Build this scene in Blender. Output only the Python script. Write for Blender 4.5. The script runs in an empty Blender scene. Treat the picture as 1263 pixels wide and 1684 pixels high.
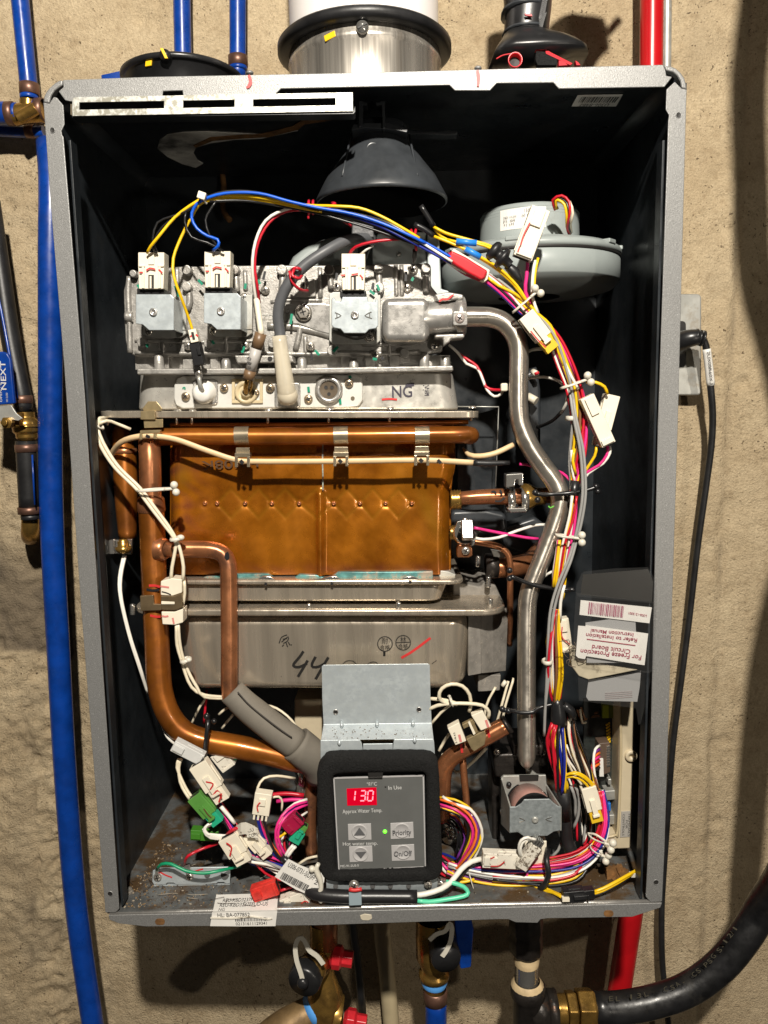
import bpy, math, random
import numpy as np
from mathutils import Vector, Matrix
random.seed(7)
scn = bpy.context.scene
COL = scn.collection
# ---------------------------------------------------------------- camera
F = 1265.0                       # focal length in pixels of the 1263 x 1684 photograph
CAM = Vector((0.0117, -0.5984, 0.4217))
_p, _y, _r = 0.1387, -0.0070, -0.0229
CF = Vector((math.sin(_y)*math.cos(_p), math.cos(_y)*math.cos(_p), -math.sin(_p)))
_r0 = Vector((math.cos(_y), -math.sin(_y), 0)); _u0 = _r0.cross(CF)
CR = _r0*math.cos(_r) + _u0*math.sin(_r)
CU = _u0*math.cos(_r) - _r0*math.sin(_r)
cd = bpy.data.cameras.new('camera'); cam = bpy.data.objects.new('camera', cd); COL.objects.link(cam)
cam.matrix_world = Matrix(((CR.x, CU.x, -CF.x, CAM.x), (CR.y, CU.y, -CF.y, CAM.y), (CR.z, CU.z, -CF.z, CAM.z), (0, 0, 0, 1)))
cd.sensor_fit = 'VERTICAL'; cd.sensor_height = 24.0; cd.lens = 24.0*F/1684.0
cd.clip_start = 0.01; cd.clip_end = 50
scn.camera = cam
# ---------------------------------------------------------------- room light
w = bpy.data.worlds.new('World'); scn.world = w; w.use_nodes = True
w.node_tree.nodes['Background'].inputs[0].default_value = (1.0, 0.90, 0.76, 1)
w.node_tree.nodes['Background'].inputs[1].default_value = 0.022
def lamp(name, kind, loc, power, col, size):
    l = bpy.data.lights.new(name, kind); l.energy = power; l.color = col
    if kind == 'AREA': l.shape = 'DISK'; l.size = size
    else: l.shadow_soft_size = size
    o = bpy.data.objects.new(name, l); o.location = loc; COL.objects.link(o); return o
LAMP = Vector((0.07, -1.05, 1.20))
lamp('room_lamp', 'POINT', (0.78, -1.30, 0.20), 12, (1.0, 0.90, 0.76), 0.03)
lamp('work_lamp', 'POINT', LAMP, 140, (1.0, 0.93, 0.82), 0.022)
scn.view_settings.view_transform = 'Standard'; scn.view_settings.look = 'None'
scn.view_settings.exposure = 0.0; scn.view_settings.gamma = 1.0
# ---------------------------------------------------------------- helpers
def ray(px, py): return CF + CR*((px-631.5)/F) + CU*((842.0-py)/F)
def P(px, py, y=0.0):
    d = ray(px, py); return CAM + d*((y-CAM.y)/d.y)
def PX(px, py, x):
    d = ray(px, py); return CAM + d*((x-CAM.x)/d.x)
def PZ(px, py, z):
    d = ray(px, py); return CAM + d*((z-CAM.z)/d.z)
def mpp(px, py, y): return (P(px, py, y)-CAM).dot(CF)/F
XA, YA, ZA = Vector((1, 0, 0)), Vector((0, 1, 0)), Vector((0, 0, 1))
def catmull(pts, step):
    pts = [Vector(p) for p in pts]
    if len(pts) < 3: 
        return pts if len(pts) < 2 else [pts[0].lerp(pts[1], i/4) for i in range(5)]
    q = [pts[0]*2-pts[1]] + pts + [pts[-1]*2-pts[-2]]
    out = []
    for i in range(1, len(q)-2):
        a, b, c, d = q[i-1], q[i], q[i+1], q[i+2]
        n = max(2, int((c-b).length/step))
        for k in range(n):
            t = k/n
            out.append(0.5*((2*b)+(c-a)*t+(2*a-5*b+4*c-d)*t*t+(3*b-a-3*c+d)*t**3))
    out.append(pts[-1]); return out
def frames(path):
    n = len(path); T = []
    for i in range(n):
        t = path[min(i+1, n-1)]-path[max(i-1, 0)]
        T.append(t.normalized() if t.length > 1e-9 else (T[-1] if T else ZA))
    ref = YA if abs(T[0].y) < .9 else XA
    N = [(ref - T[0]*ref.dot(T[0])).normalized()]
    for i in range(1, n):
        v = N[-1]-T[i]*N[-1].dot(T[i]); N.append(v.normalized())
    return T, N, [T[i].cross(N[i]) for i in range(n)]
class MB:
    def __init__(s): s.v = []; s.f = []; s.m = []; s.sm = []; s.mi = 0; s.uv = {}
    def add(s, vs, fs, smooth=False):
        o = len(s.v); s.v += [Vector(v) for v in vs]
        for f in fs: s.f.append([i+o for i in f]); s.m.append(s.mi); s.sm.append(smooth)
        return s
    def prism(s, pts, d):
        pts = [Vector(p) for p in pts]; n = len(pts)
        nrm = Vector((0, 0, 0))
        for i in range(n): nrm += pts[i].cross(pts[(i+1) % n])
        if nrm.dot(d) > 0: pts.reverse()
        return s.add(pts+[p+d for p in pts], [list(range(n)), list(range(2*n-1, n-1, -1))]+[[i, i+n, (i+1) % n+n, (i+1) % n] for i in range(n)])
    def plate(s, px, y, depth): return s.prism([P(a, b, y) for a, b in px], Vector((0, depth, 0)))
    def box(s, c, size, ax=(XA, YA, ZA)):
        c = Vector(c); h = [ax[i]*(size[i]/2) for i in range(3)]
        vs = [c+h[0]*i+h[1]*j+h[2]*k for i in (-1, 1) for j in (-1, 1) for k in (-1, 1)]
        return s.add(vs, [[0, 1, 3, 2], [4, 6, 7, 5], [0, 4, 5, 1], [2, 3, 7, 6], [0, 2, 6, 4], [1, 5, 7, 3]])
    def pbox(s, x0, y0, x1, y1, y, depth):
        return s.plate([(x0, y0), (x1, y0), (x1, y1), (x0, y1)], y, depth)
    def rpx(s, x0, y0, x1, y1, r, y, depth, n=5):
        return s.plate(rrect(x0, y0, x1, y1, r, n), y, depth)
    def tube(s, pts, r, n=10, step=0.004, smooth=True, flat=1.0, cap=True):
        path = catmull(pts, step) if smooth else [Vector(p) for p in pts]
        T, N, B = frames(path); m = len(path); vs = []
        for i, p in enumerate(path):
            t = i/(m-1)
            if callable(r): rr = r(t)
            elif isinstance(r, (list, tuple)):
                k = t*(len(r)-1); j = min(int(k), len(r)-2); rr = r[j]+(r[j+1]-r[j])*(k-j)
            else: rr = r
            for a in range(n):
                th = 2*math.pi*a/n; vs.append(p+N[i]*(math.cos(th)*rr*flat)+B[i]*(math.sin(th)*rr))
        fs = [[i*n+a, i*n+(a+1) % n, (i+1)*n+(a+1) % n, (i+1)*n+a] for i in range(m-1) for a in range(n)]
        ln = 0.0; o = len(s.v)
        for i in range(m):
            if i: ln += (path[i]-path[i-1]).length
            for a in range(n): s.uv[o+i*n+a] = (a/n, ln*20)
        s.add(vs, fs, True)
        if cap:
            o = len(s.v)-m*n
            s.f.append([o+a for a in range(n-1, -1, -1)]); s.m.append(s.mi); s.sm.append(False)
            s.f.append([o+(m-1)*n+a for a in range(n)]); s.m.append(s.mi); s.sm.append(False)
        return s
    def cyl(s, a, b, r, n=16, r2=None):
        return s.tube([a, b], [r, r if r2 is None else r2], n, smooth=False)
    def lathe(s, prof, c, axis, n=32, smooth=True, a0=0.0, a1=2*math.pi):
        axis = Vector(axis).normalized(); c = Vector(c)
        ref = XA if abs(axis.x) < .8 else ZA
        e1 = (ref-axis*ref.dot(axis)).normalized(); e2 = axis.cross(e1)
        full = abs(a1-a0-2*math.pi) < 1e-6; nn = n if full else n+1; vs = []
        for (r, h) in prof:
            for a in range(nn):
                th = a0+(a1-a0)*a/n; vs.append(c+axis*h+e1*(math.cos(th)*r)+e2*(math.sin(th)*r))
        fs = []
        for i in range(len(prof)-1):
            for a in range(n):
                b = (a+1) % nn
                fs.append([i*nn+a, i*nn+b, (i+1)*nn+b, (i+1)*nn+a])
        return s.add(vs, fs, smooth)
    def sph(s, c, r, n=12, sq=(1, 1, 1)):
        prof = [(r*math.sin(math.pi*i/8)+1e-6, -r*math.cos(math.pi*i/8)) for i in range(9)]
        o = len(s.v); s.lathe(prof, (0, 0, 0), ZA, n)
        for i in range(o, len(s.v)):
            v = s.v[i]; s.v[i] = Vector((v.x*sq[0], v.y*sq[1], v.z*sq[2]))+Vector(c)
        return s
    def ribbon(s, pts, wd, nrm, th=0.00015):
        pts = [Vector(p) for p in pts]; nrm = Vector(nrm).normalized(); vs = []; n = len(pts)
        for i, p in enumerate(pts):
            t = (pts[min(i+1, n-1)]-pts[max(i-1, 0)]).normalized(); sd = t.cross(nrm).normalized()
            ww = wd[min(i, len(wd)-1)] if isinstance(wd, (list, tuple)) else wd
            vs += [p-sd*ww/2, p+sd*ww/2, p-sd*ww/2+nrm*th, p+sd*ww/2+nrm*th]
        fs = []
        for i in range(n-1):
            a, b = 4*i, 4*i+4
            fs += [[a+2, a+3, b+3, b+2], [a, b, b+1, a+1], [a, a+2, b+2, b], [a+1, b+1, b+3, a+3]]
        fs += [[0, 1, 3, 2], [4*n-4, 4*n-2, 4*n-1, 4*n-3]]
        return s.add(vs, fs)
    def build(s, name, mats, parent=None, label=None, bevel=0.0, seg=2, smooth=None, kind=None):
        if not isinstance(mats, (list, tuple)): mats = [mats]
        c = Vector((0, 0, 0))
        lo = Vector([min(v[i] for v in s.v) for i in range(3)]); hi = Vector([max(v[i] for v in s.v) for i in range(3)])
        c = (lo+hi)/2
        if not s.uv: mats = [PLAIN.get(m.name, m) for m in mats]
        me = bpy.data.meshes.new(name); me.from_pydata([v-c for v in s.v], [], s.f)
        for m in mats: me.materials.append(m)
        me.polygons.foreach_set('material_index', s.m)
        me.polygons.foreach_set('use_smooth', [True]*len(s.f) if (bevel and smooth is None) else s.sm)
        if s.uv and mats[0].name in ANISO:
            ul = me.uv_layers.new(name='along'); d = ul.data
            for p in me.polygons:
                us = [s.uv.get(v, (0, 0)) for v in p.vertices]; wrap = max(u[0] for u in us)-min(u[0] for u in us) > .5
                for li, u in zip(p.loop_indices, us): d[li].uv = (u[0]+(1 if wrap and u[0] < .5 else 0), u[1])
        me.update()
        o = bpy.data.objects.new(name, me); COL.objects.link(o)
        place(o, c, parent)
        if label: o['label'] = label
        if kind: o['kind'] = kind
        if bevel:
            b = o.modifiers.new('bevel', 'BEVEL'); b.width = bevel; b.segments = seg; b.limit_method = 'ANGLE'
            b.angle_limit = math.radians(38); b.harden_normals = True; b.use_clamp_overlap = True
        return o
WPOS = {}
ANISO = set()
PLAIN = {}
def brushed(m, a=.8, rot=0.25):
    PLAIN[m.name] = m.copy(); PLAIN[m.name].name = m.name+'_plain'
    nt = m.node_tree; t = nt.nodes.new('ShaderNodeTangent'); t.direction_type = 'UV_MAP'; t.uv_map = 'along'
    b = nt.nodes['Principled BSDF']; b.inputs['Anisotropic'].default_value = a; b.inputs['Anisotropic Rotation'].default_value = rot
    nt.links.new(t.outputs[0], b.inputs['Tangent']); ANISO.add(m.name)
def under(o, p):
    o.parent = p; o.location = WPOS[o.name]-WPOS[p.name]; return o
def place(o, c, parent):
    c = Vector(c); WPOS[o.name] = c.copy()
    if parent is not None:
        o.parent = parent; o.location = c-WPOS[parent.name]
    else: o.location = c
def rrect(x0, y0, x1, y1, r, n=5):
    out = []
    for cx, cy, a in ((x1-r, y0+r, -90), (x1-r, y1-r, 0), (x0+r, y1-r, 90), (x0+r, y0+r, 180)):
        for i in range(n+1):
            t = math.radians(a+90*i/n); out.append((cx+r*math.cos(t), cy+r*math.sin(t)))
    return out
def circ(cx, cy, r, n=24, ry=None):
    return [(cx+r*math.cos(2*math.pi*i/n), cy+(ry or r)*math.sin(2*math.pi*i/n)) for i in range(n)]
def thing(name, label, cat, loc, group=None):
    o = bpy.data.objects.new(name, None); o.empty_display_size = .01; COL.objects.link(o)
    place(o, loc, None); o['label'] = label; o['category'] = cat
    if group: o['group'] = group
    return o
def tag(o, label, cat, group=None):
    o['label'] = label; o['category'] = cat
    if group: o['group'] = group
    return o
def share(src, name, c, parent, scale=1.0, rot=None):
    o = bpy.data.objects.new(name, src.data); COL.objects.link(o); place(o, c, parent)
    o.scale = (scale,)*3 if not isinstance(scale, (tuple, list)) else scale
    if rot: o.rotation_euler = rot
    return o
# ---------------------------------------------------------------- materials
MATS = {}
def mat(name, col, rough=.5, metal=0.0, var=0.0, vscale=40, bump=0.0, bscale=300, rvar=0.0, spec=.5, coat=0.0, trans=0.0, alpha=1.0,
        emit=None, estr=0.0, dirt=None, dscale=25, dlo=.55, dhi=.7, stretch=(1, 1, 1), aniso=0.0, sheen=0.0, col2=None):
    if name in MATS: return MATS[name]
    m = bpy.data.materials.new(name); m.use_nodes = True; nt = m.node_tree; N = nt.nodes; L = nt.links
    b = N['Principled BSDF']; MATS[name] = m
    c4 = (*col, 1); b.inputs['Base Color'].default_value = c4; b.inputs['Roughness'].default_value = rough
    b.inputs['Metallic'].default_value = metal; b.inputs['Specular IOR Level'].default_value = spec
    b.inputs['Coat Weight'].default_value = coat; b.inputs['Coat Roughness'].default_value = .12
    b.inputs['Transmission Weight'].default_value = trans; b.inputs['Alpha'].default_value = alpha
    b.inputs['Anisotropic'].default_value = aniso
    if sheen: b.inputs['Sheen Weight'].default_value = sheen
    if emit: b.inputs['Emission Color'].default_value = (*emit, 1); b.inputs['Emission Strength'].default_value = estr
    if var or bump or rvar or dirt:
        tc = N.new('ShaderNodeTexCoord'); oi = N.new('ShaderNodeObjectInfo'); ad = N.new('ShaderNodeVectorMath'); ad.operation = 'ADD'
        sc = N.new('ShaderNodeVectorMath'); sc.operation = 'MULTIPLY'; sc.inputs[1].default_value = stretch
        L.new(tc.outputs['Object'], ad.inputs[0]); L.new(oi.outputs['Random'], ad.inputs[1]); L.new(ad.outputs[0], sc.inputs[0])
        def noise(scale, detail=5, rg=.6):
            n = N.new('ShaderNodeTexNoise'); n.inputs['Scale'].default_value = scale; n.inputs['Detail'].default_value = detail
            n.inputs['Roughness'].default_value = rg; L.new(sc.outputs[0], n.inputs['Vector']); return n
        def ramp(src, lo, hi, c0, c1):
            r = N.new('ShaderNodeValToRGB'); r.color_ramp.elements[0].position = lo; r.color_ramp.elements[1].position = hi
            r.color_ramp.elements[0].color = c0; r.color_ramp.elements[1].color = c1; L.new(src, r.inputs[0]); return r
        csock = None
        if var:
            n = noise(vscale)
            a = tuple(max(0, x*(1-var)) for x in col)+(1,)
            d = tuple(min(1, x*(1+var)) for x in (col2 or col))+(1,)
            r = ramp(n.outputs['Fac'], .32, .68, a, d); csock = r.outputs[0]
        if dirt:
            n2 = noise(dscale, 8, .65); r2 = ramp(n2.outputs['Fac'], dlo, dhi, (0, 0, 0, 1), (1, 1, 1, 1))
            mx = N.new('ShaderNodeMix'); mx.data_type = 'RGBA'; L.new(r2.outputs[0], mx.inputs[0])
            if csock: L.new(csock, mx.inputs[6])
            else: mx.inputs[6].default_value = c4
            mx.inputs[7].default_value = (*dirt, 1); csock = mx.outputs[2]
        if csock: L.new(csock, b.inputs['Base Color'])
        if rvar:
            n3 = noise(vscale*1.7+5); mr = N.new('ShaderNodeMapRange'); mr.inputs[1].default_value = .3; mr.inputs[2].default_value = .7
            mr.inputs[3].default_value = max(.03, rough-rvar); mr.inputs[4].default_value = min(1, rough+rvar)
            L.new(n3.outputs['Fac'], mr.inputs[0]); L.new(mr.outputs[0], b.inputs['Roughness'])
        if bump:
            n4 = noise(bscale, 4); bp = N.new('ShaderNodeBump'); bp.inputs['Strength'].default_value = bump; bp.inputs['Distance'].default_value = .001
            L.new(n4.outputs['Fac'], bp.inputs['Height']); L.new(bp.outputs[0], b.inputs['Normal'])
    return m
rim = mat('silver_paint', (.23, .23, .227), .42, .35, var=.28, vscale=1500, bump=.22, bscale=1300, dirt=(.50, .50, .49), dscale=900, dlo=.62, dhi=.68)
inside = mat('inner_paint', (.016, .0195, .023), .38, 0, var=.3, vscale=25, bump=.05, bscale=700, rvar=.12, dirt=(.026, .026, .025), dscale=20, dlo=.6, dhi=.75)
floorm = mat('tray_paint', (.12, .125, .125), .4, .2, var=.35, vscale=60, bump=.12, bscale=500, rvar=.15, dirt=(.085, .052, .026), dscale=38, dlo=.45, dhi=.58)
alu = mat('cast_aluminium', (.38, .365, .34), .38, .55, var=.25, vscale=140, bump=.25, bscale=900, rvar=.1, dirt=(.24, .21, .18), dscale=45, dlo=.58, dhi=.75)
alus = mat('smooth_aluminium', (.50, .485, .46), .30, .7, var=.15, vscale=90, bump=.08, bscale=900, rvar=.08, dirt=(.24, .21, .18), dscale=45, dlo=.6, dhi=.8)
zinc = mat('zinc_plate', (.50, .55, .57), .36, .4, var=.10, vscale=90, bump=.05, bscale=900, rvar=.08, dirt=(.46, .51, .54), dscale=330, dlo=.45, dhi=.62)
steel = mat('stainless', (.56, .49, .395), .26, .72, var=.2, vscale=60, bump=.05, bscale=500, rvar=.08, stretch=(1, 1, .06))
steelb = mat('burner_steel', (.62, .60, .55), .33, .6, var=.16, vscale=70, rvar=.1, bump=.05, bscale=400, dirt=(.30, .25, .19), dscale=26, dlo=.58, dhi=.78)
tubem = mat('tube_steel', (.58, .53, .46), .34, .85, var=.2, vscale=50, rvar=.1, bump=.08, bscale=130, dirt=(.30, .26, .22), dscale=60, dlo=.55, dhi=.75)
chrome = mat('bright_steel', (.70, .68, .64), .18, .9, var=.1, vscale=100)
screwm = mat('screw_steel', (.62, .58, .52), .25, .8, var=.15, vscale=300)
dark = mat('dark_recess', (.012, .011, .010), .6)
copper = mat('copper_pipe', (.42, .17, .075), .32, .7, var=.35, vscale=35, rvar=.12, bump=.04, bscale=200, dirt=(.22, .10, .06), dscale=40, dlo=.52, dhi=.72)
copperg = mat('lacquered_copper', (.33, .105, .014), .42, .6, var=.4, vscale=28, rvar=.08, coat=.25, dirt=(.24, .075, .02), dscale=30, dlo=.55, dhi=.75)
brass = mat('brass', (.40, .235, .06), .28, .8, var=.25, vscale=60, rvar=.1, bump=.05, bscale=300, dirt=(.16, .09, .03), dscale=40, dlo=.5, dhi=.7)
crimp = mat('crimp_copper', (.16, .085, .06), .4, .6, var=.3, vscale=60)
spring = mat('clip_steel', (.50, .42, .30), .25, .8, var=.2, vscale=90)
cream = mat('cream_cord', (.74, .54, .31), .45, 0, var=.07, vscale=80)
whitep = mat('white_plastic', (.76, .70, .57), .38, 0, var=.05, vscale=60, dirt=(.58, .52, .42), dscale=70, dlo=.66, dhi=.8)
dirtyp = mat('dusty_plastic', (.70, .66, .57), .5, 0, var=.08, vscale=60, dirt=(.20, .16, .12), dscale=260, dlo=.58, dhi=.66)
creamp = mat('cream_plastic', (.55, .47, .33), .4, 0, var=.08, vscale=40)
greenp = mat('green_plastic', (.09, .26, .05), .35, 0, var=.1, vscale=80)
tealp = mat('teal_plastic', (.02, .36, .20), .35, 0, var=.1, vscale=80)
redp = mat('red_plastic', (.55, .02, .03), .3, 0, var=.15, vscale=120)
blackp = mat('black_plastic', (.014, .014, .015), .32, 0, var=.3, vscale=60, bump=.05, bscale=600)
greyp = mat('grey_plastic', (.20, .22, .23), .40, 0, var=.1, vscale=30, rvar=.06)
duct = mat('duct_plastic', (.034, .038, .043), .36, 0, var=.3, vscale=30, rvar=.12, bump=.05, bscale=200)
fanm = mat('fan_paint', (.30, .335, .33), .38, 0, var=.06, vscale=30, dirt=(.22, .22, .20), dscale=30, dlo=.6, dhi=.8)
foam = mat('foam', (.010, .010, .010), .9, 0, var=.6, vscale=900, bump=1.0, bscale=700, spec=.25)
sleeve = mat('foam_sleeve', (.165, .148, .122), .75, 0, var=.1, vscale=50, bump=.1, bscale=800)
paper = mat('label_paper', (.76, .74, .70), .5, 0, var=.06, vscale=60, dirt=(.58, .52, .44), dscale=60, dlo=.62, dhi=.8)
ink = mat('black_ink', (.012, .012, .014), .45)
redink = mat('red_ink', (.55, .03, .03), .45)
pinkink = mat('maroon_print', (.36, .06, .10), .45)
greenink = mat('green_paint', (.0, .22, .13), .4)
yellowink = mat('yellow_paint', (.85, .52, .01), .45)
bluep = mat('blue_pex', (.003, .042, .27), .32, 0, var=.25, vscale=45, rvar=.10, bump=.06, bscale=90, dirt=(.008, .05, .27), dscale=70, dlo=.6, dhi=.72)
bluelt = mat('blue_tape', (.10, .36, .85), .4)
redpex = mat('red_pex', (.44, .006, .010), .28, 0, var=.1, vscale=20)
blackrub = mat('black_rubber', (.014, .014, .015), .42, 0, var=.4, vscale=60, bump=.1, bscale=300)
hosem = mat('hose_rubber', (.010, .010, .011), .36, 0, var=.5, vscale=45, bump=.2, bscale=120, rvar=.15, dirt=(.035, .032, .027), dscale=30, dlo=.56, dhi=.75)
irm = mat('black_iron', (.035, .030, .027), .38, .5, var=.4, vscale=90, bump=.3, bscale=350, dirt=(.14, .06, .025), dscale=60, dlo=.62, dhi=.75)
pvc = mat('white_pvc', (.78, .75, .74), .32, 0, var=.03, vscale=20)
palep = mat('pale_pipe', (.52, .43, .27), .4, 0, var=.08, vscale=20)
galv = mat('galvanised', (.46, .46, .43), .4, .5, var=.2, vscale=60, dirt=(.34, .29, .22), dscale=40, dlo=.55, dhi=.7)
silicone = mat('silicone', (.80, .72, .56), .28, 0, alpha=.62, var=.05, vscale=60)
clear = mat('clear_vinyl', (.10, .10, .10), .10, 0, alpha=.08, spec=.5)
panelm = mat('panel_grey', (.115, .118, .115), .36, 0, var=.06, vscale=50)
btn = mat('button_grey', (.42, .41, .41), .35, 0, var=.04, vscale=50)
panelink = mat('panel_print', (.60, .60, .59), .45)
dispm = mat('display_red', (.22, .0, .01), .22, emit=(1, .0, .02), estr=.5)
segm = mat('display_digit', (1, .2, .25), .3, emit=(1, .16, .20), estr=2.2)
ledg = mat('green_led', (.1, 1, .05), .3, emit=(.15, 1, .03), estr=2.0)
pcbm = mat('circuit_board', (.018, .022, .020), .5, 0, var=.5, vscale=200)
rust = mat('rust', (.16, .075, .022), .8, 0, var=.5, vscale=120, bump=.4, bscale=500)
pale = mat('pale_patch', (.72, .68, .62), .5, 0, var=.5, vscale=22, dirt=(.05, .05, .05), dscale=14, dlo=.5, dhi=.66)
debrism = mat('debris', (.20, .13, .065), .9, 0, var=.6, vscale=200)
pinkcoil = mat('coil_wrap', (.36, .20, .17), .38, 0, var=.12, vscale=70)
WC = {'Y': (.80, .50, .008), 'K': (.012, .012, .013), 'B': (.006, .10, .62), 'R': (.50, .01, .025), 'W': (.80, .77, .70), 'G': (.30, .295, .285),
      'M': (.72, .03, .22), 'O': (.80, .16, .02), 'V': (.16, .03, .24), 'N': (.01, .28, .13), 'T': (.20, .09, .04), 'C': (.74, .66, .50), 'D': (.01, .02, .22), 'A': (.10, .60, .36), 'P': (.80, .22, .38)}
WN = {'Y': 'yellow', 'K': 'black', 'B': 'blue', 'R': 'red', 'W': 'white', 'G': 'grey', 'M': 'magenta', 'O': 'orange', 'V': 'purple', 'N': 'green', 'T': 'brown', 'C': 'cream', 'D': 'dark blue', 'A': 'pale green', 'P': 'pink'}
def wm(c): return mat('wire_'+WN[c].replace(' ', '_'), WC[c], .34, 0, var=.08, vscale=60)
brushed(tubem); brushed(copper, .6); brushed(copperg, .6)
# ---------------------------------------------------------------- writing and marks
_font = {}
def text_mesh(s, bold=False):
    k = (s, bold)
    if k in _font: return _font[k]
    cu = bpy.data.curves.new('lettering', 'FONT'); cu.body = s; cu.resolution_u = 3
    if bold: cu.offset = .010
    o = bpy.data.objects.new('lettering', cu); COL.objects.link(o)
    dg = bpy.context.evaluated_depsgraph_get(); me = bpy.data.meshes.new_from_object(o.evaluated_get(dg))
    bpy.data.objects.remove(o); _font[k] = me; return me
def text(s, A, B, h, up, m, parent, off=0.0004, bold=False, name='lettering', th=.00012):
    """writing from baseline point A to baseline point B (fits the width), cap height h along 'up'"""
    me = text_mesh(s, bold); A = Vector(A); B = Vector(B); X = (B-A); wdt = X.length; X.normalize()
    U = Vector(up); U = (U-X*U.dot(X)).normalized(); Nn = X.cross(U)
    vs = [v.co for v in me.vertices]; x0 = min(v.x for v in vs); x1 = max(v.x for v in vs)
    sx = wdt/(x1-x0); sy = h/.72
    mb = MB(); n = len(vs)
    mb.add([A+X*((v.x-x0)*sx)+U*(v.y*sy)+Nn*off for v in vs], [list(p.vertices) for p in me.polygons])
    return mb.build(name, m, parent)
def ptext(s, a, b, hpx, y, m, parent, bold=False, mirror=False, off=.0004, name='lettering'):
    A = P(a[0], a[1], y); B = P(b[0], b[1], y); X = B-A
    up = Vector((-X.z, 0, X.x))
    return text(s, A, B, hpx*mpp(a[0], a[1], y), up, m, parent, off, bold, name)
def stroke(px, y, wpx, m, parent, name='paint_mark', off=.0002):
    pts = catmull([P(a, b, y-off) for a, b in px], .002)
    k = mpp(px[0][0], px[0][1], y); n = len(pts)
    wd = [wpx*k*(.55+.45*math.sin(math.pi*min(1, max(0, (i+.6)/n)))) for i in range(n)]
    return MB().ribbon(pts, wd, (0, -1, 0)).build(name, m, parent)
def strokes(lst, y, wpx, m, parent, name='paint_mark', off=.0002):
    mb = MB(); single = name.endswith('_mark')
    for i, px in enumerate(lst):
        pts = catmull([P(a, b, y-off) for a, b in px], .002)
        if single and i: mb.build(name, m, parent); mb = MB()
        mb.ribbon(pts, wpx*mpp(px[0][0], px[0][1], y), (0, -1, 0))
    return mb.build(name, m, parent)
def barcode(O, X, U, wd, ht, m, parent, n=26, nrm=None, seed=3):
    rnd = random.Random(seed); mb = MB(); x = 0.0; bars = []
    while x < n: 
        b = rnd.choice([.35, .35, .6, .9]); bars.append((x, b)); x += b+rnd.choice([.35, .5, .8])
    T = x; nrm = nrm or X.cross(U)
    for (a, b) in bars:
        p = [O+X*(wd*a/T), O+X*(wd*(a+b)/T)]; q = [p[1]+U*ht, p[0]+U*ht]
        mb.add([v+nrm*.0003 for v in p+q], [[0, 1, 2, 3]])
    return mb.build('barcode', m, parent)
# ---------------------------------------------------------------- small repeated pieces
def _screw():
    mb = MB(); r = 1.0
    mb.lathe([(r, .25), (r, 0), (.93, -.30), (.7, -.45), (.35, -.52), (1e-4, -.53)], (0, 0, 0), (0, 1, 0), 18)
    mb.mi = 1
    for a in (.4, .4+math.pi/2):
        ax = (Vector((math.cos(a), 0, math.sin(a))), YA, Vector((-math.sin(a), 0, math.cos(a))))
        mb.box((0, -.40, 0), (1.15, .32, .24), ax)
    return mb
SCREWS = {}
def screw(px, py, y, rpx, parent, m=None, washer=False):
    key = (m or screwm).name; r = rpx*mpp(px, py, y); c = P(px, py, y)
    a = random.uniform(0, 3)
    if key not in SCREWS:
        o = _screw().build('screw', [m or screwm, dark], parent); SCREWS[key] = o
        off = WPOS[o.name].copy(); o['_o'] = 1; del o['_o']
        place(o, c, parent); o.scale = (r,)*3; o.rotation_euler = (0, a, 0)
    else: o = share(SCREWS[key], 'screw', c, parent, r, (0, a, 0))
    if washer:
        MB().lathe([(r*1.55, .001), (r*1.55, -.0004), (r*1.0, -.0006)], c, (0, 1, 0), 20).build('washer', m or screwm, parent)
    return o
def hexhead(px, py, y, rpx, parent, m=None):
    r = rpx*mpp(px, py, y); c = P(px, py, y)
    mb = MB(); mb.lathe([(r*1.35, .001), (r*1.35, -.0006), (r*.98, -.0008)], c, (0, 1, 0), 20)
    mb.lathe([(r, 0), (r, -r*.55), (r*.85, -r*.7), (1e-4, -r*.72)], c, (0, 1, 0), 6, False)
    mb.mi = 1
    for a in (.3, .3+math.pi/2):
        ax = (Vector((math.cos(a), 0, math.sin(a))), YA, Vector((-math.sin(a), 0, math.cos(a))))
        mb.box(c+Vector((0, -r*.65, 0)), (r*1.0, r*.2, r*.2), ax)
    return mb.build('hex_bolt', [m or screwm, dark], parent)
def wire(path, c, parent, r=.0011, n=8, name='wire', step=.005):
    """path: (px, py, y) points"""
    return MB().tube([P(*p) for p in path], r, n, step).build(name, wm(c) if isinstance(c, str) else c, parent)
def bundle(path, cols, spread, parent, r=.0011, seed=0, turns=.5, jitter=.25):
    rnd = random.Random(seed); n = len(cols); base = [Vector(P(*p)) for p in path]
    T, N, B = frames(base)
    for i, c in enumerate(cols):
        rr = math.sqrt((i+.5)/n); th = i*2.39996+rnd.uniform(-.3, .3); pts = []
        ph = [rnd.uniform(-1, 1) for _ in range(4)]
        for k, p in enumerate(base):
            sp = (spread[k] if isinstance(spread, (list, tuple)) else spread)*mpp(*path[k])
            t = k/max(1, len(base)-1); a = th+turns*2*math.pi*t
            side = Vector((T[k].z, 0, -T[k].x)); side = side.normalized() if side.length > .01 else XA
            jx = jitter*math.sin(5*t+ph[0]*3+i)*sp; jy = jitter*math.cos(4*t+ph[1]*3)*sp
            pts.append(p+side*(math.cos(a)*rr*sp+jx)+YA*(math.sin(a)*rr*sp*.8+jy))
        MB().tube(pts, r*rnd.uniform(.92, 1.1), 8, .005).build('wire', wm(c), parent)
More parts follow.
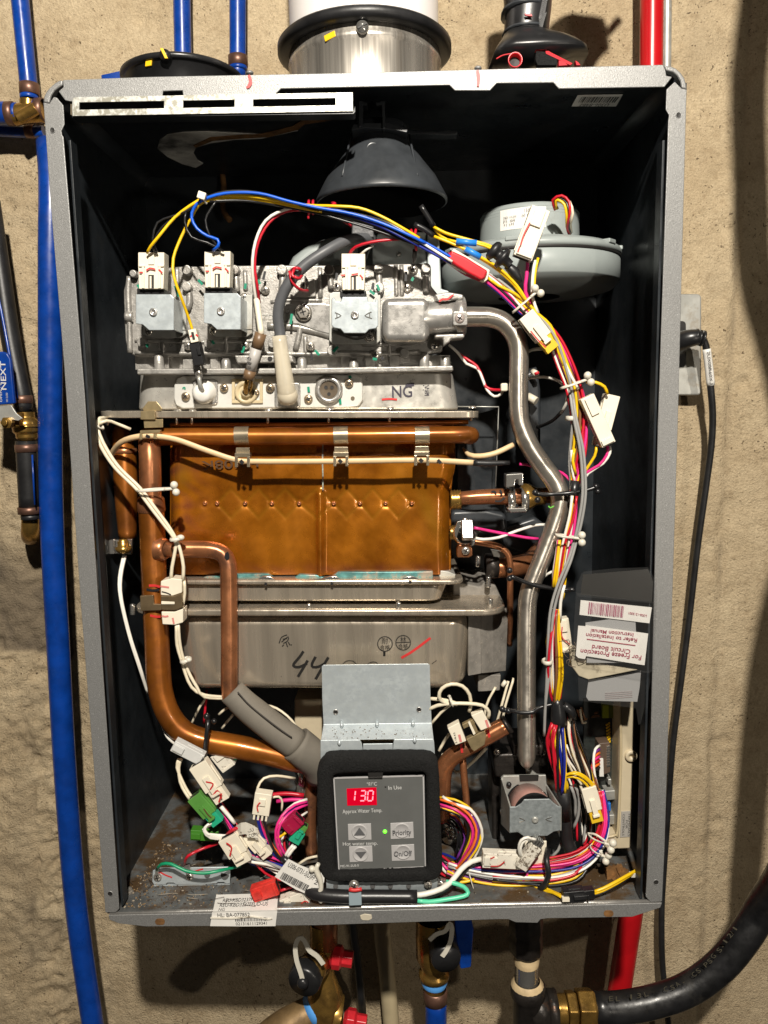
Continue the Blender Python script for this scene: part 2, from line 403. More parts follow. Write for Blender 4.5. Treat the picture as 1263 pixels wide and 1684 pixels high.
def tie(px, py, y, ang, parent, m=None, ln=30, balls=True, wd=4, br=6.4):
    """ball-ended cable tie: strap across a bundle, balls at its end; ang in degrees in the picture"""
    k = mpp(px, py, y); a = math.radians(ang); ex = Vector((math.cos(a), 0, -math.sin(a))); ez = Vector((math.sin(a), 0, math.cos(a)))
    c = P(px, py, y); mb = MB()
    half = ln*k/2
    mb.tube([c-ex*half+YA*.005, c-ex*half*.75-YA*.0005, c-YA*.002, c+ex*half*.75-YA*.0005, c+ex*half+YA*.003], wd*k/2, 8, .003, flat=.5)
    mb.tube([c-ex*half+YA*.005, c+YA*.009, c+ex*half+YA*.003], wd*k/2, 8, .003, flat=.5)
    if balls:
        e = c+ex*(half+2*k)
        mb.sph(e+ex*br*k*.6+ez*br*k*.95-YA*.001, br*k); mb.sph(e+ex*br*k*.9-ez*br*k*.95-YA*.001, br*k)
        mb.tube([c+ex*half*.6-YA*.0008, e, e+ex*br*k*.6], wd*k*.6, 8, .002)
    return mb.build('cable_tie', m or whitetie, parent)
whitetie = mat('nylon_tie', (.74, .70, .60), .35, 0, trans=.15)
blacktie = mat('black_tie', (.012, .012, .013), .3)
def loc_axes(ang, tilt=0.0):
    a = math.radians(ang); ex = Vector((math.cos(a), 0, -math.sin(a))); ez = Vector((math.sin(a), 0, math.cos(a))); ey = Vector((0, 1, 0))
    if tilt: 
        R = Matrix.Rotation(math.radians(tilt), 3, ex); ez = R @ ez; ey = R @ ey
    return ex, ey, ez
CONN = 'plastic connectors on the wires'
def connector(px, py, y, ang, ln, wd, label, m=None, m2=None, dp=.009, marks=(), style=0, tilt=0, parent=None, name='wire_connector', ink_m=None):
    """ang = direction of the length in the picture (degrees, down positive); marks in (-.5 .. .5) units along / across"""
    k = mpp(px, py, y); ex, ey, ez = loc_axes(ang, tilt); c = P(px, py, y); L, W = ln*k, wd*k; ax = (ex, ey, ez); m = m or whitep
    t = thing(name, label, 'connector', c, CONN) if parent is None else parent
    b = MB()
    if style == 0:      # housing + narrower plug with side rails and a latch
        hs = b.box(c-ex*L*.17+ey*dp*.5, (L*.66, dp, W), ax).build('housing', m, t, bevel=.0005)
        MB().box(c+ex*L*.32+ey*dp*.5, (L*.36, dp*.8, W*.8), ax).build('plug', m2 or m, t, bevel=.0004)
        l = MB(); l.box(c+ex*L*.05-ey*.0008, (L*.46, .0022, W*.34), ax); l.box(c+ex*L*.26-ey*.0012, (L*.06, .003, W*.46), ax)
        l.build('latch', m, hs, bevel=.0003)
        r = MB()
        for s in (-1, 1): r.box(c-ex*L*.12+ez*s*W*.5+ey*dp*.5, (L*.4, dp*.35, W*.10), ax)
        r.mi = 1; r.box(c+ex*L*.502+ey*dp*.5, (L*.012, dp*.5, W*.6), ax); r.box(c-ex*L*.502+ey*dp*.5, (L*.012, dp*.5, W*.7), ax)
        r.build('side_rail', [m, dark], t, bevel=.0002)
    elif style == 1:    # long flat housing
        hs = b.box(c+ey*dp*.5, (L, dp, W), ax).build('housing', m, t, bevel=.0006)
        l = MB(); l.box(c-ex*L*.30-ey*.0007, (L*.34, .002, W*.55), ax); l.box(c+ex*L*.42-ey*.0006, (L*.10, .002, W*.85), ax)
        l.build('latch', m, hs, bevel=.0003)
        r = MB(); r.mi = 0
        for s in (-1, 1): r.box(c+ex*L*.15+ez*s*W*.5+ey*dp*.6, (L*.5, dp*.3, W*.09), ax)
        r.mi = 1; r.box(c+ex*L*.502+ey*dp*.5, (L*.012, dp*.5, W*.75), ax)
        r.build('side_rail', [m, dark], t, bevel=.0002)
    elif style == 2:    # short pin housing with open slots at its end
        hs = b.box(c-ex*L*.10+ey*dp*.5, (L*.8, dp, W), ax).build('housing', m, t, bevel=.0005)
        l = MB()
        for s in (-.36, -.12, .12, .36): l.box(c+ex*L*.38+ez*s*W+ey*dp*.5, (L*.24, dp*.85, W*.12), ax)
        l.mi = 1; l.box(c+ex*L*.34+ey*dp*.55, (L*.16, dp*.7, W*.8), ax)
        l.build('terminal_row', [m2 or m, dark], t, bevel=.0002)
        MB().box(c-ex*L*.2-ey*.0006, (L*.25, .0016, W*.4), ax).build('latch', m, hs, bevel=.0003)
    if marks:
        for st in marks:
            pts = catmull([c+ex*u*L+ez*v*W-ey*.0021 for u, v in st], .0015)
            MB().ribbon(pts, max(.0009, W*.075), -ey).build('ink_mark', ink_m or redink, hs)
    return t
# ================================================================ the concrete wall
WY = 0.262
def build_wall():
    rng = np.random.default_rng(5)
    x0, x1, z0, z1, st = -.95, .95, -.6, 1.35, .0034
    nx, nz = int((x1-x0)/st)+1, int((z1-z0)/st)+1
    X = np.linspace(x0, x1, nx); Z = np.linspace(z0, z1, nz); gx, gz = np.meshgrid(X, Z)
    def vn(size, ax=1.0):
        cx, cz = int((x1-x0)/size)+3, int((z1-z0)/(size*ax))+3; g = rng.random((cz, cx))
        u = (gx-x0)/size; v = (gz-z0)/(size*ax); i = u.astype(int); j = v.astype(int); fu, fv = u-i, v-j
        fu = fu*fu*(3-2*fu); fv = fv*fv*(3-2*fv)
        return (g[j, i]*(1-fu)+g[j, i+1]*fu)*(1-fv)+(g[j+1, i]*(1-fu)+g[j+1, i+1]*fu)*fv-.5
    h = .004*vn(.16)+.0016*vn(.06)+.0007*vn(.022)+.0006*vn(.009)+.0008*vn(.0045)
    stain_shade = np.clip(vn(.10)+.6*vn(.03)-.30, 0, 1)*.6
    # pits
    for _ in range(1500):
        px, pz = rng.uniform(-.6, .6), rng.uniform(-.25, .95); r = rng.choice([.0035, .004, .006, .009], p=[.5, .3, .15, .05])
        i0, i1 = int((px-r-x0)/st), int((px+r-x0)/st)+2; j0, j1 = int((pz-r-z0)/st), int((pz+r-z0)/st)+2
        d = np.hypot(gx[j0:j1, i0:i1]-px, gz[j0:j1, i0:i1]-pz)/r
        h[j0:j1, i0:i1] += np.clip(1-d*d, 0, 1)*r*.35
    # form joints: a ragged groove on the right, a stepped edge on the left
    zc = np.linspace(0, 1, 14)
    wob = .004*vn(.05)
    a, b = P(1222, 200, WY), P(1158, 1500, WY)
    line = a.x+(gz-a.z)*(b.x-a.x)/(b.z-a.z)+wob*.6
    d = (gx-line)
    gap = np.clip(vn(.035)+.25, 0, 1)
    stain_shade = np.clip(stain_shade+np.exp(-(d/.0022)**2)*(.15+.9*gap)*.8, 0, 1); h += .0030*np.exp(-(d/.0028)**2)*(.35+1.5*gap)-.0016*np.exp(-((d+.010)/.006)**2)
    spall = np.clip(vn(.05)*2.2+vn(.015)-.35, 0, 1)*np.exp(-((d+.006)/.018)**2); h += .006*spall
    a, b = P(92, 400, WY), P(112, 1600, WY)
    line = a.x+(gz-a.z)*(b.x-a.x)/(b.z-a.z)+wob
    d = gx-line; edge = 1/(1+np.exp(-d/.0022))
    low = 1/(1+np.exp((gz-.62)/.03)); h += .0085*edge*np.exp(-np.clip(d, 0, 9)/.07)*low
    rough = np.exp(-((d+.016)/.022)**2)*low
    h += rough*(.012*np.abs(vn(.012))+.006*np.abs(vn(.03))+.008*np.abs(vn(.006)))
    # the dark washed patch on the left with its jagged lower edge
    p0, p1 = P(-40, 880, WY), P(112, 1098, WY)
    jag = p1.z+.010*vn(.02)*2+.014*(gx < P(55, 0, WY).x)
    m = (gx < p1.x+.004)*(1/(1+np.exp(-(gz-jag)/.0012)))*np.clip((p0.z+.03-gz)/.10, 0, 1)
    h += .004*m; stain_shade = np.clip(stain_shade+m*.85, 0, 1)
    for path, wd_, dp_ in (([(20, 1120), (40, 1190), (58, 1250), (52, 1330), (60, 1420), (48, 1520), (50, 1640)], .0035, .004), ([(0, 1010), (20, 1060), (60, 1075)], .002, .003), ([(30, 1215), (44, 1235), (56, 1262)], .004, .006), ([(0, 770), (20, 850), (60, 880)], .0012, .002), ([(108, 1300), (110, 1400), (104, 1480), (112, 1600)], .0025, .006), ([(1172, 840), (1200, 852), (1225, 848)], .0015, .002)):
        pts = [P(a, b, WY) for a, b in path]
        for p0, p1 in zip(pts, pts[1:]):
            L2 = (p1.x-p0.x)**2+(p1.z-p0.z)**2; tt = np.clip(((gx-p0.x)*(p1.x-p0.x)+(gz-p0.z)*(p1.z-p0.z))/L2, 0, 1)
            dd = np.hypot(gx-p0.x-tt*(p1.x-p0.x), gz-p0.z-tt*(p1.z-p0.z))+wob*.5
            e_ = np.exp(-(dd/wd_)**2); h += dp_*e_*(.4+gap); stain_shade = np.clip(stain_shade+.6*e_*gap, 0, 1)  # the mask also paints shadow colour into the cracks
    h += low*np.clip((P(112, 0, WY).x-gx)/.05, 0, 1)*(.004*np.abs(vn(.018))+.0035*vn(.0055)); stain_shade = np.clip(stain_shade+low*.35*np.clip((P(120, 0, WY).x-gx)/.05, 0, 1)*np.clip(vn(.03)*2, 0, 1), 0, 1)
    y = WY+h
    me = bpy.data.meshes.new('wall'); n = nx*nz
    co = np.stack([gx, y, gz], -1).reshape(-1, 3).astype(np.float32)
    idx = np.arange(n).reshape(nz, nx)
    q = np.stack([idx[:-1, :-1], idx[:-1, 1:], idx[1:, 1:], idx[1:, :-1]], -1).reshape(-1)
    me.vertices.add(n); me.vertices.foreach_set('co', co.ravel())
    nf = (nx-1)*(nz-1); me.loops.add(nf*4); me.loops.foreach_set('vertex_index', q.astype(np.int32))
    me.polygons.add(nf); me.polygons.foreach_set('loop_start', np.arange(0, nf*4, 4, dtype=np.int32)); me.polygons.foreach_set('loop_total', np.full(nf, 4, dtype=np.int32))
    me.polygons.foreach_set('use_smooth', np.ones(nf, dtype=bool)); me.update(); me.validate()
    at = me.attributes.new('stain_shade', 'FLOAT', 'POINT'); at.data.foreach_set('value', stain_shade.ravel().astype(np.float32))
    o = bpy.data.objects.new('wall', me); COL.objects.link(o); o['kind'] = 'structure'; o['label'] = 'rough tan concrete basement wall behind the open water heater'
    m = bpy.data.materials.new('concrete'); m.use_nodes = True; nt = m.node_tree; N = nt.nodes; L = nt.links; bs = N['Principled BSDF']
    tc = N.new('ShaderNodeTexCoord')
    def noise(s, d=6, r=.6):
        q = N.new('ShaderNodeTexNoise'); q.inputs['Scale'].default_value = s; q.inputs['Detail'].default_value = d; q.inputs['Roughness'].default_value = r
        L.new(tc.outputs['Object'], q.inputs['Vector']); return q
    def ramp(src, lo, hi, c0, c1):
        r = N.new('ShaderNodeValToRGB'); e = r.color_ramp.elements; e[0].position = lo; e[1].position = hi; e[0].color = c0; e[1].color = c1; L.new(src, r.inputs[0]); return r
    def mix(f, a, b2):
        x = N.new('ShaderNodeMix'); x.data_type = 'RGBA'; L.new(f, x.inputs[0])
        (L.new(a, x.inputs[6]) if not isinstance(a, tuple) else setattr(x.inputs[6], 'default_value', a))
        (L.new(b2, x.inputs[7]) if not isinstance(b2, tuple) else setattr(x.inputs[7], 'default_value', b2)); return x.outputs[2]
    c = ramp(noise(16).outputs['Fac'], .3, .7, (.47, .365, .23, 1), (.64, .52, .345, 1)).outputs[0]
    c = mix(ramp(noise(120, 4).outputs['Fac'], .52, .70, (0, 0, 0, 1), (.55,)*3+(1,)).outputs[0], c, (.34, .25, .15, 1))
    c = mix(ramp(noise(210, 3, .5).outputs['Fac'], .70, .73, (0, 0, 0, 1), (1,)*3+(1,)).outputs[0], c, (.10, .07, .04, 1))
    pm = N.new('ShaderNodeMath'); pm.operation = 'MULTIPLY'; L.new(ramp(noise(300, 4, .6).outputs['Fac'], .62, .655, (0, 0, 0, 1), (1,)*3+(1,)).outputs[0], pm.inputs[0]); L.new(ramp(noise(14, 3, .6).outputs['Fac'], .42, .58, (0, 0, 0, 1), (1,)*3+(1,)).outputs[0], pm.inputs[1])
    c = mix(pm.outputs[0], c, (.09, .065, .04, 1))
    c = mix(ramp(noise(520, 2, .6).outputs['Fac'], .35, .65, (.34,)*3+(1,), (0, 0, 0, 1)).outputs[0], c, (.27, .20, .12, 1))
    at2 = N.new('ShaderNodeAttribute'); at2.attribute_name = 'stain_shade'
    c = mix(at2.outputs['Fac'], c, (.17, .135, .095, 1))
    L.new(c, bs.inputs['Base Color']); bs.inputs['Roughness'].default_value = .88; bs.inputs['Specular IOR Level'].default_value = .2
    b1 = N.new('ShaderNodeBump'); b1.inputs['Strength'].default_value = .9; b1.inputs['Distance'].default_value = .0026
    ad = N.new('ShaderNodeMath'); ad.operation = 'ADD'; n1 = noise(420, 4, .7); n2 = noise(170, 5, .7)
    L.new(n1.outputs['Fac'], ad.inputs[0]); L.new(n2.outputs['Fac'], ad.inputs[1])
    L.new(ad.outputs[0], b1.inputs['Height']); L.new(b1.outputs[0], bs.inputs['Normal']); me.materials.append(m)
build_wall()
# ================================================================ the heater cabinet
H = .661; HW = .235; DEP = .236
cab = thing('heater_cabinet', 'grey metal heater cabinet with its front cover off and rounded top corners', 'water heater', (0, .12, 0))
# flange round the opening
mb = MB()
mb.plate([(103, 131), (250, 125.8), (600, 119), (820, 113), (1091, 106), (1095, 117), (1096, 124), (1106, 126), (1093, 143), (919, 146), (910, 136), (817, 137), (806, 149), (748, 149), (739, 140), (600, 143), (462, 146), (452, 156),
          (301, 158), (300, 149), (268, 150), (267, 160), (117, 167), (107, 165), (96, 150), (104, 143)], 0, .0013)
mb.build('top_flange', rim, cab, bevel=.0006)
def stripl(ptsL, ptsR): return ptsL+ptsR[::-1]
mb = MB(); mb.plate([(81, 170), (88, 159), (93, 160), (104, 173), (106, 204), (101, 215), (102, 222), (104, 225), (139, 647), (162, 1000), (196, 1495), (190, 1501), (173, 1501), (133, 1000), (105, 600), (83, 337), (72, 182), (71, 168)], 0, .0013)
mb.build('side_flange', rim, cab, bevel=.0006)
mb = MB(); mb.plate([(1117, 141), (1110, 134), (1096, 147), (1095, 180), (1100, 189), (1099, 200), (1082, 700), (1066, 1400), (1062, 1475), (1070, 1484), (1089, 1483), (1093, 1400), (1115, 700), (1129, 166), (1130, 147), (1121, 145)], 0, .0013)
mb.build('side_flange', rim, cab, bevel=.0006)
for pts in ([(71, 168), (72, 158), (76, 150), (81, 144), (90, 136), (97, 132), (103, 131), (103, 140), (96, 144), (90, 149), (84, 157), (81, 170)],
            [(1091, 106), (1103, 108), (1112, 112), (1120, 119), (1126, 128), (1129, 138), (1130, 147), (1121, 145), (1119, 133), (1114, 125), (1107, 119), (1095, 116)]):
    MB().plate(pts, .0005, .006).build('corner_bend', rim, cab, bevel=.0012, seg=3)
for x, y in ((86, 214), (1116, 189), (181, 1470), (1079, 1451)):
    k = mpp(x, y, 0); c = P(x, y, -.0004)
    b = MB(); b.lathe([(4.9*k, .0003), (4.3*k, -.0003), (3.8*k, .0002)], c, YA, 20); b.mi = 1; b.lathe([(3.9*k, 0), (1e-4, .0002)], c, YA, 20)
    b.build('screw_hole', [rim, dark], cab)
# side walls, ceiling, back
def slab(name, lo, hi, m, lab=None, bev=0):
    c = [(a+b)/2 for a, b in zip(lo, hi)]; s = [b-a for a, b in zip(lo, hi)]
    return MB().box(c, s).build(name, m, cab, lab, bevel=bev)
slab('side_panel', (-HW-.0005, .0014, -.0016), (-HW+.0012, DEP, H-.012), inside)
slab('side_panel', (HW-.0012, .0014, -.0016), (HW+.0005, DEP, H-.012), inside)
slab('back_panel', (-HW+.0011, DEP-.0018, -.0018), (HW-.0011, DEP+.0005, H+.0002), inside)
slab('ceiling_panel', (-HW+.012, .0016, H-.0025), (HW-.012, DEP-.002, H-.001), inside)
for s in (-1, 1):   # rounded shoulders
    b = MB(); n = 8; vs = []
    cx, cz = s*(HW-.012), H-.0125
    for r in (.0122, .011):
        for i in range(n+1):
            a = math.pi/2*i/n
            for yy in (.0065, DEP-.001): vs.append((cx+s*r*math.cos(a), yy, cz+r*math.sin(a)))
    m2 = 2*(n+1); fs = []
    for i in range(n):
        a = 2*i; fs += [[a, a+1, a+3, a+2], [m2+a, m2+a+2, m2+a+3, m2+a+1], [a, a+2, m2+a+2, m2+a]]
    b.add(vs, fs, True); b.m = [1 if q % 3 == 1 else 0 for q in range(len(b.f))]; b.build('shoulder', [rim, inside], cab)
# inner stiffening returns behind the flanges
for s, xt, xb in ((-1, 112, 199), (1, 1094, 1056)):
    b = MB(); t = P(xt, 230, .004); e = P(xb, 1490, .004)
    b.prism([t, t+XA*s*(-.002), e+XA*s*(-.002), e], YA*.012); b.build('return_lip', inside, cab, bevel=.0005)
    g = MB(); X = -HW+.002 if s < 0 else HW-.002
    g.tube([(X, .045, .12), (X, .045, .52)], .0022, 8, flat=1); g.build('pressed_rib', inside, cab)
# floor tray with its front lip
slab('floor_tray', (-HW+.0011, .0013, -.0015), (HW-.0011, DEP-.002, .0), floorm)
mb = MB(); mb.plate([(178, 1505), (600, 1497.5), (900, 1490.5), (1089, 1485), (1086, 1493), (1040, 1508), (900, 1510.5), (889, 1512), (884, 1518), (848, 1517), (836, 1512), (820, 1512), (520, 1522), (240, 1524), (196, 1519), (180, 1513)], 0, .0013)
mb.build('front_lip', rim, cab, bevel=.0005)
a, b_ = P(178, 1504.5, .0), P(1089, 1484.5, .0)
MB().tube([a+Vector((.001, .0022, -.0002)), (a+b_)/2+Vector((0, .0022, .0004)), b_+Vector((-.001, .0022, -.0002))], .0019, 8, .05).build('lip_hem', alus, cab)
for x, y in ((263, 1516), (1001, 1502.5)):
    b = MB(); k = mpp(x, y, 0); b.plate(rrect(x-8, y-5, x+8, y+5, 4.9), -.0004, .0006); b.build('slot_hole', rust, cab)
b = MB(); b.plate([(592, 1506), (600, 1503.5), (611, 1505), (612, 1511), (606, 1514), (596, 1513.5), (593, 1511)], -.0008, .0012); b.build('sealant_blob', silicone, cab, bevel=.0004)
for pts in ([(409, 123.5), (411, 128), (412, 136), (409, 142), (405.5, 144)], [(785, 115.5), (786.5, 123), (787, 131), (786, 142)]):
    stroke(pts, 0, 5.5, redink, cab, off=.0008)
for xx, yy in ((411, 120), (786, 112.5)):
    MB().sph(P(xx, yy, .004), .0028, 10, (1, 1, .6)).build('rivet', rim, cab)
# cable pass-through plate with slots under the top flange
t = thing('slotted_bracket', 'pale zinc strip with three slots under the top flange', 'bracket', P(350, 172, .01))
Y0 = -.0016
def sp(x, f):   # edge of the strip, f = 0 top .. 1 bottom
    return (x, 160-(x-118)*8/462+f*(30.5-(x-118)*.0))
mb = MB()
xs = [119, 130, 270, 301, 386, 416, 552, 580]
mb.plate([sp(120, .06), sp(124, 0), sp(580, 0), sp(580, .27), sp(119, .27)], Y0, .0013)
mb.plate([sp(119, .68), sp(580, .68), sp(580.5, 1), sp(119.5, 1)], Y0, .0013)
for i in (0, 2, 4, 6):
    mb.plate([sp(xs[i], .27), sp(xs[i+1], .27), sp(xs[i+1], .68), sp(xs[i], .68)], Y0, .0013)
mb.build('slotted_strip', mat('worn_zinc', (.58, .58, .54), .4, .35, var=.3, vscale=300, dirt=(.30, .29, .24), dscale=190, dlo=.5, dhi=.58), t)
MB().plate([(118, 191), (581, 183.5), (584, 175), (584, 184), (581, 187), (119, 193)], Y0+.0015, .012).build('return_flange', inside, t)
MB().plate([(116, 171), (118, 171), (118.6, 190), (116, 188)], Y0+.001, .02).build('end_tab', spring, t)
# marks on the ceiling: pale crescent patch and rusty torn edge
zc = H-.0028
def zpoly(px, z, th, name, m, parent):
    return MB().prism([PZ(a, b, z) for a, b in px], Vector((0, 0, th))).build(name, m, parent)
zpoly([(259, 244), (263, 230), (275, 222), (300, 218), (340, 217), (400, 220), (440, 222), (490, 215), (430, 228), (385, 230), (345, 236), (322, 243), (318, 252), (325, 264), (334, 269), (322, 276), (300, 270), (275, 258)], zc-.0003, .0006, 'pale_patch', pale, cab)
zpoly([(322, 243), (350, 232), (400, 228), (440, 226), (490, 214), (500, 205), (540, 199), (582, 190), (582, 186), (535, 193), (495, 199), (480, 209), (430, 221), (390, 223), (345, 227), (318, 240)], zc-.0012, .0006, 'rust_edge', rust, cab)
lab = zpoly([(940, 175), (950, 157), (1024, 156), (1013, 175)], zc-.0006, .0004, 'barcode_sticker', paper, cab)
O, X1, U1 = PZ(951, 168, zc-.0008), PZ(1012, 168, zc-.0008), PZ(957, 159, zc-.0008)
barcode(O, (X1-O).normalized(), (U1-O), (X1-O).length, 1.0, ink, cab, 24, Vector((0, 0, -1)))
A, B = PZ(1003, 169.5, zc-.001), PZ(955, 170, zc-.001)
text('U306-8482', A, B, (PZ(955, 174, zc)-PZ(955, 169.5, zc)).length, PZ(952, 174, zc)-PZ(955, 169, zc), ink, cab)
wire([(365, 282, .23), (368, 310, .225), (366, 338, .22), (370, 352, .215), (378, 362, .21)], rust, thing('rusty_tube', 'thin rusty tube in the dark at the cabinet back', 'tube', P(368, 330, .22)), .003, name='tube')
# black dust, crumbs and dirt on the tray floor
rnd = random.Random(3); d = MB()
for i in range(900):
    q = rnd.random()
    if q < .45:
        py = rnd.uniform(1385, 1492); px = 205+(1492-py)*.55+rnd.expovariate(1/45)
    elif q < .65: px, py = rnd.uniform(215, 420), rnd.uniform(1440, 1492)
    else: px, py = rnd.uniform(430, 1060), rnd.uniform(1400, 1480)
    c = PZ(px, py, .0006)
    if not (-HW+.004 < c.x < HW-.006 and .006 < c.y < DEP-.01): continue
    r = rnd.choice([.00025, .00035, .0005, .0007]); d.mi = rnd.choice([0, 0, 0, 1, 2, 2])
    a = rnd.uniform(0, 3); ax = (Vector((math.cos(a), math.sin(a), 0)), Vector((-math.sin(a), math.cos(a), 0)), ZA)
    d.box(c, (r*rnd.uniform(1, 3.2), r*rnd.uniform(.8, 1.8), r), ax)
for i in range(46):      # cobweb threads and lint
    px, py = rnd.uniform(215, 520), rnd.uniform(1420, 1488); c = PZ(px, py, .002); d.mi = rnd.choice([2, 2, 1])
    a = rnd.uniform(0, 6.28); L = rnd.uniform(.004, .02)
    if c.y < .006: continue
    d.tube([c, c+Vector((math.cos(a)*L*.5, math.sin(a)*L*.3, .0015)), c+Vector((math.cos(a+.6)*L, math.sin(a+.6)*L*.4, .0))], .00022, 4, .004)
d.build('debris', [debrism, mat('pale_crumbs', (.36, .31, .24), .8), mat('dark_lint', (.05, .035, .025), .9)], None, 'crumbs, lint and dirt scattered on the cabinet floor', kind='stuff')
b = MB(); rnd = random.Random(9); c = PZ(1012, 1434, .004)
for i in range(14):
    o = Vector((rnd.uniform(-.007, .007), rnd.uniform(-.004, .004), rnd.uniform(-.006, .006))); a = rnd.uniform(0, 3)
    b.box(c+o, (rnd.uniform(.004, .010), rnd.uniform(.002, .005), rnd.uniform(.003, .009)), (Vector((math.cos(a), .2, math.sin(a))).normalized(), YA, Vector((-math.sin(a), 0, math.cos(a)))))
tag(b.build('wood_chip', rust), 'reddish brown crumbled lump in the right corner of the tray', 'debris lump')
# ================================================================ pipes and valves outside the cabinet
def pipe(name, label, cat, path, rpx, m, group=None, part='tube', n=20, y_for_r=None):
    t = thing(name, label, cat, P(*path[-1]), group); k = mpp(*path[len(path)//2])
    MB().tube([P(*p) for p in path], rpx*k, n, .012).build(part, m, t); return t
def ring(c, ax, r, h, m, parent, name='crimp_ring', n=24):
    return MB().lathe([(r*.9, -h/2), (r, -h/2*.9), (r, h/2*.9), (r*.9, h/2)], c, ax, n).build(name, m, parent)
GP = 'blue water pipes'
t = pipe('water_pipe', 'blue pipe dropping into the brass tee at the upper left', 'pipe', [(26, -80, .225), (33, 0, .225), (47, 140, .225), (48, 158, .225)], 14, bluep, GP)
k = mpp(48, 150, .225); ring(P(48.5, 147, .225), P(48, 158, .225)-P(47, 140, .225), 16*k, 18*k, crimp, t)
t = pipe('water_pipe', 'blue pipe straight above the black intake cap', 'pipe', [(298, -80, .225), (299, 0, .225), (301, 100, .225), (302, 160, .225)], 14, bluep, GP)
t = pipe('water_pipe', 'blue pipe left of the vent with a brown crimp ring', 'pipe', [(391, -80, .225), (391, 0, .225), (391, 95, .225), (391, 130, .225)], 13.5, bluep, GP)
ring(P(391.5, 101, .225), ZA, 16*k, 17*k, crimp, t); ring(P(391.5, 113, .225), ZA, 15*k, 6*k, bluep, t, 'blue_collar')
t = thing('brass_tee', 'brass pipe tee beside the cabinet top left corner', 'pipe fitting', P(40, 185, .225)); c = P(44, 184, .225)
b = MB(); b.tube([P(22, 190, .225), P(44, 186, .225), P(70, 184, .225)], 16.5*k, 20, .004); b.tube([P(47, 165, .225), P(47, 190, .225)], 14*k, 20, smooth=False)
b.tube([P(30, 195, .215), P(60, 178, .215)], 10*k, 12, smooth=False); b.build('body', brass, t, bevel=.0006)
for x, y in ((18, 187), (67, 181)): ring(P(x, y, .225), XA, 18.5*k, 13*k, crimp, t)
ring(P(48, 160, .225), ZA, 14.5*k, 7*k, bluep, t, 'blue_collar')
for x, y in ((27, 187.5), (61, 182)): ring(P(x, y, .225), XA, 17*k, 5*k, bluep, t, 'blue_collar')
pipe('water_pipe', 'blue pipe entering the brass tee from the left edge', 'pipe', [(-90, 189, .225), (0, 187, .225), (22, 187, .225)], 18, bluep, GP)
t = pipe('water_pipe', 'thin blue pipe running under the brass tee', 'pipe', [(-90, 208, .24), (0, 215, .24), (50, 217, .24), (72, 216, .24)], 9, bluep, GP)
ring(P(50, 216, .24), XA, 11*k, 15*k, crimp, t)
t = pipe('water_pipe', 'long thick blue pipe along the left side of the cabinet', 'pipe', [(80, 235, .215), (84, 300, .205), (83, 420, .2), (83, 600, .2), (83, 760, .2), (87, 900, .2), (95, 1050, .2), (106, 1250, .2), (121, 1450, .2), (137, 1580, .2), (155, 1700, .2), (170, 1800, .2)], 18.3, bluep, GP)
ring(P(80, 243, .215), ZA, 17*k, 14*k, crimp, t)
# black insulated line with its ball valve on the far left
t = thing('ball_valve', 'bronze ball valve with a blue lever at the left edge', 'valve', P(42, 700, .2)); k = mpp(40, 700, .2); Y = .2
b = MB(); b.lathe([(13*k, -22*k), (17*k, -18*k), (17*k, -12*k), (21*k, -8*k), (22*k, 4*k), (20*k, 10*k), (15*k, 16*k), (15*k, 24*k)], P(43, 702, Y), ZA, 24)
b.box(P(30, 690, Y-.012), (16*k, .02, 22*k)); b.build('body', brass, t, bevel=.0008)
MB().lathe([(21.5*k, -2*k), (23*k, -1*k), (23*k, 1*k), (21.5*k, 2*k)], P(44, 701, Y), ZA, 24).build('rim_band', brass, t)
lv = MB(); lv.prism([P(a, b2, Y-.03) for a, b2 in ((-25, 668), (18, 666), (27, 680), (37, 688), (30, 692), (18, 690), (6, 694), (-25, 684))], YA*.002); lv = lv.build('lever', galv, t, bevel=.0005)
MB().prism([P(a, b2, Y-.0325) for a, b2 in ((-25, 579), (4, 578), (12, 581), (17, 590), (24, 664), (-25, 668))], YA*.005).build('lever_sleeve', bluep, t, bevel=.0016, seg=3)
nut = MB(); nut.lathe([(9.5*k, 0), (9.5*k, -.006), (5*k, -.007)], P(15, 695, Y-.028), YA, 6, False); nut.lathe([(5*k, -.005), (4.5*k, -.010), (1e-4, -.0105)], P(15, 695, Y-.028), YA, 12); nut.build('stem_nut', brass, t, bevel=.0003)
def vtext(s, a, b2, h, y, m, parent, bold=False, off=.0006):   # reads upwards from a to b2
    ptext(s, a, b2, h, y, m, parent, bold, off=off)
vtext('NEXT', (11, 641), (9, 594), 9, Y-.0325, panelink, t, True)
vtext('OPEN - 0', (4, 661), (3, 630), 4, Y-.0325, panelink, t); vtext('H2O  CLOSED', (13.5, 661), (13, 646), 3, Y-.0325, panelink, t)
t = thing('insulated_pipe', 'black pipe with a blue stripe above the ball valve', 'pipe', P(36, 650, .2))
MB().tube([P(-16, 330, .21), P(0, 440, .21), P(18, 560, .205), P(36, 650, .2), P(38, 675, .2)], 15*k, 18, .01).build('tube', blackrub, t)
MB().tube([P(-24, 380, .204), P(0, 500, .199), P(16, 585, .192), P(28, 655, .187)], 2.4*k, 8, .01).build('blue_stripe', bluep, t)
ring(P(37, 657, .2), ZA, 16.5*k, 13*k, crimp, t)
t = thing('insulated_pipe', 'short black pipe below the ball valve ending in a brass elbow', 'pipe', P(46, 910, .205))
MB().tube([P(43, 725, .2), P(46, 780, .2), P(49, 835, .2)], 17*k, 18, .01).build('tube', blackrub, t)
MB().tube([P(53, 748, .184), P(57, 830, .184)], 1.5*k, 8, smooth=False).build('blue_stripe', bluep, t)
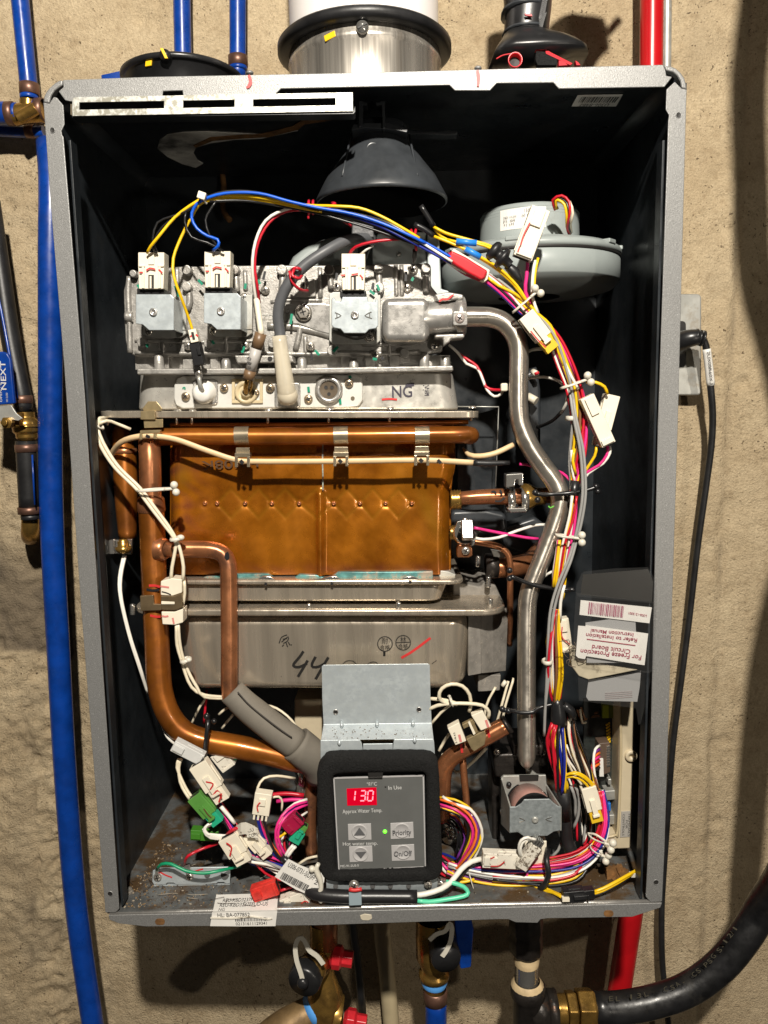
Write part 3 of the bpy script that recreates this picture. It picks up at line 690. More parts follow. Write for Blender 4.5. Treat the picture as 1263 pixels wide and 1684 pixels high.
ring(P(44, 737, .2), ZA, 18.5*k, 13*k, crimp, t); ring(P(49, 839, .2), ZA, 19*k, 12*k, crimp, t); ring(P(50, 850, .2), ZA, 15*k, 8*k, blackrub, t, 'seal')
b = MB(); b.tube([P(50, 852, .205), P(50, 866, .207), P(50, 880, .22), P(50, 884, .25)], [14*k, 15*k, 15*k, 13*k], 18, .003); b.build('elbow', brass, t)
# right side: red pipe, conduit, outlet cover, plug and cord
t = pipe('water_pipe', 'red pipe rising above the right end of the cabinet', 'pipe', [(1072, -80, .215), (1072, 0, .215), (1071, 110, .215), (1071, 180, .215)], 18.5, redpex, 'red water pipes')
pipe('conduit', 'thin grey metal conduit beside the upper red pipe', 'conduit', [(1097, -80, .235), (1097, 0, .235), (1096, 110, .235), (1096, 180, .235)], 7.5, galv)
pipe('water_pipe', 'red pipe below the cabinet at the right', 'pipe', [(1050, 1400, .215), (1038, 1500, .215), (1020, 1620, .215), (1004, 1740, .215)], 18.5, redpex, 'red water pipes')
t = thing('outlet_box', 'square galvanised outlet cover right of the cabinet', 'outlet cover', P(1130, 566, .245))
MB().rpx(1070, 483, 1154, 650, 7, .243, .018).build('cover', galv, t, bevel=.002, seg=3)
MB().rpx(1095, 528, 1128, 604, 6, .2415, .003).build('socket_face', dark, t)
t = thing('power_cord', 'black power cord plugged into the outlet and hanging down', 'cord', P(1145, 560, .22)); k = mpp(1145, 560, .22)
b = MB(); b.tube([P(1106, 566, .24), P(1118, 562, .22), P(1132, 557, .212), P(1143, 555, .21), P(1150, 553, .21)], [20*k, 22*k, 17*k, 14*k, 12*k], 16, .003)
b.build('plug', blackp, t, bevel=.001)
for i in range(3): MB().lathe([(8*k, -2*k), (13*k, -1.5*k), (13*k, 1.5*k), (8*k, 2*k)], P(1143+i*6, 553.5+i*1.5, .21), Vector((1, 0, -.25)), 18).build('strain_ring', blackp, t)
MB().tube([P(*p) for p in [(1150, 553, .21), (1158, 561, .211), (1163, 580, .213), (1168, 630, .215), (1172, 680, .22), (1170, 730, .225), (1161, 800, .23), (1147, 900, .235), (1133, 1020, .24), (1120, 1120, .24), (1106, 1230, .24), (1098, 1340, .24), (1091, 1440, .235), (1088, 1500, .23), (1089, 1580, .23), (1095, 1640, .23), (1103, 1720, .23)]], 5.6*k, 12, .01).build('cable', blackrub, t)
b = MB(); b.tube([P(1162, 574, .2128), P(1166, 606, .2140), P(1169, 634, .2150)], 6.6*k, 14, .004); b.build('cord_label', paper, t)
text('2UX08R60X-J', P(1162.5, 578, .2078), P(1167.5, 632, .2098), 5*k, CR, ink, t)
# black condensate cable, pale drain pipe below
pipe('cable', 'thin black cable hanging below the middle of the cabinet', 'cable', [(577, 1480, .2), (581, 1530, .2), (588, 1580, .2), (594, 1640, .2), (596, 1665, .22), (597, 1740, .23)], 6.5, blackrub, part='cord')
pipe('drain_pipe', 'pale cream plastic pipe below the cabinet', 'pipe', [(625, 1450, .225), (628, 1530, .225), (637, 1610, .225), (648, 1740, .225)], 13.5, palep)
# left service valve
t = thing('service_valve', 'brass service valve with black cap and red knobs', 'valve', P(530, 1640, .1)); Y = .10; k = mpp(530, 1600, Y)
b = MB(); b.lathe([(21*k, 60*k), (21*k, 20*k), (24*k, 14*k), (24*k, 4*k), (17*k, -4*k), (17*k, -34*k), (24*k, -58*k), (29*k, -72*k), (29*k, -140*k)], P(532, 1570, Y), ZA, 26); b.build('body', brass, t)
MB().tube([P(534, 1470, Y), P(534, 1560, Y)], 21*k, 24, smooth=False).build('copper_stub', copper, t)
b = MB(); b.tube([P(520, 1585, Y-.012), P(506, 1600, Y-.03)], 24*k, 22, smooth=False); b.build('side_port', brass, t)
b = MB(); b.lathe([(23*k, .010), (26*k, .008), (26.5*k, -.006), (24*k, -.009), (1e-4, -.010)], P(504, 1605, Y-.030), Vector((.25, 1, .1)), 26); b.build('cap', blackp, t)
b = MB(); b.ribbon(catmull([P(x, y, Y-.043) for x, y in ((499, 1615), (495, 1600), (488, 1578), (486, 1555), (492, 1542), (500, 1545), (509, 1562), (522, 1572), (532, 1585))], .002), 7*k, (0, -1, 0), .0012); b.build('strap', whitetie, t)
MB().lathe([(9*k, .002), (9*k, -.002), (6*k, -.004), (1e-4, -.0045)], P(498, 1616, Y-.043), YA, 16).build('strap_button', blackp, t)
for cx, cy in ((562, 1575), (585, 1680)):
    b = MB(); c = P(cx, cy, Y-.006); b.lathe([(12*k, -20*k), (19*k, -14*k), (19*k, -2*k), (13*k, 2*k), (13*k, 18*k), (1e-4, 19*k)], c, Vector((1, -.1, -.12)), 8, False); b.build('red_knob', redp, t, bevel=.0008)
b = MB(); b.tube([P(412, 1745, Y-.01), P(450, 1704, Y-.01), P(490, 1676, Y-.005), P(522, 1656, Y)], [30*k, 29*k, 27*k, 22*k], 24, .004); b.build('branch', mat('dusty_brass', (.24, .155, .07), .5, .4, var=.3, vscale=60, bump=.1, bscale=300, dirt=(.10, .06, .03), dscale=40), t)
b = MB(); b.tube([P(511, 1664, Y-.002), P(527, 1653, Y)], 25*k, 24, smooth=False); b.build('blue_tape', bluelt, t)
MB().lathe([(30*k, -6*k), (31*k, 0), (30*k, 6*k)], P(553, 1668, Y), Vector((1, 0, -.3)), 22).build('union_ring', brass, t)
# middle valve with blue handle
t = thing('drain_valve', 'bronze valve with black cap and blue handle over a blue pipe', 'valve', P(713, 1600, .1)); k = mpp(715, 1600, Y)
b = MB(); b.lathe([(28*k, 40*k), (29*k, 10*k), (29*k, -30*k), (22*k, -48*k), (22*k, -56*k), (25*k, -58*k), (25*k, -66*k), (17*k, -70*k), (17*k, -100*k)], P(713, 1545, Y), ZA, 26); b.build('body', brass, t)
b = MB(); b.lathe([(22*k, .02), (24*k, .0), (24*k, -.010), (22*k, -.013), (1e-4, -.0135)], P(730, 1562, Y-.022), Vector((-.12, 1, .1)), 26); b.build('cap', blackp, t)
b = MB(); b.ribbon(catmull([P(x, y, Y-.037) for x, y in ((727, 1572), (734, 1562), (741, 1545), (743, 1525), (739, 1518), (732, 1530), (718, 1535), (706, 1545))], .002), 7*k, (0, -1, 0), .0012); b.build('strap', whitetie, t)
b = MB(); b.prism([P(x, y, Y-.01) for x, y in ((746, 1500), (772, 1500), (779, 1530), (778, 1545), (775, 1592), (757, 1595), (752, 1560), (748, 1530))], YA*.012); b.build('handle', bluep, t, bevel=.002, seg=3)
MB().lathe([(20*k, -6*k), (22*k, 0), (21*k, 6*k)], P(714, 1613, Y), Vector((.05, 0, 1)), 24).build('blue_tape', bluelt, t)
ring(P(716, 1636, Y), ZA, 20*k, 22*k, crimp, t)
pipe('water_pipe', 'blue pipe under the blue-handled valve', 'pipe', [(717, 1640, .1), (717, 1680, .1), (718, 1760, .1)], 17.5, bluep, GP)
# gas line: union, nipple, tee, brass nut and hose
Y = .10; k = mpp(865, 1600, Y)
t = thing('iron_fitting', 'black iron gas pipe tee and threaded nipple', 'pipe fitting', P(870, 1650, Y))
b = MB(); b.lathe([(22*k, 60*k), (28*k, 20*k), (29*k, 5*k), (26*k, -4*k), (28*k, -12*k), (28*k, -34*k), (24*k, -40*k), (18*k, -41*k)], P(865, 1530, Y), ZA, 8, False); b.build('union', irm, t, bevel=.002)
b = MB(); pr = []
for i in range(14): pr += [(17.5*k, -i*4.6*k), (19.3*k, -(i*4.6+2.3)*k)]
b.lathe(pr, P(866, 1570, Y), ZA, 22); b.build('nipple', chrome, t)
b = MB(); b.lathe([(20*k, 8*k), (21*k, 0), (20*k, -8*k)], P(866, 1577, Y), ZA, 22); b.lathe([(21*k, 7*k), (27*k, 0), (26*k, -9*k)], P(867, 1618, Y), ZA, 22); b.build('thread_tape', mat('thread_sealant', (.62, .47, .27), .6, 0, var=.2, vscale=80, bump=.3, bscale=300), t)
b = MB(); b.lathe([(25*k, 12*k), (28.5*k, 9*k), (28.5*k, -8*k), (25*k, -12*k), (25*k, -120*k)], P(868, 1628, Y), ZA, 24); b.build('tee', irm, t)
b = MB(); b.tube([P(872, 1662, Y), P(905, 1660, Y)], 26*k, 22, smooth=False); b.lathe([(24*k, -8*k), (31*k, -7*k), (31*k, 7*k), (26*k, 8*k)], P(908, 1660, Y), XA, 24); b.build('tee_branch', irm, t)
t = thing('gas_hose', 'thick black gas hose curving up to the right from a brass nut', 'hose', P(950, 1656, Y))
b = MB(); pr = []
for i in range(5): pr += [(22*k, (i*3.2)*k), (24*k, (i*3.2+1.6)*k)]
b.lathe(pr, P(916, 1660, Y), XA, 22); b.build('thread', brass, t)
b = MB(); b.lathe([(24*k, 0), (29*k, 1*k), (29*k, 15*k), (26*k, 17*k)], P(931, 1659, Y), XA, 6, False); b.lathe([(26*k, 18*k), (31*k, 19*k), (31*k, 44*k), (27*k, 47*k)], P(931, 1658, Y), XA, 6, False); b.build('nut', brass, t, bevel=.0012)
hp = [(975, 1658, Y), (1020, 1657, Y), (1080, 1646, Y), (1135, 1625, Y), (1185, 1588, Y), (1225, 1540, Y), (1255, 1490, Y)]
def by_shadow(px, py, y):
    S = P(px, py, WY); Lp = LAMP; return S+(Lp-S)*((WY-y)/(WY-Lp.y))
hq = [P(*p) for p in hp]+[P(1296, 1420, .07)]
for q in [(1226, 1440, .03), (1238, 1300, .0), (1256, 1120, -.03), (1280, 1000, -.05), (1320, 850, -.05), (1284, 620, -.05), (1243, 460, -.05), (1236, 300, -.05), (1231, 180, -.05), (1236, 80, -.05), (1250, -30, -.05), (1264, -200, -.05)]:
    v = by_shadow(*q); v.x = max(v.x, P(1263, 842, v.y).x+.020); hq.append(v)
MB().tube(hq, 25*k, 22, .008).build('hose', hosem, t)
for i, (s, x, y, a) in enumerate((('LEE 54-3', 1000, 1648, 3), ('CSA-2', 1062, 1640, 10))):
    pass
hosetxt = [('C', 1092, 1631), ('S', 1103, 1628), ('A', 1113, 1623), ('-', 1124, 1618), ('C', 1140, 1607), ('S', 1147, 1601), ('P', 1160, 1591), ('S', 1166, 1585), ('G', 1173, 1577), ('S', 1183, 1567), ('-', 1189, 1559), ('1', 1194, 1551), ('2', 1200, 1543), ('/', 1205, 1537), ('1', 1210, 1530), ('E', 1001, 1646), ('L', 1012, 1646), ('1', 1036, 1643), ('3', 1047, 1641), ('L', 1060, 1639)]
hm = mat('hose_print', (.075, .066, .045), .6)
for ch, x, y in hosetxt:
    ang = 5 if x < 1060 else (18 if x < 1110 else (35 if x < 1170 else 50)); a = math.radians(ang)
    cw = 2.5 if ch in '1/-' else 6.5
    ptext(ch, (x+1, y), (x+1+cw*math.cos(a), y-cw*math.sin(a)), 9 if ch != '-' else 9, Y-.0136, hm, t, off=.0002)
# ================================================================ things standing on the cabinet
# intake cap
t = thing('intake_cap', 'shallow black plastic cap with yellow dots on the cabinet top', 'cap', P(300, 118, .13)); k = mpp(300, 110, .13)*.96; R = 103*k; yfr = .13-R; c = Vector((P(300, 118, .13).x, .13, P(300, 100, yfr).z-.0165))
zt_ = P(300, 82, yfr).z-c.z; b = MB(); b.lathe([(R*.93, H-c.z-.001), (R*.93, zt_-.0055), (R*.97, zt_-.0050), (R, zt_-.0042), (R, zt_-.001), (R*.97, zt_), (R*.90, zt_), (R*.86, zt_-.007), (1e-3, zt_-.008)], c, ZA, 56); b.build('cap', blackp, t)
def onring(px, py, cx, r, cy=.13):   # front point of a vertical cylinder seen at a pixel
    d = ray(px, py); o = CAM; A = d.x**2+d.y**2; ox, oy = o.x-cx, o.y-cy; B = 2*(ox*d.x+oy*d.y); C = ox*ox+oy*oy-r*r
    D = B*B-4*A*C; tt = (-B-math.sqrt(max(D, 0)))/(2*A); return o+d*tt
for x, y, w_, h_ in ((245, 105, 7, 5),):
    q = onring(x, y, c.x, R*.945); n = Vector((q.x-c.x, q.y-c.y, 0)).normalized(); sd = ZA.cross(n)
    MB().box(q+n*.0004, (w_*2*k*.8, h_*2*k*.8, .0016), (sd, (ZA*1+sd*.2).normalized(), n)).build('paint_dot', yellowink, t, bevel=.0004)
q = onring(273, 93, c.x, R*1.0); n = Vector((q.x-c.x, q.y-c.y, 0)).normalized(); sd = ZA.cross(n)
b = MB(); b.lathe([(9*k, -.002), (9*k, .003), (7.5*k, .005), (1e-4, .0055)], q, n, 18); b.build('screw', blackp, t)
MB().box(q+n*.0056, (5*k, 17*k, .0012), (sd, (ZA-sd*.45).normalized(), n)).build('paint_mark', yellowink, t, bevel=.0004)
tg = MB(); tg.prism([P(x, y, .2) for x, y in ((166, 123), (198, 116), (200, 135), (167, 136))], YA*.004); tag(tg.build('blue_tag', bluep, None, bevel=.0008), 'small blue tag showing behind the cabinet top left of the cap', 'tag')
# vent collar and pipe
k = mpp(600, 100, .125); cx = P(600, 100, .125).x; cv = Vector((cx, .125, H)); R = 131*k*.97
t = thing('vent_collar', 'shiny stainless vent collar with screw and yellow mark', 'vent', cv)
b = MB(); b.lathe([(R*.97, -.002), (R*.985, .004), (R*.97, .008), (R*.965, .050), (R*.985, .052), (R*.985, .055), (R*.965, .057), (R*.965, .066)], cv, ZA, 72); b.build('collar', mat('brushed_steel', (.58, .54, .48), .30, .8, var=.35, vscale=150, rvar=.1, stretch=(1, 1, .02), dirt=(.30, .24, .18), dscale=40, dlo=.6, dhi=.8), t)
Rg = 142*k
b = MB(); b.lathe([(R*.97, .0615), (Rg*.96, .062), (Rg, .064), (Rg*1.0, .0690), (Rg*.97, .0710), (R*.9, .0720)], cv, ZA, 72); b.build('gasket', blackrub, t)
q = onring(596, 47, cx, R*.975, .125); n = Vector((q.x-cx, q.y-.125, 0)).normalized()
b = MB(); b.lathe([(9.5*k, -.002), (9.5*k, .003), (8*k, .0045), (1e-4, .005)], q, n, 18); b.build('screw', chrome, t)
MB().box(q+n*.005, (15*k, 2.4*k, .0008), (ZA.cross(n)*.9+ZA*.43, n.cross(ZA)*.43+ZA*.9, n)).build('screw_slot', dark, t)
q = onring(543, 60, cx, R*.972, .125); n = Vector((q.x-cx, q.y-.125, 0)).normalized(); sd = ZA.cross(n)
MB().box(q+n*.0005, (19*k, 9*k, .0012), ((sd*.97+ZA*.22).normalized(), (ZA*.97-sd*.22).normalized(), n)).build('paint_dot', yellowink, t, bevel=.0015)
t = thing('vent_pipe', 'wide white plastic vent pipe rising from the steel collar', 'pipe', cv+ZA*.05)
MB().lathe([(125*k*.97, .05), (125*k*.97, .30)], cv, ZA, 64).build('tube', pvc, t)
# cordless drill standing on its battery
Yd = .10; k = mpp(870, 80, Yd)
t = thing('cordless_drill', 'black cordless drill with red trim standing on the cabinet', 'drill', P(880, 108, Yd))
def loft(secs, m, name, bev=0, n=20, par=None):
    """secs: (px, py, half width px, half depth m, squareness)"""
    mb = MB(); vs = []
    for (px, py, hw, hd, sq) in secs:
        c = P(px, py, Yd)
        for i in range(n):
            a = 2*math.pi*i/n; ca, sa = math.cos(a), math.sin(a)
            vs.append(c+XA*(math.copysign(abs(ca)**sq, ca)*hw*k)+YA*(math.copysign(abs(sa)**sq, sa)*hd))
    m_ = len(secs); fs = [[i*n+a, i*n+(a+1) % n, (i+1)*n+(a+1) % n, (i+1)*n+a] for i in range(m_-1) for a in range(n)]
    fs += [list(range(n-1, -1, -1)), list(range((m_-1)*n, m_*n))]
    mb.add(vs, fs, True); return mb.build(name, m, par or t)
loft([(868, -75, 41, .024, .8), (868, -20, 40, .022, .85), (868, 20, 37, .021, .85), (865, 55, 36, .020, .85), (862, 76, 35, .020, .8)], blackp, 'handle')
loft([(862, 20, 37.5, .0225, .85), (862, 24, 37.5, .0225, .85)], duct, 'grip_band')
loft([(862, 56, 36.5, .0215, .85), (862, 59, 36.5, .0215, .85)], duct, 'grip_band')
loft([(862, 62, 36, .021, .8), (866, 74, 44, .030, .7), (872, 84, 57, .036, .6), (877, 95, 68, .040, .5), (880, 104, 75, .042, .45), (880, 112, 77, .042, .45)], blackp, 'foot')
loft([(875, -190, 46, .030, .8), (872, -120, 44, .028, .8), (868, -75, 42, .025, .8)], blackp, 'motor_housing')
sh = [by_shadow(x, y, .10) for x, y in ((905, 120), (940, 80), (975, 62), (998, 56), (1020, 32))]
b = MB(); b.tube([P(872, -150, Yd), sh[0], sh[1], sh[2], sh[3]], [.026, .027, .028, .026, .013], 22, .005); b.build('chuck', blackp, t)
MB().cyl(sh[3], sh[4], .0035, 10).build('drill_bit', chrome, t)
yf = Yd-.044
b = MB(); b.lathe([(9.5*k, .004), (11.5*k, -.001), (11*k, -.002), (9*k, -.0005), (8*k, .004)], P(847, 99.5, yf+.003), YA, 22); b.mi = 1; b.lathe([(8.4*k, .0035), (1e-4, .004)], P(847, 99.5, yf+.003), YA, 22); b.build('red_ring', [redp, dark], t)
fy = lambda py: Yd-(.0305 if py < 74 else (.0305+(py-74)*.00058 if py < 88 else .0386+(py-88)*.0002))-.0006
def onfoot(px, name, m, dy=0.0):
    mb = MB(); mb.prism([P(a, b2, fy(b2)+dy) for a, b2 in px], YA*.006); return mb.build(name, m, t, bevel=.0003)
mred = mat('matte_red', (.5, .02, .03), .6)
onfoot([(872, 72), (890, 72), (897, 79), (896, 82), (880, 81), (874, 79)], 'red_trim', mred); onfoot([(877, 74.5), (888, 74), (893, 79), (881, 79)], 'trim_recess', foam, -.0008)
onfoot([(896, 79), (906, 86), (942, 104), (938, 107), (898, 88)], 'red_trim', mred); onfoot([(919, 99), (928, 101), (934, 107), (919, 108)], 'red_trim', mred, -.001); onfoot([(946, 99), (951, 102), (955, 107), (948, 107)], 'red_trim', mred, .010)
MB().tube([P(x, y, fy(y)) for x, y in ((816, 97), (827, 91), (843, 88))], 1.0*k, 6, .002).build('red_line', mred, t)
onfoot([(882, 84), (896, 85), (917, 97), (916, 107), (884, 107), (881, 98)], 'foot_pad', foam)
b = MB(); b.plate([(863, 22), (874, 23), (875.5, 26.5), (864, 25)], Yd-.0235, .002); b.build('red_mark', redp, t)
b = MB()
for i in range(9):
    y = 2+i*3.1; b.plate([(886+i*.1, y+2), (901-i*.6, y-6), (901-i*.6, y-4.4), (886+i*.1, y+3.6)], Yd-.0195, .004)
for i in range(12):
    y = 26+i*3.1; b.plate([(886+i*.2, y+2), (899-i*.9, y-6), (899-i*.9, y-4.4), (886+i*.2, y+3.6)], Yd-.0195, .004)
b.build('grip_ridges', blackrub, t)
# ================================================================ dark duct and blower at the back
t = thing('exhaust_duct', 'dark grey plastic exhaust hood hanging under the cabinet top', 'duct', P(625, 250, .17)); k = mpp(620, 250, .16); cz = P(625, 210, .13)
c = Vector((cz.x, .070, P(625, 212, .040).z)); k = mpp(620, 250, .040) 
b = MB(); b.lathe([(44*k, .012), (50*k, .010), (52*k, 0), (56*k, -10*k), (74*k, -36*k), (95*k, -62*k), (108*k, -86*k), (114*k, -97*k), (114*k, -102*k), (111*k, -103*k)], c, ZA, 48); b.build('hood', duct, t)
MB().lathe([(112*k, -101.5*k), (106*k, -98*k), (86*k, -60*k), (58*k, -20*k), (1e-3, -16*k)], c, ZA, 48).build('hood_opening', mat('shade_black', (.004, .004, .004), .9, spec=.1), t)  # near-black colour stands for the shade inside the hood
b = MB()
b.plate([(590, 166), (597, 166), (597, 168), (604, 168), (604, 173), (597, 173), (596, 207), (590, 209)], .034, .012); b.plate([(618, 173), (618, 168), (625, 168), (625, 166), (633, 166), (634, 211), (629, 211), (628, 173)], .034, .012)
b.plate([(580, 205), (600, 202), (640, 202), (671, 212), (669, 218), (640, 212), (600, 210), (578, 214)], .036, .02); b.build('bracket', duct, t, bevel=.0012)
b = MB(); b.plate([(668, 213), (700, 215), (724, 216), (738, 214), (753, 215), (753, 220), (738, 222), (700, 221), (668, 221)], .062, .012); b.build('arm', duct, t, bevel=.001)
b = MB(); q = onring(613, 245, c.x, 64*k, .070); b.lathe([(11*k, .004), (11*k, -.0012), (9*k, -.0018), (7.5*k, -.0008), (1e-4, -.0006)], q, Vector((.05, 1, -.3)), 24); b.build('boss', duct, t)
for sx in (-1, 1):
    q0, q1 = onring(625+sx*48, 222, c.x, 58*k, .070), onring(625+sx*62, 290, c.x, 104*k, .070); MB().tube([q0, (q0+q1)/2, q1], .0009, 8, .01).build('mould_seam', duct, t)
# blower
Yb = .142; k = mpp(870, 440, Yb); c = Vector((P(870, 440, Yb).x, Yb, P(870, 440, Yb).z))
t = thing('blower_fan', 'round grey blower fan with a motor on top behind the wires', 'fan', c)
zf = lambda py: P(870, py, Yb-144*k).z-c.z
zm = lambda py: P(862, py, Yb-79*k).z-c.z
b = MB(); b.lathe([(50*k, zf(452)-.008), (105*k, zf(452)-.0065), (134*k, zf(452)-.003), (142*k, zf(452)+.002), (144*k, zf(446)), (144*k, zf(406)), (141*k, zf(404))], c, ZA, 72); b.build('lower_housing', fanm, t)
MB().lathe([(142*k, zf(408)), (144.9*k, zf(407)), (144.9*k, zf(401)), (142*k, zf(400))], c, ZA, 72).build('groove', dark, t)
b = MB(); b.lathe([(141*k, zf(403)), (145*k, zf(402)), (146*k, zf(396)), (144*k, zf(390)), (136*k, zf(387)), (133*k, zf(384)), (104*k, zf(384)+.004), (82*k, zf(384)+.005)], c, ZA, 72); b.build('upper_housing', fanm, t)
b = MB(); b.lathe([(84*k, zf(384)), (80*k, zf(384)+.007), (79*k, zm(338)), (76*k, zm(331)), (60*k, zm(327)), (1e-3, zm(326))], c, ZA, 56); b.build('motor', fanm, t)
for i in range(3): MB().lathe([(78.8*k, zm(349-i*5)), (79.7*k, zm(348-i*5)), (78.8*k, zm(347-i*5))], c, ZA, 56).build('motor_groove', fanm, t)
for aa in (200, 250, 318, 345):
    th = math.radians(aa); q = c+Vector((math.cos(th)*139*k, math.sin(th)*139*k, zf(389))); b = MB(); b.box(q, (.012, .009, .004), (Vector((-math.sin(th), math.cos(th), 0)), Vector((math.cos(th), math.sin(th), 0)), ZA)); b.build('case_clip', fanm, t, bevel=.0012)
b = MB()
pts = [onring(x, 0, c.x, 79.9*k, Yb) for x in range(822, 906, 6)]
zt, zb = onring(862, 341, c.x, 79.9*k, Yb).z, onring(862, 375, c.x, 79.9*k, Yb).z
vs = [Vector((p.x, p.y-.0002, zz)) for p in pts for zz in (zb, zt)]
b.add(vs, [[2*i, 2*i+2, 2*i+3, 2*i+1] for i in range(len(pts)-1)]); b.build('motor_label', paper, t)
def ctext(s, x0, x1, y, h, m):
    a, b2 = onring(x0, y, c.x, 80.4*k, Yb), onring(x1, y, c.x, 80.4*k, Yb); a.z = b2.z = (a.z+b2.z)/2; text(s, a, b2, h*k, ZA, m, t, .0012)
ctext('120 V', 862, 878, 348, 5, ink); ctext('60 Hz', 858, 874, 356, 4.5, ink); ctext('MED 115/230', 829, 850, 359, 3, ink); ctext('FI. 00', 829, 848, 365, 3, ink); ctext('71 LM', 829, 846, 371, 3, ink)
bundle([(915, 344, .075), (912, 330, .07), (922, 326, .068), (933, 334, .066), (936, 352, .066), (934, 372, .075), (938, 385, .10)], 'KRYC', 5, t, .0011, 4)
# pale shroud behind the manifold
t = thing('burner_shroud', 'pale blue grey sheet metal shroud behind the manifold', 'shroud', P(660, 450, .11))
b = MB(); b.plate([(470, 440), (480, 420), (505, 401), (545, 386), (590, 384), (625, 395), (640, 440), (640, 470), (470, 470)], .125, .06); b.build('dome', fanm, t, bevel=.008, seg=4)
b = MB(); b.plate([(612, 470), (612, 400), (622, 383), (700, 381), (704, 470)], .105, .02); b.build('plate', mat('shroud_paint', (.45, .50, .50), .4, .2, var=.08, vscale=50), t, bevel=.0012)
b = MB(); b.plate([(703, 470), (703, 386), (722, 388), (726, 475), (738, 478), (742, 495), (703, 490)], .100, .03); b.build('side_plate', MATS['shroud_paint'], t, bevel=.0012)
MB().sph(P(656, 419, .104), 4.2*mpp(656, 419, .104), 12).build('rivet', galv, t)
# ================================================================ burner manifold
Ym = .062
man = thing('gas_manifold', 'cast aluminium gas manifold with three solenoid valves', 'gas manifold', P(470, 510, Ym))
b = MB()
b.plate([(222, 447), (250, 441), (300, 438), (440, 436), (560, 436), (640, 434), (706, 433), (709, 440), (709, 470), (720, 484), (748, 492), (748, 556), (728, 560), (728, 578), (700, 582), (560, 586), (480, 584), (400, 586), (222, 586), (210, 578), (206, 560), (204, 520), (203, 478), (207, 462)], Ym, .026)
b.build('casting', alu, man, bevel=.0014, seg=3)
# raised rails and webs
def rail(pts, rpx, y, name='rib', m=alu, flat=1.0, n=8):
    k = mpp(pts[0][0], pts[0][1], y); MB().tube([P(a, b2, y) for a, b2 in pts], rpx*k, n, .004, flat=flat).build(name, m, man)
rail([(213, 455), (211, 480), (213, 530), (214, 580)], 5, Ym)
rail([(207, 521), (219, 521)], 9, Ym-.001, 'lug', n=10)
for x0, ys in ((277, (445, 500)), (291, (440, 470)), (372, (548, 582)), (322, (545, 575)), (268, (562, 583)), (403, (445, 478)), (418, (438, 480)), (651, (436, 486)), (660, (436, 486)), (526, (440, 490)), (640, (560, 586)), (502, (552, 584))):
    rail([(x0, ys[0]), (x0+1, ys[1])], 4, Ym)
rail([(222, 560), (300, 562), (370, 562), (420, 560)], 3.5, Ym); rail([(440, 536), (480, 537), (520, 545), (545, 552)], 7, Ym)
rail([(494, 520), (493, 545), (486, 575)], 5, Ym-.001); rail([(445, 497), (470, 494), (530, 494)], 3, Ym)
rail([(222, 580), (320, 581), (420, 580), (500, 582), (560, 580), (640, 581), (690, 578)], 3.5, Ym)
rail([(596, 566), (640, 566), (690, 562)], 4, Ym)
for x, y, r in ((310, 446, 8), (310, 473, 8), (388, 446, 8), (465, 446, 8.5), (542, 446, 8.5), (623, 443, 8), (700, 443, 8), (237, 564, 8), (547, 577, 8.5), (665, 581, 8), (623, 475, 9), (223, 452, 6), (345, 566, 7), (450, 565, 8)):
    k = mpp(x, y, Ym); q = P(x, y, Ym); b = MB(); b.cyl(q+YA*.002, q-YA*.0075, r*k*1.06, 20, r*k*.97); b.build('boss', alu, man, bevel=.0008)
for pts in (((310, 473), (312, 495), (308, 510)), ((388, 452), (390, 480)), ((465, 452), (462, 490)), ((623, 448), (624, 470)), ((700, 450), (701, 480)), ((542, 452), (545, 475))):
    rail(pts, 5.5, Ym-.002, 'web')
# recessed bays (dark pockets between the ribs)
b = MB()
for q in ([(470, 462), (518, 458), (520, 488), (470, 490)],):
    b.plate(q, Ym-.003, .005)
b.build('raised_pad', alu, man, bevel=.0012)
b = MB(); b.plate([(455, 500), (530, 497), (546, 500), (546, 552), (520, 545), (490, 534), (452, 534)], Ym-.004, .006); b.build('name_pad', alus, man, bevel=.0015)
ptext('25', (457, 526), (474, 526), 9, Ym-.0042, galv, man, off=.0004); ptext('ZD', (431, 526), (450, 526), 9, Ym, galv, man, off=.0006)
b = MB(); b.plate([(240, 568), (262, 564), (262, 582), (240, 583)], Ym-.0006, .001); b.plate([(278, 566), (300, 566), (300, 582), (278, 582)], Ym-.0006, .001); b.plate([(330, 572), (362, 572), (362, 582), (330, 582)], Ym-.0006, .001); b.build('pocket', alus, man)
# outlet dome on the right and its neck
b = MB(); b.rpx(628, 489, 707, 562, 14, Ym-.030, .034); b.build('outlet_chamber', alus, man, bevel=.006, seg=4)
k = mpp(735, 523, .045); c = P(700, 523, .046)
b = MB(); b.lathe([(29*k, -4*k), (26*k, 8*k), (25*k, 40*k), (27*k, 48*k), (31*k, 50*k), (31*k, 64*k), (26*k, 66*k), (20*k, 67*k)], c, Vector((1, 0, .02)), 32); b.build('outlet_neck', alus, man)
b = MB(); b.plate([(714, 484), (738, 480), (762, 484), (763, 492), (720, 496)], .035, .02); b.plate([(714, 556), (728, 556), (729, 570), (740, 562), (742, 558), (764, 556), (764, 548), (716, 550)], .038, .02); b.build('flange_ear', alu, man, bevel=.0015)
b = MB(); b.rpx(745, 512, 769, 535, 3, .029, .005); b.build('clamp_plate', alus, man, bevel=.0006)
screw(756, 523.5, .029, 8.5, man, mat('painted_screw', (.62, .28, .28), .3, .6, var=.5, vscale=400, col2=(.7, .65, .6)))
stroke([(722, 496), (728, 492), (736, 492), (746, 484)], .034, 3.5, redink, man)
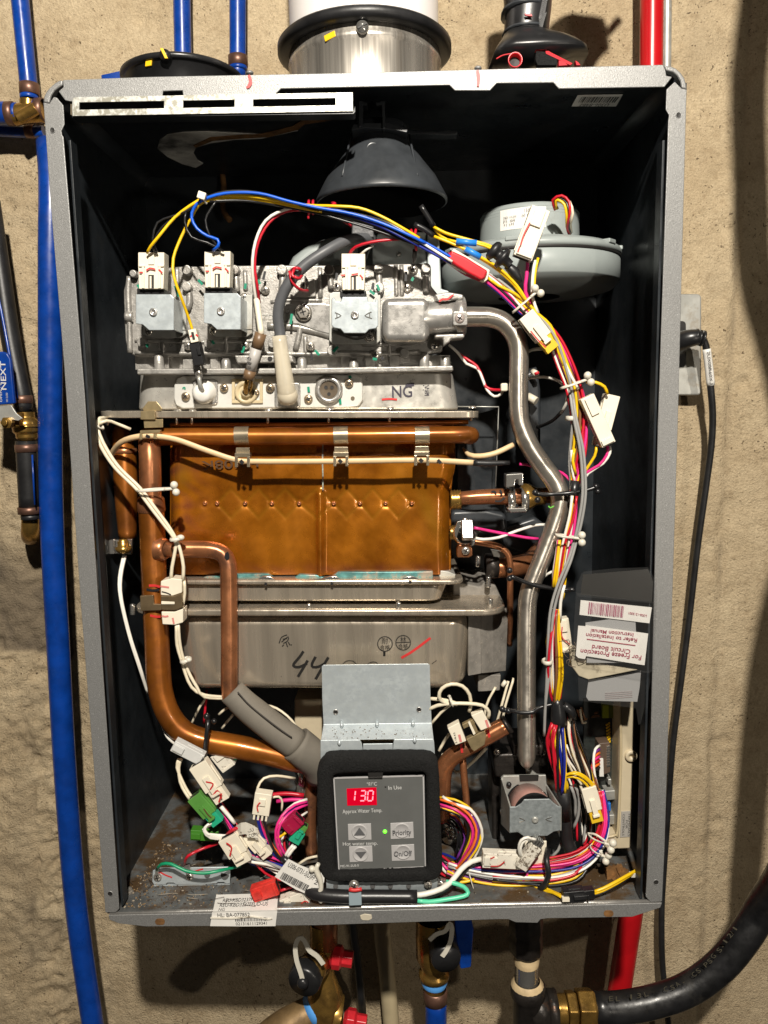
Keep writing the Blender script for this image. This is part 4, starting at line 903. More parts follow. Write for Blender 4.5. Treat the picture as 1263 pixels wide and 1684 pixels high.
# solenoids with their plugs
def bent(px0, px1, y0, y1, side, x2):
    t = MB()
for (x0, y0, x1, y1, xs, kind) in ((223, 484, 286, 543, 304, 0), (335, 482, 396, 542, 413, 0), (545, 488, 622, 548, 0, 1)):
    Yf = .028
    if kind == 0:
        cn = 9
        b = MB(); b.plate([(x0, y0), (x1-6, y0), (x1, y0+6), (x1, y1), (x0+22, y1), (x0+12, y1-cn), (x0, y1-cn-2)], Yf, .0012)
        b.plate([(x1-2, y0+8), (x1, y0+6), (x1, y1), (x1-2, y1)], Yf, .034)
        b.plate([(x0, y0), (x0+2, y0), (x0+2, y1-12), (x0, y1-12)], Yf, .034); cov = b.build('solenoid_cover', zinc, man, bevel=.0008)
        b = MB(); b.plate([(x0+14, y1-10), (xs, y1-12), (xs+2, y1+6), (xs-8, y1+12), (x0+20, y1+12), (x0+10, y1+5)], Ym-.005, .004); b.plate([(x1, y0+4), (xs+2, y0+2), (xs+2, y1), (x1, y1)], Ym-.006, .004); b.build('solenoid_base', galv, man, bevel=.0006)
        cc = P((x0+x1)/2+6, y0+30, Yf+.003); MB().cyl(cc, cc+YA*.03, 22*mpp(x0, y0, Yf), 22).build('coil', dark, man)
    else:
        b = MB(); b.plate([(545, 492), (549, 488), (553, 495), (560, 496), (563, 488), (604, 488), (606, 496), (616, 497), (619, 490), (622, 494), (622, 536), (618, 540), (607, 542), (601, 548), (566, 548), (560, 541), (549, 539), (545, 535)], Yf-.004, .0015)
        cov = b.build('solenoid_cover', zinc, man, bevel=.0007)
        b = MB(); b.plate([(541, 484), (548, 480), (622, 481), (626, 486), (626, 560), (620, 565), (548, 566), (541, 560)], Ym-.007, .005); b.build('solenoid_base', galv, man, bevel=.0007)
        b = MB()
        for xx in (547, 614): b.plate([(xx, 494), (xx+5, 494), (xx+5, 538), (xx, 538)], Yf-.003, .034)
        b.build('solenoid_side', zinc, man)
        cc = P(584, 523, Yf); MB().cyl(cc, cc+YA*.03, 31*mpp(584, 520, Yf), 24).build('coil', dark, man)
    mx, my = ((x0+x1)/2+(0 if kind else -2), (y0+y1)/2)
    b = MB(); kk = mpp(mx, my, Yf); b.lathe([(6.5*kk, .001), (6.5*kk, -.0012), (4*kk, -.0014), (3*kk, -.0006), (1e-4, -.0004)], P(mx, my, Yf-(.004 if kind else 0)), YA, 18); b.build('core_pin', alus, cov)
    cx0 = x0+4 if not kind else 561; 
    b = MB(); b.plate([(cx0-2, y0-10), (cx0+43 if not kind else 602, y0-10), (cx0+43 if not kind else 602, y0+1), (cx0-2, y0+1)], Yf+.004, .02); b.build('plug_socket', blackp, man, bevel=.0006)
for s in ((562, 1), (599, -1)):   # arrow marks on the right solenoid
    x = s[0]
    if s[1] > 0: strokes([[(551, 514), (561, 519), (551, 524)], [(554, 516), (554, 522)]], .024, 1.6, chrome, cov, 'arrow_mark')
    else: strokes([[(611, 513), (600, 519), (612, 524)], [(608, 516), (608, 522)]], .024, 1.6, chrome, cov, 'arrow_mark')
for (x, y, lab) in ((248.5, 446, 'white plug with red tick on the left solenoid'), (357.5, 444, 'white plug with red tick on the second solenoid'), (581, 448, 'white plug with red dashes on the right solenoid')):
    L = 60; yb = .028; k = mpp(x, y, yb); t = thing('solenoid_plug', lab, 'connector', P(x, y, yb), CONN)
    w2 = 21.5 if x < 500 else 19.5
    b = MB(); b.plate([(x-w2, y-31), (x+w2, y-31), (x+w2, y-8), (x+w2-1.5, y+29), (x-w2+1.5, y+29), (x-w2, y-8)], yb, .013); hs = b.build('housing', whitep, t, bevel=.0005)
    b = MB()
    for sx in (-1, 1):
        b.plate([(x+sx*(w2-1), y-10), (x+sx*(w2-11), y-10), (x+sx*(w2-11), y-7.5), (x+sx*(w2-1), y-7.5)], yb-.0014, .002); b.plate([(x+sx*(w2-6), y-8), (x+sx*(w2-10), y-8), (x+sx*(w2-10), y+28), (x+sx*(w2-6), y+28)], yb-.0012, .002)
    b.plate([(x-5, y-31), (x+5, y-31), (x+5, y-11), (x-5, y-11)], yb-.0010, .002); b.build('latch_rail', whitep, hs, bevel=.0003)
    b = MB(); b.plate([(x-4.5, y+6), (x+4.5, y+6), (x+4.5, y+28), (x-4.5, y+28)], yb-.0002, .001); b.mi = 1; b.plate([(x-2.5, y+8), (x+.5, y+8), (x+.5, y+28), (x-2.5, y+28)], yb-.0012, .0012); b.build('key_slot', [dark, whitep], hs)
    if x < 500: mk = [[(x-8, y-1), (x-2, y-5), (x+7, y-3)], [(x-w2+2, y+2), (x-w2+8, y+2)], [(x+w2-9, y-3), (x+w2-3, y+3)]]
    else: mk = [[(x-3, y+4), (x+8, y+2)], [(x-20, y+5), (x-13, y+4)], [(x+11, y+4), (x+16, y+10)]]
    strokes(mk, yb, 2.4, redink, hs, 'ink_mark', .0016)
for x, y, r in ((293, 493, 7), (401, 489, 7.5), (436, 477, 7.5), (554, 473, 7), (670, 473, 7), (680, 443, 7.5), (612, 489, 6.5), (245, 545, 7), (350, 544, 7), (554, 552, 7), (309, 569, 7), (403, 568, 7), (510, 569, 7.5), (617, 584, 7.5), (715, 569, 7), (352, 474, 6)):
    screw(x, y, Ym-.0045 if y > 480 else Ym-.002, r, man)
hexhead(499, 514, Ym-.006, 10.5, man); hexhead(608, 553, Ym-.008, 7, man)
b = MB()
for x, y in ((513, 566),):
    pass
gl = [[(288, 470), (293, 488)], [(226, 468), (230, 474)], [(326, 460), (333, 468)], [(404, 466), (403, 475)], [(424, 460), (428, 467)], [(480, 516), (478, 533)], [(518, 576), (525, 584)], [(620, 468), (624, 478)], [(677, 462), (680, 456)], [(681, 540), (697, 537)], [(240, 566), (244, 570)], [(402, 570), (398, 580)], [(349, 560), (352, 566)], [(548, 578), (556, 570)], [(608, 478), (616, 484)], [(613, 590), (620, 591)]]
strokes(gl, Ym-.011, 4.2, greenink, man, 'green_mark')
strokes([[(436, 446), (433, 460)], [(554, 449), (553, 461)], [(668, 447), (667, 462)], [(512, 580), (513, 592)], [(627, 587), (631, 591)], [(614, 465), (612, 476)]], Ym-.010, 4, ink, man, 'black_mark')
# posts and gasket between manifold and burner box
b = MB()
for x in (260, 300, 345, 395, 440, 560, 600, 640): b.plate([(x, 584), (x+18, 584), (x+18, 612), (x, 612)], Ym+.004, .02)
b.build('bridge_post', alu, man, bevel=.001)
for x, y in ((262, 595), (372, 602), (497, 600), (582, 602), (698, 592), (732, 598)):
    k = mpp(x, y, .06); b = MB(); b.lathe([(11*k, -10*k), (10*k, -6*k), (8*k, -5*k), (7.5*k, 12*k), (5*k, 16*k), (1e-4, 16*k)], P(x, y+4, .058), ZA, 16); b.build('post', alu, man)
b = MB(); b.plate([(225, 606), (500, 605), (745, 601), (746, 610), (500, 615), (225, 616)], .050, .05); b.build('gasket_strip', alu, man, bevel=.0012)
b = MB(); b.plate([(222, 586), (740, 584), (742, 606), (223, 608)], .072, .03); b.build('web_plate', alu, man)
b = MB(); b.plate([(385, 584), (480, 584), (484, 596), (390, 598)], .046, .02); b.build('lower_lug', alu, man, bevel=.0012)
MB().cyl(P(444, 590, .0455), P(444, 590, .048), 4*mpp(444, 590, .046), 14).build('hole', dark, man)
# ================================================================ burner box
Yb = .066
bur = thing('burner_box', 'pale steel burner box stamped NG under the manifold', 'burner', P(490, 645, Yb))
def gbox(top, bot, y0, depth, name, m, bev, rnd=0.018):
    """box with rounded vertical corners, tapering: top/bot = (x0, x1, py)"""
    mb = MB(); n = 7; vs = []
    for (xa, xb, py) in (top, bot):
        a, b2 = P(xa, py, y0), P(xb, py, y0); z = (a.z+b2.z)/2; r = rnd
        pts = []
        for i in range(n+1):
            th = math.pi/2*i/n; pts.append((a.x+r-r*math.cos(math.pi/2-th), y0+r-r*math.sin(math.pi/2-th)))
        left = [(a.x+r*(1-math.cos(math.pi/2*i/n)), y0+r*(1-math.sin(math.pi/2*i/n))) for i in range(n+1)]
        right = [(b2.x-(x-a.x), y) for x, y in left[::-1]]
        ring_ = [(a.x, y0+depth)]+left+right+[(b2.x, y0+depth)]
        zz = [a.z+(b2.z-a.z)*((x-a.x)/(b2.x-a.x)) for x, _ in ring_]
        vs += [Vector((x, y, q)) for (x, y), q in zip(ring_, zz)]
    m_ = len(vs)//2
    fs = [[i, i+1, m_+i+1, m_+i] for i in range(m_-1)]+[[m_-1, 0, m_, 2*m_-1], list(range(m_-1, -1, -1)), list(range(m_, 2*m_))]
    mb.add(vs, fs, True)
    return mb
gbox((222, 747, 612), (219, 757, 674), Yb, .10, '', None, 0).build('shell', steelb, bur, bevel=.002)
b = gbox((158, 790, 676), (160, 789, 687.5), .048, .15, '', None, 0, .012); b.build('flange', steel, bur, bevel=.0008)
for x in (176, 290, 315, 440, 540, 640, 775):
    y = 687-(x-160)*8/630; k = mpp(x, y, .05)
    b = MB(); pr = [(2.6*k, 0), (2.6*k, -10*k), (1.6*k, -12*k)]; b.lathe(pr, P(x, y+1, .058), ZA, 10); b.build('flange_screw', screwm, bur)
    b = MB(); b.lathe([(6.5*k, 0), (6*k, 3*k), (3*k, 4*k), (1e-4, 4*k)], P(x+2, y-8, .056), ZA, 12); b.build('screw_head', screwm, bur)
b = MB(); b.plate([(286, 633), (290, 622), (300, 618), (585, 616), (594, 620), (596.5, 634), (597, 658), (590, 668), (575, 670), (300, 672), (289, 667), (285, 655)], Yb-.004, .004); splate = b.build('service_plate', mat('plate_white', (.70, .69, .65), .36, .3, var=.07, vscale=60, dirt=(.42, .34, .24), dscale=50, dlo=.62, dhi=.8), bur, bevel=.0015, seg=3)
for (x0, y0, x1, y1) in ((317, 624, 358, 666), (451, 629, 494, 671)):
    b = MB(); b.rpx(x0, y0, x1, y1, 6, Yb-.0062, .003); b.build('raised_frame', alus, bur, bevel=.001)
    b = MB(); b.rpx(x0+4, y0+4, x1-4, y1-4, 5, Yb-.0066, .001); b.build('frame_face', mat('frame_recess', (.42, .40, .36), .35, .5, var=.15, vscale=90), bur)
k = mpp(335, 643, .055)
t2 = MB(); t2.lathe([(20*k, .004), (20*k, -.001), (17*k, -.003), (15*k, -.012), (9*k, -.014), (1e-4, -.0145)], P(336, 645, Yb-.006), Vector((-.05, 1, .12)), 26); t2.build('igniter_boot', mat('ceramic_white', (.80, .78, .73), .3), bur)
b = MB()
for (x0, y0, x1, y1) in ((381, 623, 432, 628), (381, 658, 432, 663), (381, 628, 386, 658), (427, 628, 432, 658)): b.pbox(x0, y0, x1, y1, Yb-.0062, .003)
b.build('rod_frame', palep, bur, bevel=.0004)
b = MB(); k = mpp(405, 645, .06); b.lathe([(19*k, 0), (19*k, -.002), (14*k, -.003), (13*k, -.001), (8*k, -.001), (7*k, -.006), (4.5*k, -.006)], P(405, 645, Yb-.005), YA, 24); b.build('rod_bushing', palep, bur)
b = MB(); b.lathe([(23*k, .002), (23*k, -.002), (20*k, -.004), (15*k, -.004), (14.5*k, -.002)], P(541, 641, Yb-.005), YA, 32); wb = b.build('window_bezel', alus, bur)
b = MB(); b.lathe([(15*k, 0), (1e-4, .0005)], P(541, 641, Yb-.0075), YA, 28); b.build('window_glass', mat('smoked_glass', (.12, .095, .07), .12, 0, var=.3, vscale=90), wb)
b = MB()
for x, y in ((536, 637), (546, 637), (541, 648)): b.lathe([(3*k, 0), (1e-4, .0001)], P(x, y, Yb-.0078), YA, 10)
b.build('window_hole', dark, wb)
for x, y in ((305, 652), (368, 638), (444, 638), (419, 646), (507, 656), (574, 630)): screw(x, y, Yb-.0062, 7.2, bur, mat('bronze_screw', (.50, .40, .28), .25, .8, var=.2, vscale=300))
MB().cyl(P(580, 655, Yb-.0046), P(580, 655, Yb-.002), 3.4*k, 14).build('hole', spring, bur)
strokes([[(507, 636), (508, 645)], [(559, 656), (560, 665)], [(575, 618), (577, 622)], [(554, 650), (556, 655)]], Yb-.005, 4, greenink, splate, 'green_mark'); strokes([[(301, 640), (301, 638), (304, 637), (304, 641)]], Yb-.0042, 2, greenink, bur, 'green_mark')
NGm = mat('stamp_ink', (.035, .03, .05), .5)
ptext('NG', (645, 653.5), (678, 652.5), 19, Yb-.0002, NGm, bur, True)
strokes([[(668, 636), (672, 633), (681, 632)]], Yb-.0004, 5, NGm, bur, 'black_mark'); strokes([[(628, 657), (640, 656), (653, 657)]], Yb-.0004, 3.2, redink, bur, 'red_mark')
rnd = random.Random(2); strokes([[(695+rnd.uniform(0, 9), 633+i*.8), (697+rnd.uniform(0, 9), 633+i*.8)] for i in range(22)], Yb-.0003, .9, NGm, bur, 'stamp_print')
# ================================================================ copper heat exchanger
Yx = .071
hx = thing('heat_exchanger', 'amber lacquered copper heat exchanger box with a dimpled front', 'heat exchanger', P(510, 940, Yx))
hxm = mat('amber_copper', (.32, .088, .004), .27, .5, var=.4, vscale=22, rvar=.09, coat=.35, bump=.10, bscale=90, dirt=(.35, .118, .007), dscale=16, dlo=.5, dhi=.75, col2=(.40, .135, .008))
def add_tint(m):
    nt = m.node_tree; L = nt.links; b = nt.nodes['Principled BSDF']; src = b.inputs['Base Color'].links[0].from_socket
    for att, col in (('bloom', (.16, .030, .035, 1)), ('yellow', (.38, .165, .010, 1))):
        a = nt.nodes.new('ShaderNodeAttribute'); a.attribute_name = att; x = nt.nodes.new('ShaderNodeMix'); x.data_type = 'RGBA'
        L.new(a.outputs['Fac'], x.inputs[0]); L.new(src, x.inputs[6]); x.inputs[7].default_value = col; src = x.outputs[2]
    L.new(src, b.inputs['Base Color'])
add_tint(hxm); HXT = {'bloom': [], 'yellow': []}
def hx_skin():
    """front sheet as one relief grid: belly under the top pipe, a vertical bead, crossed diamond creases and dimples"""
    nx, ny = 230, 124; vs = []; x0, x1, y0, y1 = 276, 748, 696, 945
    rv = [337, 357, 403, 447, 492, 549, 592, 634, 677]
    for j in range(ny+1):
        py = y0+(y1-y0)*j/ny
        xr = 748 if py < 770 else (748-8*min(1, (py-770)/34))
        xl = 279 if py < 760 else 276
        for i in range(nx+1):
            px = xl+(xr-xl)*i/nx
            d = 0.0; band = 0.0
            d -= .0030*math.exp(-((py-765)/38)**4)                      # upper belly
            e = min(px-xl, xr-px)
            if e < 22: d += .010*(1-e/22)**2                            # rounded ends
            d -= .0060*math.exp(-((px-527)/5.5)**2)*(1/(1+math.exp(-(py-806)/2)))
            for k in range(len(rv)-1):
                a, b2 = rv[k], rv[k+1]
                if a == 337 or (a == 492): 
                    if a == 337: continue
                w2 = b2-a
                if a <= px <= b2:
                    u = (px-a)/w2; tri = abs(u-.5)*2                      # 1 at the dimples, 0 in the middle
                    for s in (-1, 1):
                        dd = abs((py-828)-s*(1-tri)*24)
                        d += .00045*math.exp(-(dd/4.2)**2); band = max(band, math.exp(-(dd/4.5)**2))
            for a in rv:
                rr = math.hypot(px-a, py-828)
                d += .0014*math.exp(-(rr/7)**2)-.0026*math.exp(-(rr/3)**2)
            d += .0006*math.sin(px*.021+1)*math.sin(py*.027)+.0004*math.sin(px*.06+py*.05)
            vs.append(P(px, py, Yx)+YA*d)
            w1 = math.sin(px*.11+math.sin(py*.09)*2)*math.sin(py*.13+math.sin(px*.05)*2)
            bl = math.exp(-(((px-285)/42)**2+((py-775)/50)**2))*(.5+.6*w1)+.5*math.exp(-(((px-300)/30)**2+((py-850)/40)**2))*(.4+.6*w1)+.45*math.exp(-((py-938)/10)**2)*(.6+.4*w1)
            yl = .8*math.exp(-(((px-300)/16)**2+((py-785)/24)**2))+.38*band+.7*math.exp(-((px-705-(py-840)*.35)/13)**2)*math.exp(-((py-845)/45)**2)+.35*math.exp(-((px-655)/18)**2)*math.exp(-((py-770)/40)**2)
            HXT['bloom'].append(max(0, min(1, bl))); HXT['yellow'].append(max(0, min(1, yl)))
    W = nx+1; fs = [[j*W+i, (j+1)*W+i, (j+1)*W+i+1, j*W+i+1] for j in range(ny) for i in range(nx)]
    n = len(vs)
    # back edge so the sheet has depth
    top = [P(xl_, 696, Yx+.11) for xl_ in (279, 748)]
    mb = MB(); mb.add(vs, fs, True); return mb
fs_ = hx_skin().build('front_sheet', hxm, hx)
for kk_, vals in HXT.items():
    at_ = fs_.data.attributes.new(kk_, 'FLOAT', 'POINT'); at_.data.foreach_set('value', vals)
b = MB(); b.prism([P(279, 700, Yx+.012), P(745, 700, Yx+.012), P(738, 944, Yx+.012), P(278, 944, Yx+.012)], YA*.10); b.build('core', hxm, hx, bevel=.002)
rim_ = MB(); rim_.tube([P(744, 696, Yx+.012), P(746, 765, Yx+.010), P(740, 802, Yx+.014), P(739, 944, Yx+.014)], .0016, 8, .006); rim_.build('edge_seam', hxm, hx)
for x in (337, 357, 403, 447, 492, 549, 592, 634, 677):
    k = mpp(x, 828, Yx); MB().lathe([(3.6*k, .001), (3.3*k, -.0008), (1.6*k, -.0015), (1.1*k, -.0008), (1e-4, -.0006)], P(x, 828, Yx-.0002), YA, 14).build('rivet', copper, hx)
b = MB(); b.ribbon(catmull([P(x, y, Yx-.0050) for x, y in ((531, 732), (530.5, 760), (531, 780), (531, 806))], .003), .0011, (0, -1, 0), .0006); b.build('seam_line', mat('seam_flux', (.34, .38, .33), .4, .3, var=.6, vscale=300), hx)
up = P(440, 770, Yx-.0068)
ptext('HK08K', (424, 753), (331, 759), 15, Yx-.0052, mat('stencil_ink', (.07, .032, .012), .5), hx, True, off=.0003)
# heat tint bloom at the upper left corner
tint = mat('heat_tint', (.30, .085, .04), .25, .5, var=.5, vscale=70, col2=(.42, .24, .05), dirt=(.20, .06, .12), dscale=60, dlo=.5, dhi=.65)
# top pipe across the front with three spring clips
t = thing('copper_pipe', 'horizontal copper pipe across the top of the amber exchanger', 'pipe', P(520, 716, .056), 'copper pipes'); k = mpp(520, 716, .056)
MB().tube([P(248, 722, .066), P(262, 719, .058), P(300, 718, .056), (P(520, 717.5, .056)), P(745, 715, .056), P(766, 715, .058), P(774, 716, .068), P(772, 718, .10)], 14.2*k, 22, .005).build('tube', copperg, t)
b = MB(); b.tube([P(280, 699, .066), P(520, 698, .066), P(770, 694, .066)], 4*k, 10, .01); b.build('upper_bead', copperg, t)
for i, x in enumerate((399, 561, 694)):
    cl = thing('spring_clip', ('spring clip on the top copper pipe, left of the exchanger seam', 'spring clip on the top copper pipe beside the exchanger seam', 'spring clip on the top copper pipe near its right end')[i], 'clip', P(x, 735, .046), 'spring clips on the top copper pipe')
    w_ = 12; y = 704-(i-1)*1.2; kk = mpp(x, y, .05); pc = P(x, 716.5, .056); R = 15.6*kk; A = []
    b = MB(); n = 10; vs = []
    for j in range(n+1):
        th = math.radians(-20+200*j/n-90); 
        p = pc+Vector((0, -math.cos(math.radians(-80+160*j/n))*R, -math.sin(math.radians(-80+160*j/n))*R))
        vs.append(p)
    b.ribbon(vs, 24*kk, (0, -1, 0), .0007); b.build('band', spring, cl, bevel=.0002)
    b = MB(); b.plate([(x-11, y+31), (x+11, y+31), (x+12, y+41), (x-12, y+41)], .047, .0008); b.plate([(x-13, y+40), (x+12, y+40), (x+12, y+47), (x-13, y+47)], .0405, .008); b.plate([(x-13, y+46), (x-8, y+46), (x-8, y+63), (x-13, y+63)], .0400, .008); b.plate([(x+7, y+46), (x+12, y+46), (x+12, y+63), (x+7, y+63)], .0400, .008)
    b.build('cord_jaw', spring, cl, bevel=.0003)
    strokes([[(x-4, y+52), (x+1, y+57)]], .0395, 6, ink, cl, 'black_mark', .0026)
# bracket that hooks over the burner flange
t = thing('hook_bracket', 'folded brass coloured clip hooked over the burner flange', 'bracket', P(249, 700, .04))
b = MB(); b.plate([(243, 660), (257, 660), (267, 672), (265, 676), (236, 676), (234, 672)], .047, .0015); b.plate([(231, 676), (254, 675), (255, 690), (231, 690)], .0435, .0055); b.plate([(236, 690), (268, 689), (268, 703), (237, 704)], .046, .0012)
b.plate([(230, 708), (263, 707), (263, 712), (230, 713)], .040, .006); b.plate([(229, 713), (234, 713), (234, 723), (229, 723)], .0395, .007); b.plate([(252, 713), (258, 713), (258, 722), (252, 722)], .0395, .007); b.build('plate', mat('brass_zinc', (.46, .36, .20), .3, .65, var=.2, vscale=120), t, bevel=.0004)
# cream freeze-heater cord held by the clips
t = thing('flat_cord', 'flat cream heater cord clipped across the copper exchanger', 'cord', P(500, 760, .044)); k = mpp(500, 760, .042)
MB().tube([P(*p) for p in [(182, 752, .075), (187, 741, .066), (200, 727, .052), (222, 719, .044), (250, 717, .042), (290, 723, .043), (340, 741, .043), (390, 757, .043), (430, 759, .0425), (561, 758.5, .0425), (694, 757, .0425), (780, 761, .045)]], 5.0*k, 10, .005, flat=.7).build('cord', cream, t)
MB().tube([P(778, 761, .045), P(800, 762, .045), P(838, 761, .046)], [5.2*k, 5*k, 3.4*k], 10, .004).build('black_end', blackrub, t)
strokes([[(240, 716), (246, 719)], [(720, 756), (725, 762)]], .040, 5, ink, t, 'black_mark', .0003)
MB().tube([P(762, 738, .075), P(772, 748, .06), P(790, 750, .055), P(815, 745, .054), P(845, 731, .058)], [1.5*k, 4.0*k, 4.5*k, 4.5*k, 4.5*k], 10, .004).build('cord_tail', cream, t)
# left vertical copper riser and its branch
t = thing('copper_pipe', 'thick copper riser pipe at the left bending along the bottom', 'pipe', P(262, 1130, .05), 'copper pipes'); k = mpp(255, 900, .05)
MB().tube([P(*p) for p in [(246, 718, .075), (246, 735, .055), (247, 760, .05), (248, 840, .05)]], 17.5*k, 22, .004).build('tube', copper, t)
MB().tube([P(*p) for p in [(248, 822, .05), (250, 860, .05), (253, 940, .05), (257, 1030, .05), (261, 1110, .05), (266, 1145, .05), (279, 1178, .05), (303, 1205, .05), (340, 1219, .05), (400, 1230, .05), (470, 1246, .052), (505, 1256, .06), (522, 1272, .068)]], [20.5*k]*6+[20*k]*5+[17*k], 24, .004).build('tube', copperg, t)
b = MB(); b.lathe([(17.8*k, 12*k), (21.5*k, 8*k), (22.5*k, -12*k), (21*k, -14*k)], P(248.5, 828, .05), ZA, 26); b.build('collar', copper, t)
MB().tube([P(518, 1262, .072), P(512, 1300, .07), P(510, 1350, .07), P(512, 1405, .07)], 11*k, 18, .006).build('lower_tube', copper, t)
strokes([[(241, 969), (250, 971), (262, 970)]], .05-.0108, 4, ink, t, 'black_mark', .0003); strokes([[(245, 963), (255, 963), (263, 965)], [(247, 1012), (256, 1014), (264, 1014)]], .05-.0104, 4, redink, t, 'red_mark', .0003)
t = thing('copper_pipe', 'thinner copper branch pipe bending down into the grey sleeve', 'pipe', P(377, 1140, .046), 'copper pipes')
MB().tube([P(*p) for p in [(258, 902, .052), (285, 903, .046), (320, 903, .046), (347, 904, .046), (365, 910, .046), (374, 924, .046), (376, 950, .046), (377, 1050, .046), (377, 1130, .046), (381, 1152, .046)]], 14*k, 22, .004).build('tube', copper, t)
b = MB(); b.lathe([(21*k, .004), (19*k, -.001), (16*k, -.0035), (14*k, -.004)], P(268, 903, .046), Vector((-1, .3, 0)), 22); b.build('joint', copper, t)
b = MB(); b.add([P(x, y, .0385-.0002) for x, y in ((370, 910), (375, 907), (377, 912), (377, 918), (373, 922), (369, 917))], [[0, 1, 2, 3, 4, 5]]); b.build('black_mark', ink, t)
t = thing('pipe_sleeve', 'grey foam insulation sleeve slanting down to the right', 'insulation', P(450, 1190, .045))
b = MB(); b.tube([P(381, 1137, .046), P(405, 1161, .045), P(450, 1197, .046), P(487, 1224, .048)], [22*k, 24.5*k, 25*k, 26*k], 26, .005); b.build('upper_sleeve', sleeve, t)
b = MB(); b.tube([P(486, 1222, .048), P(508, 1240, .05), P(522, 1254, .055), P(530, 1272, .06)], [30*k, 30*k, 30*k, 29*k], 26, .004); b.build('lower_sleeve', sleeve, t)
b = MB(); b.tube([P(391, 1138, .0335), P(412, 1161, .0325), P(452, 1193, .0322), P(480, 1213, .034)], .0006, 6, .004); b.build('slit', mat('sleeve_slit', (.05, .045, .04), .9), t)
t = thing('copper_pipe', 'short dark copper stub behind the riser with a soldered band', 'pipe', P(205, 880, .08), 'copper pipes')
MB().tube([P(*p) for p in [(196, 712, .10), (204, 740, .085), (206, 780, .082), (208, 840, .082), (210, 884, .082)]], [17*k, 19*k, 20*k, 18*k, 15*k], 20, .005).build('tube', copperg, t)
for y in (741, 799): b = MB(); b.lathe([(19*k, -4*k), (21.5*k, 0), (19*k, 4*k)], P(205+(y-741)*.03, y, .083), ZA, 22); b.build('band', copper, t)
t = thing('sensor_bracket', 'bright thermistor bracket at the foot of the dark copper stub', 'bracket', P(197, 900, .06))
b = MB(); b.plate([(176, 889), (187, 887), (188, 911), (174, 912)], .06, .004); b.plate([(187, 888), (217, 887), (216, 912), (188, 911)], .066, .004); b.build('plate', chrome, t, bevel=.0005)
b = MB(); b.lathe([(6*k, 14*k), (9*k, 10*k), (9*k, 2*k), (14*k, 0), (12*k, -6*k), (6*k, -10*k)], P(203, 900, .058), ZA, 16); b.build('sensor', brass, t)
# copper stub on the right with its clip
t = thing('copper_pipe', 'copper stub with threads leaving the exchanger right side', 'pipe', P(790, 818, .075), 'copper pipes'); k = mpp(790, 818, .07)
MB().tube([P(752, 820, .074), P(768, 819, .07), P(800, 817, .07), P(860, 816, .072), P(915, 814, .074)], [11*k, 12.5*k, 13.5*k, 13.5*k, 13.5*k], 20, .005).build('tube', copper, t)
b = MB(); pr = []
for i in range(4): pr += [(15*k, i*5*k), (17*k, (i*5+2.5)*k)]
b.lathe(pr, P(740, 822, .074), XA, 22); b.build('thread', brass, t)
strokes([[(808, 809), (813, 808), (816, 812)], [(822, 806), (825, 811), (824, 815)], [(814, 824), (823, 824), (830, 818)]], .0625, 3, ink, t, 'black_mark')
b = MB(); b.lathe([(17*k, 0), (22*k, 4*k), (22*k, 14*k), (15*k, 26*k), (14*k, 40*k)], P(856, 817, .072), XA, 24); b.build('union', brass, t)
t = thing('pipe_clip', 'shiny two-ring quick release clip around the copper stub', 'clip', P(848, 810, .06))
for x0 in (834, 856): 
    b = MB(); b.lathe([(19*k, -6*k), (21*k, -6*k), (21*k, 6*k), (19*k, 6*k)], P(x0+5, 822, .07), XA, 26); b.build('ring', chrome, t)
b = MB(); b.plate([(832, 780), (861, 778), (861, 798), (853, 798), (852, 789), (848, 789), (847, 800), (832, 802)], .052, .012); b.plate([(834, 836), (866, 835), (867, 842), (840, 843)], .056, .01); b.build('bridge', chrome, t, bevel=.0008)
# thermal cut-out and small tubes
t = thing('thermal_cutout', 'bright white overheat switch on a copper hex boss', 'switch', P(765, 885, .055)); Y = .056; k = mpp(765, 880, Y)
b = MB(); b.lathe([(20*k, .004), (20*k, -.001), (15*k, -.004)], P(765, 878, Y), YA, 24); b.build('flange_disc', chrome, t)
b = MB(); cc = P(768.5, 872, Y-.007); ny = -((LAMP-cc).normalized()+(CAM-cc).normalized()).normalized(); nx = (XA-ny*XA.dot(ny)).normalized(); b.box(cc, (18*k, .010, 31*k), (nx, ny, nx.cross(ny))); b.build('body', mat('mirror_steel', (.92, .95, .94), .34, 1.0), t, bevel=.001)
b = MB(); b.plate([(752, 858), (759, 856), (756, 870), (751, 884), (748, 882), (748, 870)], Y-.004, .003); b.plate([(775, 890), (783, 886), (780, 896), (775, 899)], Y-.004, .003); b.build('tab', chrome, t, bevel=.0004)
b = MB(); b.plate([(755, 896), (774, 896), (777, 903), (777, 914), (771, 917), (752, 917), (752, 903)], Y-.002, .01); b.build('hex_boss', copper, t, bevel=.0008)
screw(766, 906, Y-.0035, 7, t); screw(765, 856, Y-.003, 4.5, t)
b = MB(); pr = []
for i in range(3): pr += [(11*k, i*4*k), (13*k, (i*4+2)*k)]
b.lathe(pr, P(739, 876, .072), XA, 18); b.build('thread', brass, t)
t = thing('copper_pipe', 'thin copper tube behind the steel gas tube', 'pipe', P(840, 1000, .085), 'copper pipes')
MB().tube([P(*p) for p in [(775, 890, .075), (795, 893, .075), (820, 899, .075), (833, 908, .076), (839, 925, .077), (839, 970, .078), (839, 1010, .09), (838, 1060, .11)]], 5.2*mpp(838, 950, .078), 12, .004).build('tube', copper, t)
t = thing('copper_pipe', 'dull copper elbow in the dark behind the steel gas tube', 'pipe', P(850, 930, .11), 'copper pipes'); k = mpp(850, 930, .11)
MB().tube([P(*p) for p in [(805, 934, .10), (830, 933, .10), (855, 930, .105), (875, 922, .12), (890, 905, .14)]], 17*k, 18, .004).build('tube', copper, t)
